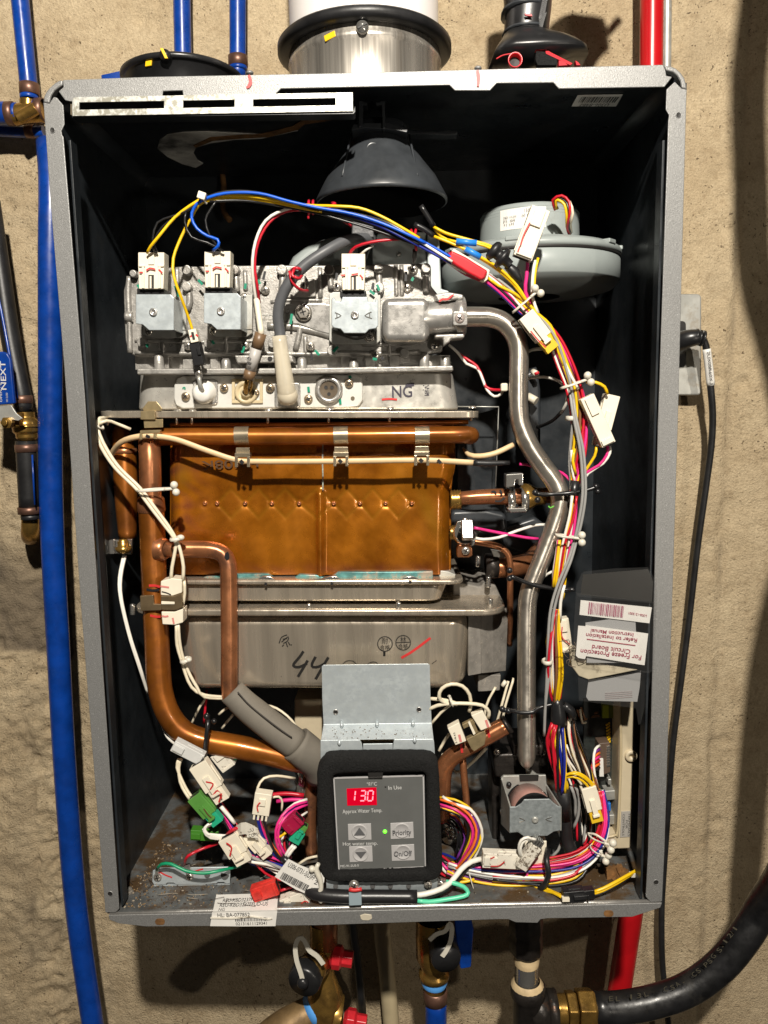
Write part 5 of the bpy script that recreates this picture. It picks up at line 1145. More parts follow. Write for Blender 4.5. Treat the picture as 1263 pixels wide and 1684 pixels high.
b = MB(); b.lathe([(13*k, -10*k), (20*k, -9*k), (20*k, 10*k), (13*k, 12*k)], P(808, 930, .098), XA, 20); b.build('nut', irm, t)
b = MB(); b.plate([(808, 905), (831, 908), (830, 918), (812, 915)], .085, .006); b.build('tag_plate', galv, t)
# dim grey shapes behind, seen in the gaps
t = thing('rear_housing', 'dark plastic housing in shadow behind the copper stub', 'housing', P(800, 860, .15)); 
b = MB(); b.plate([(742, 840), (800, 838), (832, 845), (836, 870), (826, 880), (742, 880)], .13, .05); b.build('shell', duct, t, bevel=.006, seg=3)
b = MB(); b.plate([(820, 870), (880, 850), (920, 880), (900, 930), (830, 900)], .17, .03); b.build('flap', duct, t, bevel=.004)
b = MB(); b.plate([(752, 690), (820, 671), (821, 672), (815, 830), (753, 838)], .165, .003); b.build('divider', inside, t)
MB().tube([P(752, 668.5, .12), P(820, 669, .12), P(819, 700, .12), P(815, 800, .12)], .0006, 6, smooth=False).build('divider_edge', galv, t)
b = MB(); b.plate([(862, 615), (884, 600), (890, 640), (890, 740), (868, 740)], .15, .03); b.build('post', duct, t, bevel=.004)
b = MB(); c = P(876, 655, .14); b.tube([P(868, 652, .14), P(882, 660, .135)], 7*k, 14, smooth=False); b.build('white_peg', whitep, t)
b = MB(); b.tube([P(876, 611, .14), P(883, 615, .135)], 5*k, 12, smooth=False); b.mi = 1; b.tube([P(882, 612, .134), P(883.5, 616, .1335)], 4*k, 10, smooth=False); b.build('marked_peg', [whitep, redp], t)
# ================================================================ stainless trays
Yt = .062
t = thing('exchanger_tray', 'stainless tray rim directly under the amber exchanger', 'tray', P(490, 970, Yt))
gbox((232, 764, 954), (233, 763, 962), Yt-.006, .14, '', None, 0, .012).build('rim', steel, t, bevel=.0016, seg=3)
gbox((244, 737, 962), (250, 727, 989), Yt, .12, '', None, 0, .014).build('pan', steel, t, bevel=.0015)
b = MB(); teal = mat('teal_gasket', (.10, .27, .27), .3, .3, var=.4, vscale=120, dirt=(.35, .30, .24), dscale=90, dlo=.5, dhi=.6)
b.plate([(318, 955), (340, 948), (400, 944), (441, 944), (452, 953), (480, 953), (492, 945), (520, 946), (540, 952), (556, 941), (620, 941), (712, 940), (712, 953), (318, 957)], Yt+.004, .006); b.build('gasket', teal, t, bevel=.0005)
b = MB()
for x in (437, 546, 674): b.plate([(x-12, 951), (x-4, 948), (x+6, 948), (x+14, 952), (x+14, 956), (x-12, 957)], Yt-.004, .004)
b.build('tab', chrome, t, bevel=.0005)
strokes([[(435, 960), (439, 961)], [(544, 959), (548, 960)], [(672, 957), (677, 958)]], Yt-.0065, 5, ink, t, 'black_mark')
b = MB(); b.plate([(724, 938), (738, 940), (750, 945), (744, 955), (720, 955)], Yt+.01, .03); b.build('corner_fold', galv, t, bevel=.0008)
t = thing('secondary_exchanger', 'stainless secondary heat exchanger with 44 written in black', 'heat exchanger', P(540, 1080, .06))
gbox((212, 836, 1002), (214, 835, 1014), .050, .165, '', None, 0, .022).build('flange', steel, t, bevel=.0022, seg=3)
b = gbox((276, 778, 1013), (298, 768, 1136), .060, .13, '', None, 0, .022); b.build('shell', steel, t, bevel=.009, seg=5)
b = MB(); b.prism([P(770, 1013, .068), P(791, 1013, .072), P(792, 1108, .072), P(770, 1112, .068)], YA*.02); b.prism([P(791, 1013, .072), P(836, 1000, .092), P(832, 1104, .092), P(792, 1108, .072)], YA*.004); b.build('side_cover', mat('dusty_grey', (.20, .185, .165), .75, .1, var=.25, vscale=90, bump=.3, bscale=700, dirt=(.34, .30, .25), dscale=380, dlo=.6, dhi=.68), t, bevel=.0008)
b = MB(); b.plate([(745, 955), (790, 965), (795, 958), (815, 962), (832, 1000), (745, 1001)], .10, .05); b.build('upper_bracket', MATS['dusty_grey'], t, bevel=.002)
b = MB(); b.plate([(786, 1110), (824, 1110), (822, 1136), (786, 1138)], .085, .04); b.build('lower_block', MATS['dusty_grey'], t, bevel=.001)
for i, (x, y, yy) in enumerate(((508, 1003, .056), (655, 1000, .056), (806, 994, .062), (786, 924, .09), (803, 958, .09), (218, 1003, .06))):
    k = mpp(x, y, yy); b = MB(); pr = []
    for j in range(6): pr += [(3.4*k, (j*3.0-8)*k), (4.8*k, (j*3.0-6.5)*k)]
    pr += [(3*k, 10*k), (1e-4, 11*k)]; b.lathe(pr, P(x, y, yy), Vector((.05, 0, 1)), 12); b.build('thread_stud', chrome, t)
hand = mat('marker_black', (.012, .011, .010), .5)
strokes([[(499, 1071), (493, 1080), (483, 1092), (484, 1096), (492, 1097), (505, 1091)], [(506, 1086), (499, 1098), (490, 1113)], [(519, 1080), (513, 1092), (515, 1097), (525, 1096), (534, 1091)], [(540, 1081), (531, 1096), (519, 1117)]], .060, 4.5, hand, t, 'handwriting')
for x, y, top_, bot in ((633, 1059, '耐', '合格'), (663, 1057, '林', '合格')):
    cp = [(x+12*math.cos(a*math.pi/12), y+12*math.sin(a*math.pi/12)) for a in range(25)]
    strokes([cp], .060, 1.5, hand, t, 'stamp_ring')
    ptext(top_, (x-5, y-1), (x+5, y-1), 8, .060, hand, t); ptext(bot, (x-8, y+9.5), (x+8, y+9.5), 7, .060, hand, t)
strokes([[(651, 1057), (675, 1056)], [(632, 1072), (632, 1078)], [(564, 1092), (570, 1087), (580, 1087), (586, 1092)], [(604, 1093), (610, 1089), (618, 1089), (622, 1093)]], .060, 1.4, hand, t, 'stamp_line')
strokes([[(632, 1071), (632, 1079)]], .060, 4, hand, t, 'stamp_blob'); strokes([[(660, 1082), (680, 1070), (708, 1049)]], .060, 4, redink, t, 'red_mark')
strokes([[(459, 1058), (463, 1048), (472, 1044)], [(465, 1051), (472, 1050)], [(463, 1056), (474, 1047), (473, 1054), (466, 1058)], [(470, 1056), (473, 1064)], [(474, 1056), (477, 1061)], [(467, 1060), (464, 1063)], [(478, 1061), (480, 1060)]], .060, 1.6, hand, t, 'handwriting')
strokes([[(710, 1092), (718, 1086)], [(462, 1112), (463, 1112.5)]], .060, 1, hand, t, 'scratch')
# ================================================================ stainless gas tube
t = thing('gas_tube', 'bent silver gas tube running down the right of the components', 'gas tube', P(866, 1240, .05)); k = mpp(860, 850, .05)
tp = [(762, 521, .046), (785, 521, .046), (806, 522, .046), (828, 530, .046), (845, 549, .047), (853, 575, .048), (853, 620, .048), (853, 670, .048), (857, 700, .048), (872, 735, .048), (892, 765, .048), (912, 792, .048), (921, 815, .048), (920, 838, .048), (911, 868, .048), (897, 905, .048), (881, 945, .048), (871, 972, .048), (867, 1000, .048), (866, 1060, .048), (866, 1150, .049), (866, 1215, .050), (866, 1245, .052), (866, 1258, .056)]
def tubr(t_):
    b_ = 15.6*k
    for c_, a_ in ((.20, .03), (.235, .03), (.27, .025), (.575, .05), (.60, .035)): b_ *= 1-a_*math.exp(-((t_-c_)/.008)**2)
    return b_*(1 if t_ < .97 else 1-.5*((t_-.97)/.03)**2)
MB().tube([P(*p) for p in tp], tubr, 28, .0022).build('tube', tubem, t)
strokes([[(902, 832), (905, 835), (911, 832)]], .0395, 2, mat('green_ink', (.12, .5, .05), .4), t, 'green_mark')
for pts, bl in (([(880, 812), (893, 813), (905, 813), (935, 811), (965, 806), (985, 799)], ((880, 810), (884, 822), (980, 800), (983, 808))), ([(840, 948), (858, 955), (878, 962), (905, 967), (930, 970), (945, 969)], ((838, 938), (838, 951))), ([(826, 1168), (846, 1169), (856, 1172), (876, 1171), (884, 1165), (905, 1159), (918, 1160)], ((826, 1166), (836, 1169)))):
    b = MB(); kk = mpp(*pts[0], .03); b.tube([P(x, y, .037 if 845 < x < 935 else .034) for x, y in pts], [4*kk, 3.4*kk, 4*kk, 3*kk, 3.8*kk], 8, .003)
    for x, y in bl: b.sph(P(x, y, .034), 5.2*kk)
    tg = tag(b.build('cable_tie', blacktie), {880: 'black ball-ended tie around the tube beside the copper stub', 840: 'black ball-ended tie around the tube next to the clear pouch', 826: 'black ball-ended tie around the lower straight tube'}[pts[0][0]], 'cable tie', 'black ties on the steel gas tube')
# ================================================================ control panel on its bracket
br = thing('panel_bracket', 'bent zinc bracket plate rising behind the control panel', 'bracket', P(620, 1240, .03))
Yk = .034
def strip3(rows, m, name, th=.0012):
    """sheet through rows of (x0, x1, py, depth)"""
    mb = MB(); vs = []
    for x0, x1, py, yy in rows: vs += [P(x0, py+ (631-x0)*.012, yy), P(x1, py+(631-x1)*.012, yy)]
    n = len(rows); vs += [v+YA*th for v in vs]; o = 2*n
    fs = [[2*i, 2*i+1, 2*i+3, 2*i+2] for i in range(n-1)]+[[o+2*i, o+2*i+2, o+2*i+3, o+2*i+1] for i in range(n-1)]
    fs += [[2*i, 2*i+2, o+2*i+2, o+2*i] for i in range(n-1)]+[[2*i+1, o+2*i+1, o+2*i+3, 2*i+3] for i in range(n-1)]+[[0, o, o+1, 1], [2*n-2, 2*n-1, o+2*n-1, o+2*n-2]]
    mb.add(vs, fs); return mb.build(name, m, br, bevel=.0004)
strip3([(532, 704, 1092.5, Yk), (529, 707, 1095, Yk), (530, 708, 1150, Yk), (532, 710, 1190, Yk), (528, 713, 1216, Yk-.014)], zinc, 'upper_plate')
strip3([(527, 592, 1216.2, Yk-.014), (527, 595, 1222, Yk-.0145), (527, 597, 1236, Yk-.0145), (527, 597, 1250, Yk-.0145)], zinc, 'step_plate')
strip3([(648, 713, 1216.2, Yk-.014), (647, 714, 1222, Yk-.0145), (646, 715, 1236, Yk-.0145), (646, 715, 1250, Yk-.0145)], zinc, 'step_plate')
strip3([(597, 646, 1223, Yk-.0147), (597, 646, 1236, Yk-.0147)], zinc, 'step_plate'); strip3([(592, 648, 1217, Yk), (592, 648, 1223.5, Yk)], palep, 'slot_back'); strip3([(595, 646, 1236, Yk), (595, 646, 1256, Yk)], dark, 'slot_back')
for x, y in ((552, 1171), (689, 1167)):
    c = P(x, y, Yk-.0003); k = mpp(x, y, Yk); b = MB(); b.mi = 1; b.lathe([(4.6*k, .001), (4.2*k, -.0005), (3.4*k, 0)], c, YA, 20); b.mi = 0; b.lathe([(3.5*k, -.0001), (1e-4, 0)], c, YA, 20); b.build('hole', [dark, alus], br)
for x, y in ((562, 1191), (620, 1190), (679, 1189), (558, 1221), (682, 1217)):
    b = MB(); k = mpp(x, y, .03); b.tube([P(x, y-5, Yk-.0015 if y < 1200 else Yk-.0148), P(x, y+3, Yk-.005 if y < 1200 else Yk-.0153), P(x, y+5, Yk-.003 if y < 1200 else Yk-.0145)], [1*k, 3.4*k, 1*k], 8, .001); b.build('bend_gusset', zinc, br)
b = MB(); rnd = random.Random(12)
for i in range(70):
    x, f = rnd.uniform(545, 700), rnd.random(); y = 1193+f*22; c = P(x, y, Yk-.0012-f*.0135)
    b.box(c, (rnd.uniform(.0003, .0011), .0003, rnd.uniform(.0003, .0007)))
b.build('grime', mat('brown_grime', (.13, .085, .05), .9), br, kind='stuff')
strip3([(536, 721, 1444, .012), (537, 721, 1468, .012), (537, 721, 1476, .018)], zinc, 'lower_plate'); strip3([(588, 670, 1474, .014), (589, 670, 1490, .014), (592, 668, 1495, .014)], zinc, 'lower_tab')
for x in (552, 613, 642, 672): MB().cyl(P(x, 1457, .0113), P(x, 1457, .0125), 4*mpp(x, 1456, .03), 14).build('hole', dark, br)
for x in (606, 644): b = MB(); b.lathe([(7*mpp(x, 1486, .036), 0), (6.2*mpp(x, 1486, .036), -.0006)], P(x, 1488, .0132), YA, 18); b.build('pressed_ring', dark, br)
screw(704, 1455, .0095, 7, br)
cp = thing('control_panel', 'grey control panel in a black foam frame showing 130 in red', 'control panel', P(624, 1350, .014))
Yf = .004
outer = [(534, 1250), (550, 1246), (625, 1245), (700, 1245), (716, 1252), (722, 1268), (725, 1350), (728, 1425), (726, 1440), (716, 1449), (690, 1452), (620, 1454), (550, 1452), (534, 1447), (526, 1436), (522, 1400), (521, 1300), (522, 1268)]
inner = [(549, 1277), (560, 1275), (600, 1273), (640, 1273), (690, 1272), (699, 1275), (701, 1285), (702, 1350), (703, 1420), (701, 1431), (690, 1433), (640, 1435), (600, 1436), (560, 1437), (552, 1434), (550, 1420), (548, 1350), (547, 1290)]
# foam ring: rounded section swept round
def ringmesh():
    o = [P(x, y, Yf) for x, y in catmull2(outer)]; i_ = [P(x, y, Yf) for x, y in catmull2(inner)]
    n = len(o); mb = MB(); vs = []
    # match by angle
    c = P(625, 1352, Yf)
    def at(poly, th):
        best = None
        for k_ in range(len(poly)):
            a, b2 = poly[k_], poly[(k_+1) % len(poly)]
            d = (math.cos(th), math.sin(th)); ax, az = a.x-c.x, a.z-c.z; ex, ez = b2.x-a.x, b2.z-a.z
            den = d[0]*ez-d[1]*ex
            if abs(den) < 1e-12: continue
            s = (ax*ez-az*ex)/den; u = (ax*d[1]-az*d[0])/den
            if s > 0 and -1e-6 <= u <= 1+1e-6: best = Vector((c.x+d[0]*s, Yf, c.z+d[1]*s))
        return best
    N = 160; rnd = random.Random(4)
    for j in range(N):
        th = 2*math.pi*j/N; A, B = at(o, th), at(i_, th)
        for f, dy in ((0, .014), (0, .004), (.08, .0012), (.25, .0), (.5, .0003), (.75, 0), (.93, .0012), (1, .004), (1, .014)):
            p = A.lerp(B, f)+YA*dy; p += Vector((rnd.uniform(-1, 1), rnd.uniform(-1, 1), rnd.uniform(-1, 1)))*.00022; vs.append(p)
    M = 9
    mb.add(vs, [[j*M+k_, j*M+k_+1, ((j+1) % N)*M+k_+1, ((j+1) % N)*M+k_] for j in range(N) for k_ in range(M-1)], True)
    return mb
def catmull2(pts):
    return [(v.x, v.y) for v in catmull([Vector((x, y, 0)) for x, y in pts+[pts[0]]], 4)][:-1]
ringmesh().build('foam_frame', foam, cp)
MB().plate([(527, 1255), (718, 1252), (724, 1440), (527, 1444)], .016, .014).build('housing', blackp, cp, bevel=.001)
Yp = .0105
b = MB(); b.plate([(548, 1279), (697, 1275), (700, 1425), (557, 1432)], Yp, .006); b.build('face', panelm, cp, bevel=.0006)
b = MB(); b.plate([(548, 1279), (697, 1275), (697, 1277), (548, 1281)], Yp-.0004, .001); b.plate([(695, 1275), (697.5, 1275), (700.5, 1425), (698.5, 1425)], Yp-.0004, .001); b.plate([(557, 1432), (700, 1425), (700, 1427), (557, 1434)], Yp-.0004, .001); b.plate([(548, 1279), (550, 1279), (558.5, 1431), (556.5, 1432)], Yp-.0004, .001); b.build('face_edge', btn, cp)
MB().plate([(605, 1271), (630, 1270), (629, 1277), (606, 1277)], Yf+.0015, .004).build('frame_gap', dark, cp)
b = MB(); b.plate([(570, 1297), (619, 1295), (620, 1324), (571, 1325)], Yp-.0003, .001); dsp = b.build('display', dispm, cp)
# seven segment digits 1 3 0
def seg(digit, x, y, w_, h_):
    S = {'a': [(0, 0), (1, 0)], 'b': [(1, 0), (1, .5)], 'c': [(1, .5), (1, 1)], 'd': [(0, 1), (1, 1)], 'e': [(0, .5), (0, 1)], 'f': [(0, 0), (0, .5)], 'g': [(0, .5), (1, .5)]}
    on = {'1': 'bc', '3': 'abgcd', '0': 'abcdef'}[digit]; out = []
    for s in on:
        (a, b1), (c_, d_) = S[s]; q = lambda u, v: (x+u*w_+(1-v)*1.6, y+v*h_-u*.3)
        ax, ay = q(a+(c_-a)*.12, b1+(d_-b1)*.12); bx, by = q(a+(c_-a)*.88, b1+(d_-b1)*.88); out.append([(ax, ay), (bx, by)])
    return out
sg = MB()
for dgt, x in (('1', 574.5), ('3', 591.5), ('0', 604)):
    for st in seg(dgt, x, 1300.5, 8.5, 16.5): sg.ribbon([P(a, b2, Yp-.0005) for a, b2 in st], 1.9*mpp(595, 1308, Yp), (0, -1, 0))
sg.build('digits', segm, dsp)
def pt(s, x0, y0, x1, y1, h, bold=False, m=None, off=.0003): ptext(s, (x0, y0), (x1, y1), h, Yp, m or panelink, cp, bold, off=off)
pt('°F/°C', 603.5, 1292.5, 620, 1291.5, 6.4); pt('In Use', 639, 1298.5, 660.5, 1297.5, 7); pt('Approx Water Temp.', 563.5, 1337.5, 628.5, 1335, 7); pt('Hot water temp.', 564, 1390.5, 621, 1389, 6.6); pt('MC-91-2US-S', 560, 1426, 590, 1424.5, 4, True)
k = mpp(620, 1350, Yp)
def button(poly, cx, cy, glyph, labs):
    b = MB(); b.plate(poly, Yp-.0005, .001); bt = b.build('button', btn, cp, bevel=.0002)
    b = MB(); b.lathe([(13.2*k, 0), (12.6*k, -.0007), (11.6*k, -.0009), (11*k, -.0006), (1e-4, -.0011)], P(cx, cy, Yp-.0004), YA, 30); b.build('dome', btn, bt)
    dk = mat('button_print', (.10, .10, .105), .45)
    if glyph: b = MB(); b.add([P(x, y, Yp-.0018) for x, y in glyph], [[0, 1, 2]] if glyph[1][1] > glyph[0][1] else [[0, 1, 2]]); b.build('arrow', dk, bt)
    else: ptext(labs[0], labs[1], labs[2], labs[3], Yp, dk, bt, True, off=.0018)
button([(572, 1355.5), (610, 1354.5), (611, 1381), (573, 1382)], 591, 1367.5, [(591, 1361), (582, 1374), (601, 1373.5)], None)
button([(574, 1392.5), (612, 1391), (613, 1417), (575, 1418)], 593, 1404.5, [(584, 1401.5), (602.5, 1400.5), (593.5, 1412)], None)
button([(642, 1354), (679.5, 1352), (680.5, 1378.5), (642.5, 1380)], 661, 1365.5, None, ('Priority', (646, 1372), (676.5, 1370), 9))
button([(643.5, 1390.5), (681, 1388.5), (682, 1415), (644.5, 1416)], 663, 1401, None, ('On/Off', (648, 1406.5), (677.5, 1405), 9))
MB().lathe([(3.4*k, 0), (2.4*k, -.0012), (1e-4, -.0016)], P(633, 1367.5, Yp), YA, 16).build('led', ledg, cp)
MB().lathe([(1.6*k, 0), (1e-4, -.0004)], P(634, 1294, Yp-.0002), YA, 10).build('use_lamp', dark, cp)
# black mains cable clamped under the panel
t = thing('mains_cable', 'black round mains cable clamped below the control panel', 'cable', P(600, 1475, .02)); k = mpp(600, 1475, .018)
MB().tube([P(505, 1462, .012), P(520, 1470, .006), P(560, 1474, .003), (P(620, 1474.5, .003)), P(686, 1475, .003)], 10.5*k, 18, .006).build('sheath', mat('mains_sheath', (.016, .015, .016), .35, 0, bump=.1, bscale=300), t)
wire([(684, 1472, .002), (700, 1470, .003), (725, 1462, .006), (742, 1450, .012), (758, 1430, .02), (775, 1417, .025), (795, 1412, .03)], 'W', t, .0023, 10); wire([(685, 1476, .004), (705, 1474, .006), (735, 1462, .010), (752, 1445, .02), (770, 1425, .03), (790, 1419, .033)], 'K', t, .0022, 10)
wire([(686, 1481, .002), (705, 1483, .003), (735, 1479, .005), (762, 1474, .006), (770, 1468, .008), (762, 1458, .010), (745, 1452, .011), (732, 1450, .012)], 'A', t, .0019, 10)
b = MB(); b.tube([P(733, 1450, .012), P(719, 1451, .011)], 5*k, 12, smooth=False); b.build('ring_terminal', chrome, t)
b = MB(); b.plate([(573, 1461), (594, 1460), (595, 1489), (574, 1490)], -.0040, .0016); b.build('clamp', mat('blue_clamp', (.40, .50, .56), .3, .3, trans=.0), t, bevel=.0006)
b = MB(); b.tube([P(574, 1463, -.0042), P(584, 1464, -.0047), P(595, 1462, -.0042)], 3*k, 8, .002); b.build('red_paint', redink, t)
screw(582, 1457, -.0025, 8.5, t)
# ================================================================ solenoid gas valve at the lower right
Yv = .022
t = thing('gas_valve', 'zinc framed gas valve coil with arrow marks under the gas tube', 'valve', P(880, 1340, .03))
b = MB(); b.plate([(824, 1280), (828, 1276), (898, 1275), (899, 1290), (921, 1322), (922, 1328), (838, 1328), (826, 1320)], Yv+.035, .003); b.build('back_plate', galv, t, bevel=.0006)
b = MB(); b.plate([(838, 1327), (849, 1327), (858, 1321), (862, 1315), (904, 1314), (910, 1320), (918, 1326), (923, 1327), (922, 1366), (911, 1368), (900, 1375), (862, 1376), (852, 1369), (838, 1370)], Yv, .0016); b.build('front_plate', mat('dull_zinc', (.28, .31, .32), .42, .35, var=.22, vscale=300), t, bevel=.0007)
b = MB(); b.prism([P(838, 1326, Yv+.001), P(838, 1370, Yv+.001), P(824, 1355, Yv+.036), P(824, 1280, Yv+.036)], XA*.0012); b.prism([P(921, 1327, Yv+.001), P(921, 1366, Yv+.001), P(918, 1352, Yv+.036), P(897, 1290, Yv+.036)], XA*.0012); b.build('side_plate', galv, t)
k = mpp(872, 1320, .04); a, c_ = P(880, 1340, Yv+.004), P(866, 1318, Yv+.036)
b = MB(); b.cyl(a, c_, 33*k, 36); b.build('coil', pinkcoil, t); b = MB(); b.cyl(c_+(a-c_)*.02, c_+(a-c_)*.10, 35*k, 36); b.cyl(a+(c_-a)*.0, a+(c_-a)*.08, 34*k, 36); b.build('bobbin_end', blackp, t)
MB().plate([(854, 1276), (886, 1276), (885, 1284), (855, 1285)], Yv+.034, .002).build('slot', dark, t); MB().plate([(863, 1259), (884, 1275), (898, 1277), (898, 1280), (868, 1282)], Yv+.044, .004).build('lug', galv, t, bevel=.0006)
MB().sph(P(837, 1290, Yv+.033), 4.5*k).build('rivet', blackp, t)
b = MB(); b.lathe([(5.5*k, 0), (5.2*k, -.0012), (3*k, -.0016), (1e-4, -.001)], P(880, 1348, Yv), YA, 18); b.build('core_pin', galv, t)
strokes([[(854, 1345), (863, 1349), (854, 1352)], [(907, 1344), (897, 1347.5), (907, 1351)]], Yv, 1.6, chrome, t, 'arrow_mark')
t = thing('valve_body', 'dark metal valve block in shadow behind the gas valve coil', 'valve', P(840, 1260, .09))
b = MB(); b.plate([(810, 1240), (905, 1238), (906, 1270), (895, 1280), (815, 1280)], .08, .05); b.plate([(808, 1250), (822, 1250), (824, 1400), (810, 1400)], .10, .03); b.plate([(845, 1225), (895, 1225), (895, 1245), (845, 1245)], .07, .04); b.build('block', irm, t, bevel=.003)
for x, y in ((817, 1237), (892, 1238)): screw(x, y, .076, 5.5, t)
b = MB(); b.plate([(700, 1330), (760, 1335), (762, 1420), (700, 1425)], .14, .01); b.build('rear_plate', galv, t, bevel=.001)
# ================================================================ circuit board in its cream case
t = thing('circuit_board_case', 'cream framed circuit board labelled terminals for controls', 'circuit board', P(1010, 1390, .05)); Yc = .05
b = MB(); b.plate([(1019, 1150), (1043, 1150), (1041, 1270), (1038, 1396), (1014, 1397), (1018, 1270)], Yc, .05); b.plate([(992, 1375), (1016, 1374), (1016, 1397), (1000, 1398), (993, 1392)], Yc, .05); b.build('frame', creamp, t, bevel=.0018, seg=3)
b = MB(); b.tube([P(1020, 1152, Yc), P(1021, 1250, Yc), P(1016, 1365, Yc), P(1013, 1373, Yc), P(1002, 1376, Yc), P(993, 1377, Yc)], 2.4*mpp(1020, 1250, Yc), 8, .006); b.build('frame_lip', palep, t)
k = mpp(1037, 1242, Yc); b = MB(); b.lathe([(10*k, .006), (10*k, -.002), (9*k, -.003), (4*k, -.003), (3*k, .003), (1e-4, .003)], P(1037, 1242, Yc), YA, 22); b.plate([(1020, 1238), (1034, 1222), (1038, 1234), (1030, 1250), (1022, 1254)], Yc+.0005, .006); b.build('screw_lug', creamp, t)
MB().plate([(960, 1150), (1019, 1150), (1017, 1378), (960, 1378)], Yc+.022, .003).build('board', pcbm, t)
b = MB(); b.plate([(985, 1223), (1003, 1221), (1004, 1270), (986, 1277)], Yc+.008, .014); tbk = b.build('terminal_block', mat('brown_plastic', (.11, .075, .055), .4), t, bevel=.0006)
b = MB()
for i in range(8): b.plate([(998, 1228+i*4.4), (1004, 1226.5+i*4.4), (1004, 1229+i*4.4), (998, 1230.5+i*4.4)], Yc+.007, .002)
b.build('terminal_pin', chrome, tbk)
MB().plate([(986, 1249), (992, 1248), (993, 1277), (986, 1277)], Yc+.006, .002).build('white_strip', paper, t)
b = MB()
for i in range(7): b.plate([(996+i*.4, 1192+i*5), (1003+i*.2, 1188+i*5), (1003+i*.2, 1190.5+i*5), (997+i*.4, 1194.5+i*5)], Yc+.021, .0015)
b.build('yellow_resistor', yellowink, t)
b = MB(); b.plate([(1000, 1282), (1006, 1281), (1006, 1291), (1000, 1291)], Yc+.012, .012); b.plate([(995, 1301), (1012, 1300), (1012, 1315), (996, 1317)], Yc+.010, .012); b.plate([(996, 1341), (1011, 1340), (1011, 1356), (996, 1357)], Yc+.010, .012); b.build('metal_can', galv, t, bevel=.0008)
MB().plate([(996, 1322), (1005, 1321), (1005, 1334), (996, 1335)], Yc+.010, .012).build('blue_component', mat('blue_part', (.02, .16, .55), .4), t, bevel=.0008)
b = MB(); b.plate([(990, 1156), (1018, 1155), (1018, 1182), (990, 1180)], Yc+.019, .003); b.build('green_label', mat('olive_label', (.14, .18, .02), .5), t); b = MB(); b.plate([(991, 1160), (1001, 1160), (1001, 1181), (991, 1181)], Yc+.0185, .001); b.build('label_frame', mat('lime_print', (.42, .52, .03), .5), t)
b = MB(); b.plate([(1022, 1335), (1037, 1334), (1036, 1376), (1020, 1377)], Yc-.0008, .001); b.build('case_label', mat('grey_label', (.38, .36, .33), .5), t)
def dtext(s, a, b2, h, y, m, par): ptext(s, a, b2, h, y, m, par, off=.0010)
dtext('TERMINALS', (1033, 1336), (1032, 1374), 3.6, Yc, ink, t); dtext('FOR', (1028.5, 1348), (1028, 1362), 3.6, Yc, ink, t); dtext('CONTROLS', (1023.5, 1338), (1022.5, 1373), 3.6, Yc, ink, t)
rnd = random.Random(6); strokes([[(1007+rnd.choice([0, 5]), 1196+i*3), (1007+rnd.choice([1, 6]), 1197.5+i*3)] for i in range(14)], Yc+.0215, 1.4, panelink, t, 'board_print')
# ================================================================ clear pouch with its upside-down labels
t = thing('clear_pouch', 'clear plastic pouch holding upside-down red printed labels', 'pouch', P(1010, 1080, 0)); Yq = -.0035
def vsheet(pts, y, th=.0006): return MB().plate(pts, y, th)
vsheet([(957, 943), (962, 940), (1010, 935), (1066, 933), (1080, 957), (1081, 985), (1076, 1101), (1066, 1106), (960, 1089), (942, 1083), (944, 1030), (948, 962)], Yq).build('front_film', clear, t)
vsheet([(948, 975), (950, 981), (1079, 993), (1079, 991)], Yq-.0008, .001).build('film_seam', clear, t)
vsheet([(950, 1090), (1066, 1106), (1074, 1104), (1054, 1190), (1050, 1192), (1046, 1165), (952, 1152)], Yq+.010).build('lower_film', clear, t)
MB().tube([P(960, 1089, Yq), P(1066, 1106, Yq), P(1076, 1101, Yq)], .0007, 6, smooth=False).build('fold_edge', clear, t)
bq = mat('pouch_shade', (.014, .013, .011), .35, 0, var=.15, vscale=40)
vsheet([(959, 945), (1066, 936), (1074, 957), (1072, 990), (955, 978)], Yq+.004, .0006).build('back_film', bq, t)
vsheet([(955, 987), (1072, 999), (1068, 1025), (953, 1011)], Yq+.002, .0005).build('barcode_label', paper, t)
vsheet([(963, 1024), (1006, 1018), (1045, 1020), (1046, 1040), (963, 1040)], Yq+.0032, .0005).build('folded_sheet', mat('grey_sheet', (.34, .34, .34), .5), t)
vsheet([(951, 1029), (963, 1030), (963, 1028), (1066, 1042), (1060, 1094), (964, 1079), (962, 1084), (951, 1082), (947, 1078)], Yq+.002, .0005).build('notice_label', paper, t)
vsheet([(965, 1090), (965, 1080), (1000, 1086), (1030, 1090)], Yq+.0045, .0005).build('folded_sheet', MATS['grey_sheet'], t)
O, X1 = P(1024, 1015.5, Yq+.0012), P(966, 1009, Yq+.0012); U1 = P(1026, 996.5, Yq+.0012)-P(1024, 1015.5, Yq+.0012)
barcode(O, (X1-O).normalized(), U1, (X1-O).length, 1.0, mat('maroon_bar', (.34, .08, .14), .5), t, 30, Vector((0, -1, 0)), 8)
def utext(s, a, b2, h, m): ptext(s, a, b2, h, Yq+.0018, m, t, True, off=.0004)
utext('U306-1215001', (1064, 1011), (1034, 1006), 4, pinkink)
utext('For Freeze Protection', (1055, 1078), (955, 1067), 8.0, pinkink); utext('Circuit Board', (1037, 1068), (974, 1060), 8.0, pinkink); utext('Refer to Installation', (1048, 1050), (964, 1041), 6.6, pinkink); utext('Instruction Manual', (1042, 1041), (972, 1034), 6.6, pinkink)
strokes([[(965, 1051), (1045, 1061.5)]], Yq+.0018, 1.5, pinkink, t, 'rule_line')
vsheet([(968, 1118), (1054, 1106), (1052, 1130), (1048, 1154), (968, 1152), (964, 1146)], Yq+.013, .0006).build('lower_sheet', MATS['grey_sheet'], t)
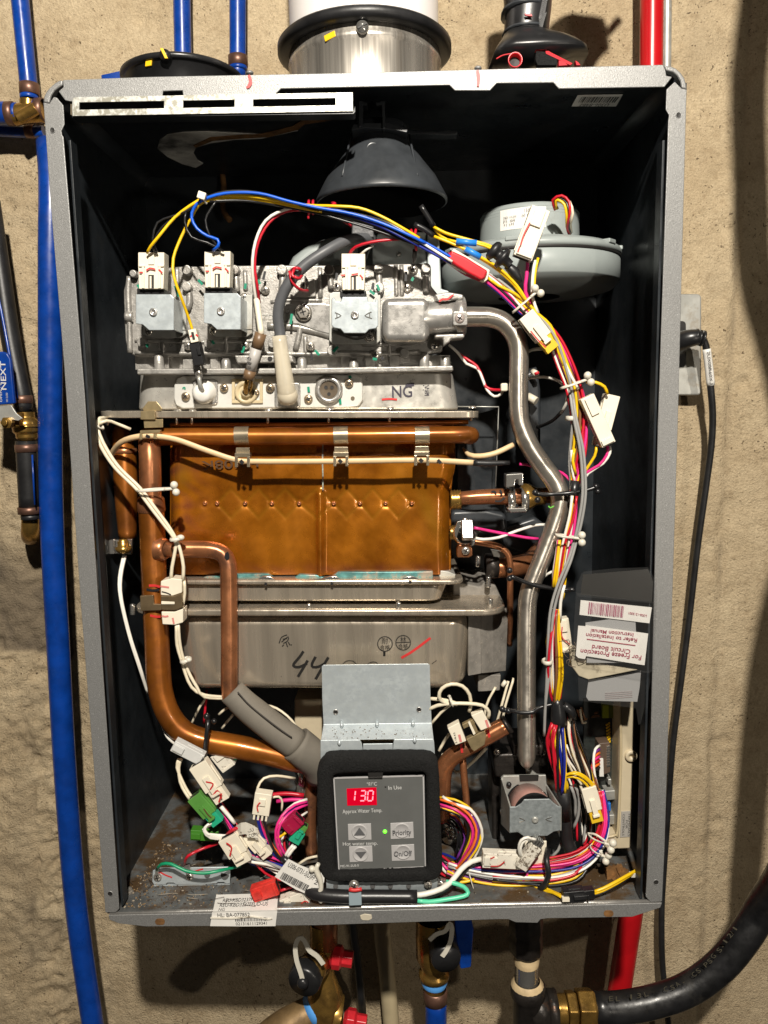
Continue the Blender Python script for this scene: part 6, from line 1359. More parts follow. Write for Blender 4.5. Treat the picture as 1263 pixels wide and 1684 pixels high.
strokes([[(995, 1140+i*3), (1040, 1137+i*3)] for i in range(4)], Yq+.0128, 1, mat('faint_print', (.36, .31, .31), .5), t, 'faint_lines')
b = MB(); b.plate([(936, 1066), (944, 1062), (956, 1070), (962, 1080), (990, 1092), (1010, 1096), (1050, 1102), (1010, 1110), (968, 1118), (952, 1112), (940, 1096)], Yq+.008, .004); b.build('tape_flap', mat('beige_tape', (.42, .37, .27), .45, 0, var=.25, vscale=40, dirt=(.10, .075, .05), dscale=55, dlo=.56, dhi=.7), t, bevel=.001)
rnd = random.Random(5); b = MB()
for i in range(26):
    x, y = rnd.uniform(934, 958), rnd.uniform(1058, 1084); c = P(x, y, Yq+.004); a = rnd.uniform(0, 6.28); L = rnd.uniform(.002, .006)
    b.tube([c, c+Vector((math.cos(a)*L, -.001, math.sin(a)*L)), c+Vector((math.cos(a+.8)*L*1.6, 0, math.sin(a+.8)*L*1.4))], .0003, 4, .003)
b.build('lint', mat('lint_brown', (.12, .09, .065), .95), t, kind='stuff')
# ================================================================ ground bar, tray label, paper tag
t = thing('ground_bar', 'zinc ground strip screwed to the tray at lower left', 'ground bar', PZ(314, 1456, 0)); Yg = PZ(314, 1456, 0).y-.0005
b = MB(); b.plate([(251, 1432), (262, 1428), (376, 1426), (379, 1428), (378, 1453), (372, 1454), (368, 1451), (358, 1451), (355, 1454), (290, 1455), (285, 1452), (275, 1452), (272, 1455), (253, 1455), (250, 1450)], Yg, .0016); b.build('strip', zinc, t, bevel=.0005)
MB().plate([(253, 1455), (378, 1454), (378, 1458), (253, 1459)], Yg+.0005, .002).build('foot', zinc, t)
screw(259, 1443, Yg-.001, 7, t); screw(312, 1442, Yg-.001, 6.5, t)
for x, r in ((341, 5), (370, 7)): MB().cyl(P(x, 1438, Yg-.0003), P(x, 1438, Yg+.001), r*mpp(x, 1438, Yg), 18).build('hole', dark, t)
MB().plate([(255, 1428), (260, 1428), (261, 1440), (255, 1440)], Yg-.004, .003).build('ring_terminal', chrome, t, bevel=.0004); b = MB(); b.plate([(302, 1424), (312, 1422), (314, 1436), (306, 1440)], Yg-.004, .003); b.build('ring_terminal', chrome, t, bevel=.0004)
wire([(258, 1430, Yg-.004), (266, 1421, Yg-.012), (282, 1421, Yg-.014), (305, 1432, Yg-.016), (335, 1436, Yg-.016), (365, 1431, Yg-.012), (395, 1424, .04)], 'N', t, .0014, 10)
wire([(303, 1421, Yg-.004), (310, 1407, Yg-.014), (335, 1395, .03), (362, 1385, .028), (385, 1368, .024), (392, 1362, .022)], 'R', t, .0013, 10)
strokes([[(263, 1434), (272, 1439), (283, 1443)], [(318, 1434), (326, 1431), (334, 1429)]], Yg, 2.4, redink, t, 'red_mark')
k = mpp(213, 1464, .02); c = PZ(213, 1467, .0); b = MB(); b.lathe([(7*k, 0), (7*k, .001), (4.5*k, .0012), (4.5*k, .004), (1e-4, .0045)], c, ZA, 6, False); b.mi = 0; tag(b.build('tray_bolt', screwm), 'small hex bolt standing on the tray at far lower left', 'bolt')
t = thing('model_label', 'torn white model label wrapped over the tray front lip', 'label', P(400, 1500, 0))
b = MB(); top = [P(355, 1472, .0), P(455, 1476, .0)]
b.prism([PZ(356, 1472, .0008), PZ(412, 1470.5, .0008), PZ(457, 1475, .0008), PZ(455.5, 1497.5, .0012)-YA*.0, PZ(350, 1499.5, .0012)], ZA*.0004); b.build('top_sheet', paper, t)
b = MB(); b.plate([(349, 1500.5), (456, 1498), (453, 1523), (400, 1523.5), (345.5, 1523)], -.0024, .0004); b.build('front_sheet', paper, t)
def ztext(s, x0, y0, x1, y1, h, bold=False):
    A, B = PZ(x0, y0, .0014), PZ(x1, y1, .0014); U = PZ(x0+1, y0-h, .0014)-A; text(s, A, B, U.length, U, ink, t, .0003, bold)
ztext('REU-KBD3237FFUD-US', 366, 1484, 441, 1481.5, 6); ztext('REU-KBD3237FFUD-US', 361, 1492.3, 440, 1489.5, 6.4); ztext('NG', 359, 1498.8, 369, 1498.5, 5)
ptext('HL: BA-077852', (358, 1507.5), (411, 1506.5), 7, -.0024, ink, t); ptext('02131611129341', (388, 1521.2), (439, 1520), 5.4, -.0024, ink, t)
O, X1 = P(387, 1515, -.0026), P(440, 1514, -.0026); barcode(O, XA, ZA, (X1-O).length, 6.5*mpp(400, 1510, 0), ink, t, 34, Vector((0, -1, 0)), 11)
b = MB(); b.plate([(346, 1509), (380, 1509.5), (412, 1507), (448, 1512), (440, 1513), (414, 1509), (380, 1512), (346, 1511)], -.0034, .0008); b.build('torn_edge', dirtyp, t)
t = thing('paper_tag', 'white paper tag with U306-0731 barcode by the panel', 'tag', P(490, 1445, .01)); Yw = .006
b = MB(); b.plate([(474, 1413), (495, 1424), (519, 1433), (534, 1438), (533, 1450), (523, 1477), (515, 1475), (487, 1463), (452, 1442)], Yw, .0006); b.build('tag_sheet', paper, t)
dirx = (P(520, 1447, Yw)-P(472, 1420, Yw))
ptext('U306-0731-5(D)FF', (472.5, 1424.5), (515.5, 1447.5), 9.5, Yw, ink, t)
O, X1 = P(460, 1444, Yw-.0003), P(503, 1466, Yw-.0003); X = (X1-O); U = (P(466, 1434, Yw)-P(460, 1444, Yw)); barcode(O, X.normalized(), U, X.length, 1.0, ink, t, 30, Vector((0, -1, 0)), 4)
ptext('C', (515, 1467), (518, 1461), 6, Yw, ink, t); ptext('N', (521.5, 1455), (524, 1449), 6, Yw, ink, t)
# ================================================================ wiring
redtie = mat('red_twist', (.52, .015, .03), .35)
# ---- arch of igniter and solenoid wires over the manifold
h = thing('wire_harness', 'arched bundle of yellow, blue and black wires over the manifold', 'wire bundle', P(520, 345, .03), 'wire bundles')
ya = .020
wire([(242, 416, ya+.004), (248, 405, ya), (261, 389, ya-.002), (288, 357, ya), (321, 333, ya), (340, 325, ya), (390, 321, ya), (440, 327, ya), (480, 334, ya), (512, 338, ya), (550, 339, ya-.004), (590, 342, ya-.004), (625, 355, ya-.004), (660, 374, ya-.004), (690, 392, ya-.002)], 'Y', h, .0012)
for q in ([(254, 414, ya+.004), (251, 392, ya), (259, 366, ya), (282, 356, ya), (306, 347, ya), (330, 331, ya)], [(258, 414, ya+.004), (254, 395, ya+.003), (268, 372, ya+.002), (290, 356, ya+.002), (320, 340, ya+.002)],
          [(306, 349, ya), (304, 366, ya), (315, 390, ya), (341, 399, ya), (368, 413, ya+.004)], [(356, 330, ya), (345, 346, ya), (338, 362, ya), (345, 388, ya), (364, 412, ya+.004)]): wire(q, 'K', h, .0009)
wire([(317, 545, .038), (311, 525, .036), (296, 484, .026), (286, 455, .024), (285, 425, .026), (298, 390, .028), (315, 357, .028), (327, 337, ya), (345, 329, ya), (390, 325, ya+.002), (440, 331, ya+.002), (490, 341, ya+.002), (530, 348, ya)], 'Y', h, .0012)
wire([(350, 412, ya+.004), (359, 404, ya), (358, 394, ya), (341, 388, ya), (324, 376, ya), (315, 358, ya), (319, 342, ya), (333, 329, ya-.002), (370, 318, ya-.003), (425, 318, ya-.003), (475, 331, ya-.003), (520, 341, ya-.003), (580, 352, ya-.003), (630, 368, ya-.003), (680, 390, ya-.003), (700, 400, ya)], 'B', h, .0012)
wire([(336, 325, ya), (372, 315, ya), (420, 316, ya), (470, 329, ya), (520, 345, ya), (580, 358, ya), (640, 378, ya), (690, 402, ya)], 'K', h, .0011)
wire([(345, 331, ya), (400, 330, ya+.003), (460, 338, ya+.003), (520, 350, ya+.003), (590, 362, ya+.003), (650, 386, ya+.003), (700, 408, ya+.003)], 'K', h, .0011)
bundle([(520, 346, ya+.002), (570, 356, ya+.002), (620, 369, ya+.002), (670, 390, ya+.002), (705, 407, ya+.002), (745, 428, ya+.002)], 'KBDKWK', [5, 7, 8, 7, 6, 7], h, .0010, 11, .3)
wire([(424, 500, .044), (420, 488, .040), (415, 440, .030), (420, 398, .028), (437, 363, .028), (468, 345, .028), (503, 341, .029), (560, 352, .028), (620, 372, .028), (670, 395, .028), (720, 420, .028), (760, 440, .03)], 'W', h, .0012)
wire([(427, 498, .044), (423, 470, .034), (419, 435, .032), (425, 398, .03), (443, 366, .03), (470, 348, .031), (505, 345, .031)], 'R', h, .0011)
MB().tube([P(422, 492, .042), P(425, 515, .040), P(430, 550, .038)], 5.2*mpp(425, 515, .04), 10, .004).build('wire_sleeve', whitep, h)
wire([(574, 418, .034), (585, 406, .028), (612, 398, .026), (647, 394, .026), (676, 394, .026), (700, 404, .027), (735, 420, .03), (775, 445, .032)], 'R', h, .0012)
wire([(593, 418, .034), (602, 411, .03), (614, 404, .03)], 'W', h, .0009); wire([(555, 356, .036), (568, 365, .036), (578, 372, .04)], 'R', h, .0011)
b = MB()
for x in (508, 515): b.tube([P(x, 330, .030), P(x-.5, 334, .0245), P(x+.5, 345, .0245), P(x, 352, .028)], .0011, 8, .002)
b.tube([P(508, 345, .0245), P(507, 360, .026)], .0010, 8, .002); b.tube([P(523, 350, .0245), P(533, 349, .0235), P(543, 340, .0235), P(551, 335, .026), (P(546, 334, .03))], .0012, 8, .002)
b.build('twist_tie', redtie, h)
b = MB()
for i, (x0, y0, x1, y1) in enumerate(((676, 378, 684, 402), (684, 377, 679, 402), (680, 388, 685, 412))): b.tube([P(x0, y0, .026), P((x0+x1)/2, (y0+y1)/2, .0225), P(x1, y1, .025)], .0011, 8, .002)
b.build('twist_tie', redtie, h)
b = MB(); b.tube([P(682, 412, .028), P(682, 420, .034), P(680, 432, .048)], [.0018, .0020, .0012], 10, .003); b.build('ground_lug', irm, h)
tie(334, 325, ya-.004, 70, h, ln=16, balls=False, wd=5); b = MB(); b.box(P(332, 322, ya-.006), (.0062, .004, .0054), loc_axes(20)); b.build('tie_head', whitep, h, bevel=.0006)
# ignition lead, flame rod, silicone elbow
t = thing('igniter_lead', 'yellow igniter lead ending in a black and white plug', 'lead', P(324, 580, .04)); kk = mpp(324, 570, .04)
ex = loc_axes(80); c = P(320, 553, .036)
b = MB(); b.box(c, (21*kk, .009, 13*kk), ex); b.build('white_block', whitep, t, bevel=.0005)
b = MB(); b.box(c-YA*.0046, (12*kk, .001, 4*kk), ex); b.build('block_slot', dark, t); strokes([[(313, 554), (317, 550)], [(322, 550), (326, 553)]], .0315, 2.6, redink, t, 'ink_mark')
b = MB(); b.box(P(325, 581, .038), (40*kk, .010, 17*kk), loc_axes(80)); b.box(P(327, 578, .0325), (12*kk, .002, 6*kk), loc_axes(80)); b.build('plug', blackp, t, bevel=.0006)
b = MB(); b.box(P(326, 610, .042), (21*kk, .003, 11*kk), loc_axes(84)); b.build('terminal', chrome, t, bevel=.0004); screw(326.5, 613, .040, 4, t)
b = MB(); b.tube([P(327, 618, .042), P(329, 632, .042), P(333, 642, .046)], 3.8*kk, 12, .003); b.build('electrode', galv, t)
t = thing('flame_rod', 'brown and grey flame rod lead above the burner box', 'lead', P(415, 600, .04)); a, e = P(429, 548, .038), P(408, 624, .044)
for f0, f1, r, m in ((0, .32, 9.6, mat('brown_sleeve', (.16, .095, .05), .4, 0, var=.1)), (.30, .82, 9, mat('grey_sleeve', (.42, .40, .38), .4, 0, var=.08)), (.80, 1.0, 9.8, MATS['brown_sleeve'])):
    MB().cyl(a.lerp(e, f0), a.lerp(e, f1), r*kk, 18).build('sleeve', m, t)
b = MB(); b.tube([P(408, 622, .044), P(404, 636, .048), P(405, 648, .057)], 4*kk, 12, .003); b.tube([P(413, 623, .046), P(414, 634, .05), P(409, 648, .058)], 2*kk, 8, .003); b.build('electrode', brass, t)
ptext('8', (406, 590), (412, 594), 5, .0335, ink, t, off=.0008); ptext('9', (405, 598), (411, 602), 5, .0345, ink, t, off=.0008)
t = thing('silicone_elbow', 'translucent silicone boot on the grey igniter cable', 'boot', P(470, 655, .045))
MB().tube([P(459, 553, .038), P(463, 585, .038), P(468, 620, .040), P(471, 640, .043), P(473, 655, .050)], [12*kk, 12.5*kk, 13*kk, 14*kk, 15*kk, 17*kk], 20, .004).build('tube', silicone, t)
MB().sph(P(473, 650, .046), 17.5*kk, 20).build('bulb', silicone, t)
MB().tube([P(460, 555, .038), P(465, 590, .038), P(470, 640, .044)], 3*kk, 10, .004).build('core', galv, t)
t = thing('igniter_cable', 'thick grey igniter cable curving into the silicone boot', 'cable', P(470, 500, .035))
MB().tube([P(*p) for p in [(612, 394, .06), (598, 392, .05), (570, 396, .042), (535, 414, .034), (500, 438, .032), (475, 466, .032), (461, 495, .034), (457, 522, .036), (460, 545, .038), (462, 560, .038)]], 9*kk, 18, .004).build('cable', mat('grey_cable', (.085, .088, .095), .45, 0, var=.12, vscale=60), t)
b = MB(); b.plate([(579, 363), (614, 367), (615, 391), (578, 386)], .050, .014); b.build('ferrite', mat('ferrite', (.085, .085, .09), .5, 0, var=.4, vscale=200, bump=.7, bscale=260), t, bevel=.0012)
MB().plate([(578, 384), (615, 390), (613, 396), (600, 430), (590, 430), (586, 396)], .064, .008).build('clip_leg', blackp, t, bevel=.0008)
t = thing('ground_loop', 'red ground wire twisted round the grey cable to a screw lug', 'wire', P(490, 470, .03))
b = MB(); b.tube([P(478, 446, .034), P(484, 441, .024), P(492, 442, .024), P(496, 446, .034)], .0012, 8, .002); b.tube([P(477, 452, .034), P(484, 455, .022), P(492, 458, .024), P(497, 452, .034)], .0012, 8, .002); b.tube([P(476, 446, .028), P(480, 462, .026), P(490, 474, .03), P(500, 478, .04), P(506, 478, .052)], .0012, 8, .002); b.tube([P(484, 443, .024), P(480, 452, .022), P(486, 457, .022)], .0012, 8, .002); b.build('twist', redtie, t)
b = MB(); b.tube([P(504, 477, .052), P(505, 465, .054), P(502, 455, .056)], [.0016, .002, .001], 10, .003); b.build('lug', chrome, t); screw(500, 470, .056, 7, t)
# ---- fan plug and main trunk down the right
h = thing('wire_harness', 'main bundle of coloured wires beside the silver gas tube', 'wire bundle', P(930, 700, .03), 'wire bundles')
wire([(712, 371, .026), (725, 388, .027), (750, 402, .027), (790, 425, .027), (820, 445, .028), (845, 468, .028), (862, 490, .028), (880, 512, .030), (905, 535, .030), (917, 565, .030), (926, 600, .03)], 'Y', h, .0012)
wire([(713, 373, .024), (732, 383, .024), (755, 390, .024), (785, 398, .022), (805, 404, .022), (820, 414, .022)], 'Y', h, .0012); wire([(712, 388, .026), (740, 399, .025), (765, 410, .024), (792, 424, .024), (822, 442, .026), (850, 470, .027), (868, 498, .028)], 'Y', h, .0012)
wire([(736, 394, .026), (752, 398, .023), (785, 401, .021), (806, 408, .021), (820, 415, .021)], 'Y', h, .0011)
wire([(800, 455, .03), (820, 470, .03), (845, 482, .03), (868, 500, .031), (890, 525, .031)], 'Y', h, .0012)
for (a, b2) in (((691, 337, .022), (713, 372, .024)), ((680, 371, .026), (697, 380, .026))):
    pass
MB().tube([P(692, 338, .022), P(702, 354, .023), P(713, 372, .024)], 4.2*kk, 10, .003).build('black_cap', blackp, h); MB().tube([P(681, 369, .025), P(696, 376, .025), P(713, 388, .026)], 4.4*kk, 10, .003).build('black_cap', blackp, h)
MB().tube([P(750, 397, .0225), P(784, 400, .0215)], 5*kk, 12, smooth=False).build('blue_splice', mat('blue_splice', (.02, .22, .70), .4), h); MB().tube([P(765, 409, .024), P(790, 423, .024)], 5*kk, 12, smooth=False).build('blue_splice', MATS['blue_splice'], h)
g = MB(); ax = (P(838, 440, .026)-P(806, 412, .026)).normalized(); c = P(822, 421, .024)
g.lathe([(5*kk, -20*kk), (13*kk, -18*kk), (16*kk, -14*kk), (16*kk, -9*kk), (9*kk, -6*kk), (9*kk, 0), (17*kk, 2*kk), (17*kk, 8*kk), (8*kk, 12*kk), (7*kk, 22*kk)], c, ax, 22); g.build('grommet', blackrub, h)
g = MB(); g.tube([P(833, 436, .026), P(846, 448, .026), P(857, 464, .026)], [6*kk, 9*kk, 4*kk], 12, .004); g.build('grommet_tail', blackrub, h)
b = MB(); b.prism([P(x, y, .020) for x, y in ((742, 411), (736, 427), (750, 437), (771, 450), (791, 461), (798, 457), (803, 445), (785, 434), (766, 422))], YA*.011); b.build('tape_wrap', redp, h, bevel=.002, seg=3)
b = MB(); b.prism([P(x, y, .024) for x, y in ((746, 408), (736, 424), (733, 429), (752, 442), (796, 464), (802, 460), (806, 444))], YA*.006); b.build('tape_core', whitep, h, bevel=.0008)
bundle([(735, 420, .034), (770, 444, .034), (800, 458, .034), (830, 480, .034), (860, 508, .034), (890, 535, .034), (910, 562, .034), (928, 600, .034), (944, 640, .034), (952, 680, .034), (953, 720, .034), (950, 760, .035), (946, 795, .036), (943, 815, .036)], 'RMYKMRYKMYDTRYGMRW', [9, 10, 9, 9, 10, 10, 12, 13, 13, 14, 15, 13, 7, 7], h, .00112, 21, .8, .2)
wire([(868, 430, .03), (866, 455, .03), (864, 480, .031), (875, 505, .033)], 'M', h, .0015); wire([(874, 432, .03), (870, 460, .03), (872, 490, .03)], 'K', h, .0011); wire([(880, 428, .03), (876, 455, .029), (876, 490, .029), (885, 515, .03)], 'W', h, .0013); wire([(885, 424, .03), (880, 450, .03), (878, 485, .03)], 'Y', h, .0011)
for i, c_ in enumerate('GG'): wire([(835, 488+i*4, .036), (862, 512+i*2, .036), (892, 545, .036), (922, 582+i*3, .036), (935, 612, .036), (938+i*4, 650, .032), (944+i*4, 690, .028), (954+i*5, 740, .026), (958+i*5, 790, .026), (957+i*5, 825, .026), (950+i*5, 865, .027), (944+i*4, 890, .028), (934+i*5, 922, .027), (917+i*6, 962, .026), (906+i*6, 1000, .026), (902+i*5, 1040, .026), (900+i*4, 1100, .027), (897, 1160, .03), (895, 1210, .034)], c_, h, .00122)
wire([(925, 590, .03), (940, 620, .03), (951, 640, .03)], 'W', h, .0012)
wire([(964, 628, .03), (980, 629, .028), (994, 636, .028), (999, 648, .03)], 'Y', h, .0013)
for q, c_ in (([(1003, 733, .03), (1003, 745, .03), (992, 762, .031), (968, 778, .034), (952, 800, .036)], 'W'), ([(999, 733, .03), (998, 748, .03), (985, 765, .031), (963, 778, .034), (950, 798, .036)], 'M'), ([(981, 735, .03), (978, 750, .031), (964, 772, .033), (950, 796, .036)], 'Y'), ([(945, 738, .032), (942, 758, .03), (947, 780, .032)], 'Y'), ([(940, 740, .033), (941, 770, .033), (946, 795, .034)], 'W')): wire(q, c_, h, .0012)
wire([(868, 622, .075), (895, 620, .06), (919, 627, .045), (933, 642, .038), (931, 664, .04), (923, 679, .05)], 'W', h, .0013); MB().tube([P(924, 677, .05), P(908, 692, .065), P(884, 703, .09)], .0016, 8, .004).build('black_sleeve', blackp, h)
wire([(862, 582, .06), (876, 575, .045), (892, 574, .036)], 'W', h, .0013)
wire([(738, 567, .075), (753, 580, .075), (767, 598, .075), (785, 606, .075), (793, 622, .07), (801, 641, .068), (813, 652, .065), (824, 648, .062), (829, 638, .06)], 'W', h, .0012); wire([(752, 580, .078), (770, 592, .078), (784, 602, .075), (793, 620, .072), (799, 636, .068), (812, 641, .066), (828, 641, .06)], 'R', h, .0013)
b = MB(); b.box(P(829, 637, .058), (.006, .005, .007)); b.build('wire_cap', whitep, h, bevel=.0015)
wire([(855, 763, .06), (866, 764, .062), (880, 768, .065), (905, 772, .065), (925, 778, .05), (938, 790, .04)], 'M', h, .0012)
wire([(780, 868, .05), (810, 874, .055), (864, 884, .06), (885, 886, .062)], 'M', h, .0013); wire([(782, 885, .05), (795, 887, .05), (820, 884, .055), (850, 873, .06), (880, 864, .065), (896, 863, .065)], 'W', h, .0013)
MB().cyl(P(946, 790, .036), P(942, 826, .036), 8*kk, 14).build('tape_wrap', blackp, h)
bundle([(944, 815, .034), (941, 845, .034), (935, 875, .034), (931, 895, .035), (927, 925, .036), (923, 955, .037), (922, 985, .04)], 'RWYTMWYR', [6, 8, 9, 8, 7, 6, 4], h, .0011, 31, .2, .2)
bundle([(920, 888, .036), (918, 910, .036), (914, 940, .036), (911, 965, .036)], 'MYYW', [3, 4, 6, 4], h, .0013, 5, .1, .1); wire([(885, 965, .05), (895, 948, .05), (908, 940, .045)], 'W', h, .0011); wire([(880, 962, .06), (893, 935, .06), (908, 905, .05)], 'Y', h, .001)
wire([(928, 962, .034), (922, 990, .034), (921, 1020, .036)], 'W', h, .0014)
bundle([(914, 1002, .034), (911, 1035, .03), (912, 1075, .028), (914, 1110, .03), (914, 1145, .034), (915, 1155, .036)], 'MYWRYCRTKYRW', [5, 10, 14, 15, 9, 5], h, .0011, 41, .25, .12)
wire([(912, 1020, .032), (905, 1035, .03), (900, 1055, .03), (906, 1100, .03), (910, 1145, .034)], 'Y', h, .0013)
b = MB(); b.tube([P(916, 1148, .036), P(917, 1168, .036), P(919, 1192, .036)], [9*kk, 12*kk, 14*kk, 13*kk], 14, .004); b.tube([P(926, 1160, .037), P(938, 1168, .036), P(942, 1180, .04)], 8*kk, 12, .004); b.build('tape_wrap', blackp, h)
bundle([(917, 1190, .034), (914, 1215, .032), (918, 1245, .030), (923, 1275, .030), (926, 1302, .033)], 'YWRYDRYKRYRYDR', [10, 15, 14, 12, 10], h, .0013, 53, .25, .15)
MB().cyl(P(926, 1298, .033), P(930, 1345, .04), 12*kk, 14).build('tape_sleeve', blackrub, h); MB().tube([P(930, 1340, .04), P(932, 1380, .042), P(945, 1412, .04)], 11*kk, 14, .005).build('tape_sleeve', blackrub, h)
wire([(945, 1290, .04), (952, 1310, .04), (951, 1340, .042), (943, 1362, .045)], 'G', h, .0014); wire([(939, 1293, .04), (946, 1315, .042), (946, 1345, .045)], 'G', h, .0014)
for q in ([(928, 1277, .028), (938, 1272, .024), (952, 1274, .023), (968, 1285, .026), (976, 1297, .03)], [(927, 1280, .03), (942, 1277, .026), (958, 1284, .026), (970, 1297, .03)], [(929, 1276, .03), (945, 1270, .026), (962, 1277, .026), (980, 1294, .03)]): wire(q, 'Y', h, .0012)
bundle([(940, 1170, .045), (940, 1195, .044), (948, 1230, .042), (960, 1262, .042), (970, 1290, .042), (980, 1320, .045)], 'RCKRTWYKRKCT', [4, 7, 10, 11, 10, 9], h, .001, 61, .3, .2)
bundle([(928, 1225, .05), (935, 1245, .048), (948, 1268, .048), (962, 1290, .048), (970, 1310, .048)], 'WYCKWG', [5, 8, 9, 8, 6], h, .001, 67, .3, .2)
bundle([(952, 1165, .07), (960, 1185, .068), (966, 1180, .075), (985, 1175, .07)], 'TTC', 6, h, .001, 71)
for i, c_ in enumerate('WVOMROK'): wire([(986, 1226+i*6, .054), (979-i*.6, 1232+i*6, .050), (976-i*.8, 1250+i*4, .046), (978+i*.5, 1275+i*3, .044), (984, 1300+i*2, .045), (988, 1325, .045)], c_, h, .0012)
bundle([(986, 1300, .044), (990, 1330, .040), (992, 1355, .036), (986, 1380, .034), (970, 1403, .032), (945, 1420, .030), (905, 1431, .030), (860, 1437, .030), (815, 1440, .032), (770, 1437, .034), (735, 1428, .036)], 'MDRKMRVOKGWPMYKRKDRYMKWR', [7, 9, 9, 10, 13, 16, 19, 19, 17, 14, 11], h, .0011, 73, .5, .16)
bundle([(950, 1400, .04), (960, 1420, .032), (945, 1440, .026), (905, 1450, .024), (860, 1448, .025), (810, 1445, .026)], 'WYRMKY', [6, 9, 10, 8, 7, 6], h, .0013, 79, .3, .2)
for q, c_ in (([(904, 1412, .05), (925, 1411, .045), (945, 1406, .045)], 'N'), ([(905, 1416, .05), (925, 1418, .045), (948, 1408, .045)], 'N'), ([(906, 1413, .046), (925, 1414, .043), (942, 1412, .043)], 'Y'), ([(908, 1408, .05), (918, 1398, .05), (924, 1382, .05)], 'G')): wire(q, c_, h, .0013)
MB().tube([P(901, 1396, .03), P(899, 1415, .016), P(902, 1440, .014), P(893, 1458, .018), P(884, 1462, .026)], 5*kk, 12, .004).build('black_strap', blackrub, h)
# loops beside the panel
bundle([(722, 1322, .035), (745, 1326, .030), (768, 1338, .028), (782, 1360, .028), (780, 1385, .028), (768, 1408, .030), (757, 1425, .034), (745, 1436, .036)], 'OKMKVYTMDYKRO', [11, 12, 12, 13, 13, 10, 8, 7], h, .0011, 83, .35, .12)
for q in ([(728, 1310, .034), (745, 1322, .028), (772, 1330, .025), (788, 1352, .025), (793, 1375, .026), (785, 1400, .03), (772, 1425, .034)], [(728, 1316, .034), (755, 1326, .03), (775, 1340, .027), (783, 1362, .027)]): wire(q, 'W', h, .0014)
bundle([(722, 1420, .04), (740, 1432, .038), (762, 1438, .036), (800, 1440, .034)], 'RKWBMR', 11, h, .0012, 89, .3)
wire([(748, 1440, .03), (752, 1450, .028), (765, 1450, .027), (780, 1446, .028)], 'Y', h, .0013); wire([(830, 1447, .028), (850, 1452, .026), (863, 1446, .026), (868, 1432, .028)], 'M', h, .0013)
wire([(870, 1450, .026), (890, 1463, .022), (910, 1468, .012), (928, 1478, .002)], 'Y', h, .0014); wire([(872, 1448, .027), (895, 1460, .024), (915, 1469, .014), (929, 1475, .003)], 'Y', h, .0014)
for i in range(3):
    hh = .010-.002*i; MB().tube([PZ(975, 1467+i*3, hh*.7), PZ(992, 1461+i*3, hh), PZ(1015, 1449+i*3, hh+.004), PZ(1038, 1436+i*2, hh+.006), PZ(1056, 1427+i*3, hh+.003)], .0014, 8, .005).build('wire', wm('YYK'[i]), h)
b = MB(); b.box(PZ(1040, 1438, .013), (.005, .004, .004)); b.build('tie_head', whitetie, h, bevel=.0005)
for sd, pth, cs in ((111, [(700, 1400, .07), (725, 1410, .06), (755, 1425, .05), (790, 1432, .045)], 'KRWDKY'), (113, [(915, 1200, .06), (925, 1240, .06), (940, 1280, .058), (955, 1330, .056), (960, 1380, .05)], 'KKWKRKG'), (117, [(720, 1345, .06), (745, 1350, .055), (760, 1375, .05), (755, 1410, .05)], 'KVKOKR'), (119, [(880, 1440, .045), (920, 1430, .045), (950, 1412, .05), (965, 1385, .055), (968, 1340, .06)], 'KGKWKDR')):
    bundle(pth, cs, 11, h, .0011, sd, .5, .3)
# ties
for x, y, yy, a, ln, bx in ((862, 498, .022, -40, 44, 1), (943, 632, .024, -18, 40, 1), (932, 883, .024, 8, 36, 1), (984, 1382, .020, 24, 34, 1)): tie(x, y, yy, a, h, ln=ln)
tie(982, 1402, .024, 30, h, ln=24, br=6); tie(776, 1452, .026, 75, h, ln=30); tie(940, 688, .03, 0, h, ln=14, balls=False, wd=8); tie(901, 1090, .024, 0, h, ln=15, balls=False, wd=7)
# ---- connectors along the trunk
connector(875, 383, .018, 111, 84, 32, 'large cream plug in front of the round blower fan', marks=[[(.30, -.36), (.1, -.38), (-.15, -.30)], [(.44, -.36), (.33, -.37)]], style=1)
connector(888, 546, .022, 52, 74, 28, 'cream plug with yellow ends beside the gas tube bend', m2=mat('yellow_plug', (.72, .46, .02), .4), marks=[[(-.15, -.42), (.1, -.40), (.35, -.3)]])
connector(984, 692, .020, 65, 88, 24, 'flat cream plug in front of another plug on the right', style=1); connector(997, 692, .034, 104, 86, 25, 'cream plug partly hidden behind a flat plug on the right', style=0)
connector(928, 1046, .040, 82, 58, 22, 'cream plug with a red line behind the wires left of the pouch', marks=[[(-.3, -.1), (0, -.2), (.25, .3)]], style=1)
connector(976, 1325, .026, 75, 64, 25, 'cream plug with yellow ends in front of the circuit board', m2=MATS['yellow_plug'])
connector(953, 1475, -.002, -5, 52, 20, 'black plug with white end on the yellow wires at bottom right', m=blackp, style=0); MB().box(P(930, 1478, -.0025), (.0060, .004, .0030)).build('white_end', whitep, bpy.data.objects['wire_connector.006'])
connector(826, 1417, .018, 4, 64, 26, 'long cream plug with red marks lying left of the dusty plug', m=dirtyp, style=1, marks=[[(-.3, -.25), (-.1, -.2), (.05, .1)], [(-.32, .25), (-.22, .4)]])
connector(873, 1407, .012, -57, 58, 19, 'dusty white plug with a shiny tip resting on the plug stack', m=mat('very_dusty', (.62, .58, .50), .6, 0, var=.1, vscale=60, dirt=(.14, .11, .08), dscale=330, dlo=.52, dhi=.60), style=2, m2=chrome)
connector(881, 1409, .030, 90, 54, 36, 'square cream plug behind the dusty one near the valve', style=1, marks=[[(.22, -.4), (.24, .1)], [(.23, .2), (.22, .45)]])
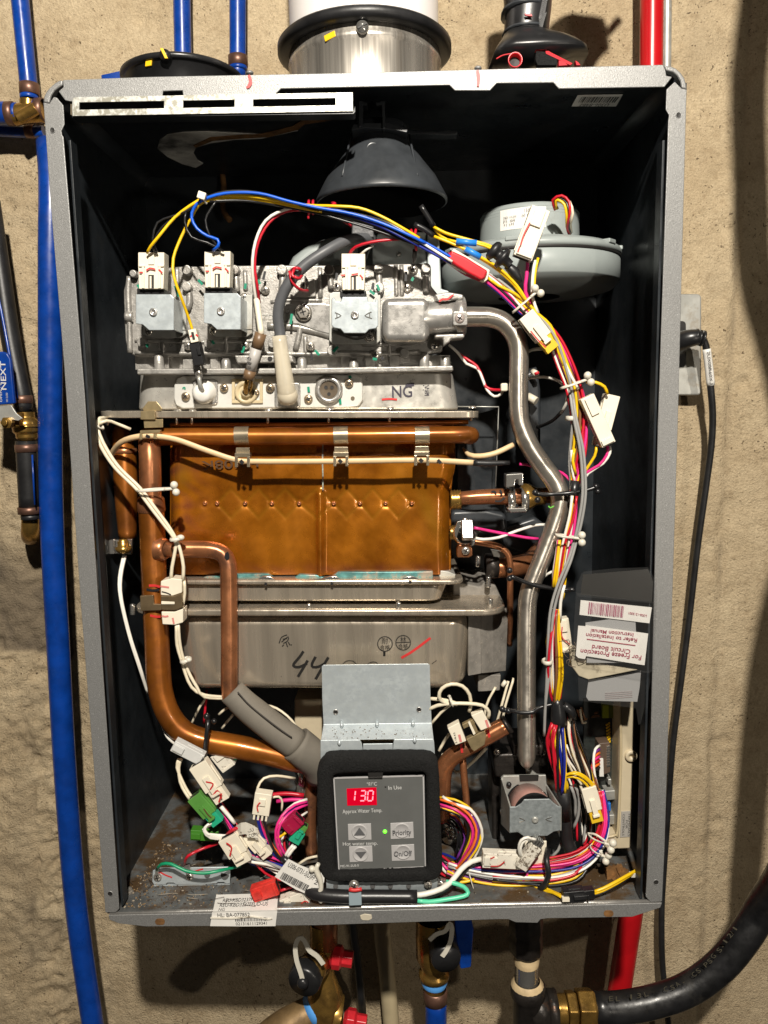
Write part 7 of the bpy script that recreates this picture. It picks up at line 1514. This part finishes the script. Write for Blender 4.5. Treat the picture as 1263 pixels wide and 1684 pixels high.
t = thing('plug_leads', 'pair of white leads looping over the dusty plug', 'wire', P(860, 1390, .012)); wire([(877, 1382, .014), (868, 1377, .010), (857, 1382, .010), (853, 1395, .012), (857, 1410, .016)], 'W', t, .0012); wire([(882, 1381, .014), (870, 1379, .012), (859, 1386, .012), (856, 1400, .013), (860, 1410, .016)], 'W', t, .0012)
# ---- cream sensor leads on the left
h = thing('sensor_leads', 'pair of cream sensor leads crossing the copper riser', 'wire bundle', P(285, 900, .03), 'wire bundles')
for i in range(2):
    o = i*5.5; wire([(176, 688, .05), (164, 688+i*3, .036), (157+o*.6, 702, .032), (164+o, 730-o*.4, .030), (188+o, 768-o*.4, .030), (225+o*.9, 805-o*.5, .030), (248+o, 835-o*.3, .030), (272+o, 866, .030), (288+o*.4, 888, .030), (288+o*1.6, 906, .030), (283+o*3.4, 932, .030), (281+o*3.6, 955, .031)], 'C', h, .0015)
wire([(160, 698, .034), (175, 692, .036), (190, 696, .045), (215, 706, .05)], 'C', h, .0014)
wire([(303, 955, .031), (304, 975, .032), (300, 1000, .034)], 'C', h, .0013)
for i in range(2): wire([(290+i*3, 1026, .032), (291+i*5, 1060, .034), (299+i*4, 1088, .036), (305+i*8, 1108+i*3, .036), (315+i*9, 1130, .036), (336, 1143+i*3, .038), (380, 1147+i*2, .05)], 'C', h, .0014)
for i in range(2): wire([(203+i*3, 914, .062), (196+i*3, 950, .055), (198+i*2, 985, .05), (212+i*2, 1045, .048), (228+i*2, 1095, .05), (243, 1140, .06)], 'W', h, .0012)
wire([(264, 1188, .06), (275, 1212, .05), (293, 1228, .034)], 'W', h, .0011)
tie(252, 806, .024, -3, h, ln=60, wd=4.5); tie(288, 887, .025, -8, h, ln=20, balls=False, wd=6); tie(304, 1087, .03, -15, h, ln=18, balls=False, wd=6); tie(160, 700, .03, 40, h, ln=18, balls=False, wd=6)
MB().sph(P(297, 884, .026), 5.5*kk, 12, (1.2, 1, .9)).build('tie_head', whitetie, h); MB().sph(P(310, 1085, .03), 5*kk, 12, (1.2, 1, .9)).build('tie_head', whitetie, h)
t = thing('riser_sensor', 'white sensor block clipped to the copper riser with a brown clip', 'sensor', P(282, 990, .034))
b = MB(); b.plate([(264, 956), (282, 951), (299, 953), (299, 975), (284, 980), (264, 979)], .029, .014); b.plate([(265, 1006), (287, 1006), (301, 1001), (301, 1024), (288, 1028), (267, 1027)], .029, .014); b.build('block', whitep, t, bevel=.0008)
b = MB(); b.plate([(264, 980), (284, 981), (299, 976), (300, 999), (288, 1004), (265, 1003)], .0275, .008); b.plate([(230, 980), (252, 979), (253, 993), (265, 994), (265, 1004), (231, 1005)], .036, .003); b.build('clip', mat('bronze_clip', (.26, .19, .11), .3, .7, var=.2, vscale=80), t, bevel=.0006)
MB().plate([(265, 989), (287, 990), (287, 994), (265, 994)], .0268, .002).build('white_tab', whitep, t, bevel=.0004)
strokes([[(264, 964), (271, 965), (278, 966)], [(266, 1013), (272, 1014), (277, 1013)], [(284, 1016), (286, 1026)]], .029, 3, mat('faded_red', (.62, .22, .20), .5), t, 'ink_mark'); strokes([[(266, 973), (274, 975), (281, 978)]], .029, 2, ink, t, 'ink_mark')
# ---- outlet pipe sensor at the lower middle
t = thing('copper_pipe', 'copper elbow pipe right of the panel carrying a sensor clamp', 'pipe', P(726, 1330, .055), 'copper pipes'); k = mpp(760, 1240, .05)
MB().tube([P(*p) for p in [(727, 1345, .06), (727, 1305, .058), (728, 1278, .056), (733, 1258, .054), (748, 1241, .052), (775, 1225, .05), (833, 1192, .05)]], 14.5*k, 22, .004).build('tube', copper, t); b = MB(); b.tube([P(831, 1193, .05), P(836, 1190, .05)], 15.5*k, 20, smooth=False); b.build('end_ring', irm, t)
MB().tube([P(760, 1240, .056), P(763, 1275, .056), (P(767, 1320, .058)), P(770, 1400, .06)], 6*k, 12, .008).build('side_tube', copper, t)
strokes([[(758, 1223), (760, 1238)], [(802, 1200), (806, 1217)]], .0425, 4, redink, t, 'red_mark')
t = thing('sensor_clamp', 'white and brass sensor clamp on the copper elbow by the panel', 'sensor', P(775, 1200, .035)); Ys = .031
for q in ([(736, 1198), (755, 1188), (767, 1219), (749, 1226)], [(775, 1177), (794, 1169), (808, 1195), (791, 1202)]): MB().plate(q, Ys, .008).build('plate', whitep, t, bevel=.0007)
b = MB(); b.plate([(760, 1192), (778, 1183), (782, 1190), (763, 1199)], Ys+.003, .005); b.plate([(767, 1216), (797, 1201), (800, 1210), (797, 1225), (780, 1236), (775, 1232)], Ys+.003, .006); b.plate([(779, 1186), (786, 1203), (782, 1209), (777, 1195)], Ys+.002, .004); b.build('clamp', MATS['brass_zinc'], t, bevel=.0006)
MB().plate([(770, 1189), (773, 1187), (782, 1206), (779, 1209)], Ys+.001, .003).build('white_bar', whitep, t); strokes([[(755, 1208), (758, 1220)], [(799, 1184), (803, 1196)]], Ys, 4, MATS['faded_red'], t, 'ink_mark'); ptext('2.18.62', (752, 1222), (748, 1204), 3, Ys, ink, t)
h = thing('sensor_leads', 'white leads tied in a loop right of the zinc bracket', 'wire bundle', P(745, 1150, .03), 'wire bundles')
wire([(704, 1149, .04), (722, 1150, .034), (742, 1154, .03), (752, 1158, .03), (730, 1155, .03), (722, 1145, .028), (727, 1132, .027), (742, 1125, .027), (760, 1128, .028), (772, 1142, .030), (774, 1160, .034), (771, 1170, .036)], 'C', h, .0016); wire([(704, 1167, .036), (720, 1160, .032), (742, 1157, .029), (770, 1157, .029), (793, 1160, .03), (804, 1170, .032), (803, 1180, .034)], 'C', h, .0016)
wire([(708, 1192, .04), (725, 1172, .038), (740, 1160, .034)], 'C', h, .0012); wire([(722, 1235, .06), (730, 1220, .06), (738, 1208, .05)], 'C', h, .0014); wire([(728, 1240, .07), (750, 1270, .07), (775, 1255, .07), (800, 1230, .07)], 'C', h, .0016)
tie(742, 1155, .024, 70, h, ln=16, balls=False, wd=5)
for q in ([(815, 1195, .07), (825, 1160, .065), (836, 1120, .07)], [(825, 1200, .075), (830, 1165, .07), (845, 1115, .075)], [(795, 1200, .08), (800, 1160, .08), (815, 1130, .08)]): wire(q, 'C', h, .0012)
MB().tube([P(826, 1128, .066), P(832, 1120, .066)], .002, 8, smooth=False).build('white_sleeve', whitep, h)
h = thing('sensor_leads', 'faint cream leads in shadow under the grey foam sleeve', 'wire bundle', P(440, 1170, .09), 'wire bundles')
for q in ([(430, 1158, .09), (455, 1165, .085), (480, 1185, .08), (500, 1215, .08)], [(360, 1175, .09), (372, 1165, .09), (390, 1160, .09)], [(365, 1198, .09), (375, 1185, .09), (388, 1170, .09)], [(315, 1190, .10), (330, 1160, .10), (345, 1142, .10)], [(335, 1190, .10), (338, 1160, .10), (340, 1135, .10)]): wire(q, 'C' if q[0][0] != 335 else 'R', h, .0012)
MB().plate([(484, 1150), (530, 1150), (530, 1245), (484, 1235)], .12, .03).build('cream_block', creamp, thing('cream_block', 'cream plastic block in shadow behind the zinc bracket', 'housing', P(505, 1200, .12)), bevel=.002)
tg = MB(); tg.tube([P(342, 1178, .04), P(342, 1190, .034), P(340, 1205, .032), P(338, 1225, .032), P(336, 1250, .036)], 4*kk, 10, .003); tg.sph(P(340, 1178, .036), 6*kk); tg.sph(P(352, 1186, .04), 5*kk); tag(tg.build('cable_tie', blacktie), 'black tie around the bottom bend of the copper riser', 'cable tie')
# ---- lower left tangle
h = thing('wire_harness', 'tangle of coloured wires and plugs at the lower left', 'wire bundle', P(400, 1390, .03), 'wire bundles')
for i in range(2): wire([(298-i*4, 1248, .034), (294-i*3, 1262, .034), (296+i*4, 1285, .032), (304+i*5, 1302, .03), (312+i*6, 1314, .028)], 'C', h, .0014)
wire([(321, 1256, .034), (322, 1268, .034), (330, 1290, .034), (335, 1310, .034)], 'C', h, .0013); wire([(363, 1326, .024), (375, 1340, .024), (386, 1354, .024)], 'W', h, .0018)
bundle([(345, 1300, .034), (360, 1328, .032), (375, 1352, .03), (390, 1374, .028), (405, 1395, .03), (430, 1410, .032), (460, 1422, .034), (480, 1432, .034)], 'DNMKMBRKWD', [6, 8, 7, 7, 9, 9, 8, 6], h, .001, 3, .4)
for i in range(5):
    wire([(354-i*1.5, 1352+i, .022), (342-i*2, 1356+i*2, .018), (335+i*2, 1366+i*1.5, .017), (346, 1378-i*1.5, .018), (370, 1379-i*1.2, .022), (383, 1371, .024)], 'W', h, .0011)
b = MB()
for i in range(3): b.tube([P(372+i*4, 1374-i*3, .026), P(378+i*4, 1368-i*2, .018), P(388+i*3, 1362-i, .018), P(396, 1364-i, .026)], .0014, 8, .002)
b.build('twist_tie', redtie, h)
bundle([(402, 1410, .026), (420, 1414, .026), (440, 1418, .028), (462, 1426, .03), (480, 1434, .032)], 'DDWWGWM', [8, 7, 8, 7, 6], h, .0013, 13, .2)
bundle([(424, 1334, .026), (430, 1352, .026), (436, 1372, .028), (448, 1396, .03), (466, 1414, .032), (480, 1424, .034)], 'MODPK', [6, 7, 7, 7, 6, 5], h, .0013, 17, .2)
bundle([(505, 1318, .05), (485, 1325, .044), (465, 1342, .036), (455, 1365, .032), (458, 1388, .032), (468, 1408, .033)], 'WDMKM', [5, 6, 6, 6, 6, 5], h, .0013, 19, .2)
wire([(423, 1312, .03), (424, 1295, .032), (434, 1280, .036), (455, 1276, .04), (485, 1280, .05)], 'C', h, .0012); wire([(446, 1312, .036), (458, 1310, .038), (464, 1318, .04), (463, 1333, .04)], 'C', h, .001)
wire([(456, 1378, .03), (464, 1374, .03), (470, 1369, .03)], 'Y', h, .0012); wire([(468, 1410, .03), (475, 1398, .03), (482, 1390, .03)], 'W', h, .0014); wire([(472, 1411, .03), (480, 1399, .03), (486, 1392, .03)], 'W', h, .0014)
wire([(461, 1465, .018), (475, 1460, .02), (495, 1458, .025)], 'R', h, .0012); wire([(368, 1256, .05), (382, 1250, .05), (398, 1244, .05)], 'N', h, .0012); wire([(440, 1308, .06), (470, 1305, .06), (500, 1308, .06)], 'R', h, .002); wire([(455, 1318, .06), (480, 1315, .06), (505, 1316, .06)], 'M', h, .0018)
wire([(495, 1445, .02), (505, 1432, .022), (520, 1428, .03)], 'M', h, .0012); wire([(490, 1422, .05), (505, 1412, .05), (522, 1408, .05)], 'C', h, .0012)
b = MB(); b.tube([P(402, 1375, .024), P(416, 1390, .024), P(430, 1405, .026)], 4*kk, 10, .003); b.tube([P(464, 1410, .030), P(474, 1418, .028), P(482, 1428, .028)], 7*kk, 12, .003); b.build('tape_wrap', blackp, h)
bundle([(395, 1388, .036), (412, 1406, .036), (440, 1424, .036), (470, 1440, .034), (500, 1452, .03)], 'KWDMRK', [10, 12, 12, 10, 8], h, .0011, 101, .6, .3)
bundle([(500, 1330, .058), (480, 1350, .052), (470, 1380, .046), (476, 1410, .04)], 'KRKMWD', [8, 10, 10, 8], h, .0011, 103, .5, .3)
bundle([(350, 1310, .046), (362, 1335, .044), (380, 1358, .04), (398, 1376, .038)], 'KDKRN', [6, 8, 8, 7], h, .001, 107, .4, .3)
connector(308, 1239, .022, 30, 54, 20, 'pale plug in front of the copper riser bottom bend', m=mat('clear_white', (.72, .72, .70), .2, 0, trans=.2), style=1)
connector(345, 1289, .016, 60, 76, 32, 'white plug with red scribble, largest in the lower left tangle', marks=[[(-.1, -.05), (.02, .2), (.1, -.1)], [(.25, -.2), (.2, .2), (.4, .15)], [(.30, .3), (.44, -.1)]])
connector(366, 1252, .045, 55, 34, 26, 'dull white plug in shadow beside the copper riser', m=dirtyp, style=1)
connector(338, 1334, .018, 53, 62, 26, 'green plug with teal tip at the lower left', m=greenp, m2=tealp, ink_m=mat('brown_ink', (.10, .04, .02), .5), marks=[[(-.1, .1), (.1, .05), (.3, .1)]])
connector(336, 1375, .030, 4, 46, 18, 'dark green plug lying flat behind the white wire loops', m=mat('dark_green_plastic', (.05, .19, .02), .35), style=1)
connector(387, 1400, .014, 62, 54, 34, 'boxy white plug with red line left of the black tape', marks=[[(-.4, -.1), (-.2, .0), (.02, -.30)]], style=0)
connector(423, 1392, .020, 52, 52, 24, 'narrow white plug below the beige tape tag', style=0)
connector(430, 1328, .020, 100, 48, 28, 'white plug with red tick and open pins by the panel', style=2, marks=[[(-.22, -.1), (-.08, -.25), (.12, -.15)]])
connector(481, 1357, .028, -42, 30, 24, 'dark red plug near the copper pipe left of the panel', m=mat('maroon_plastic', (.33, .01, .05), .3), style=1)
connector(491, 1373, .030, -58, 34, 19, 'small teal plug near the copper pipe left of the panel', m=tealp, m2=greenp, style=0)
connector(435, 1468, .008, -18, 44, 24, 'red plug lying on the white model label', m=mat('bright_red_plastic', (.62, .04, .03), .35, 0, var=.25, vscale=150), m2=dirtyp, style=1)
connector(485, 1483, .010, -20, 48, 22, 'dusty white plug lying right of the red plug', m=dirtyp, style=1, marks=[[(.2, -.2), (.35, -.1), (.45, -.3)]])
t = thing('tape_tag', 'beige folded tape tag with lettering above the white plugs', 'tag', P(418, 1368, .015))
b = MB(); pts = [P(x, y, yy) for x, y, yy in ((388, 1358, .018), (396, 1353, .013), (404, 1352, .012), (414, 1356, .013), (424, 1362, .014))]
b.add([p for q in pts for p in (q, q+Vector((-.001, .001, -.0115)))], [[2*i, 2*i+1, 2*i+3, 2*i+2] for i in range(4)]); b.build('loop', dirtyp, t)
b = MB(); b.plate([(407, 1357), (420, 1362), (425, 1380), (423, 1378), (406, 1377)], .0135, .0006); b.build('flag', dirtyp, t); ptext('CU', (408, 1369), (418, 1366), 6, .0135, ink, t); ptext('COM', (410, 1377), (423, 1374), 6, .0135, ink, t)
b = MB(); k = mpp(520, 1440, .01); b.tube([P(x, y, .004) for x, y in ((524, 1420), (520, 1430), (526, 1445), (528, 1462), (522, 1474), (530, 1482))], [3*k, 5*k, 4*k, 4*k, 5*k], 10, .003); b.sph(P(513, 1429, .004), 5.5*k); tag(b.build('cable_tie', whitetie), 'cream ball-ended tie holding the paper tag to the black cable', 'cable tie')
t = thing('flow_sensor', 'shiny metal fitting in shadow left of the panel pipe', 'fitting', P(497, 1285, .08)); k = mpp(497, 1285, .08)
b = MB(); b.lathe([(10*k, -22*k), (13*k, -18*k), (10*k, -8*k), (13*k, 0), (9*k, 8*k), (12*k, 18*k), (8*k, 22*k)], P(497, 1285, .08), ZA, 16); b.build('body', chrome, t)
t = thing('drain_elbow', 'shiny metal elbow in shadow right of the panel', 'fitting', P(735, 1370, .09)); MB().tube([P(727, 1300, .075), P(733, 1318, .07), P(742, 1328, .07)], .0022, 10, .003).build('spring_pin', chrome, t); b = MB(); b.lathe([(16*k, 0), (17*k, -.002), (8*k, -.003), (7*k, -.008), (1e-4, -.009)], P(742, 1372, .09), YA, 20); b.build('body', chrome, t)
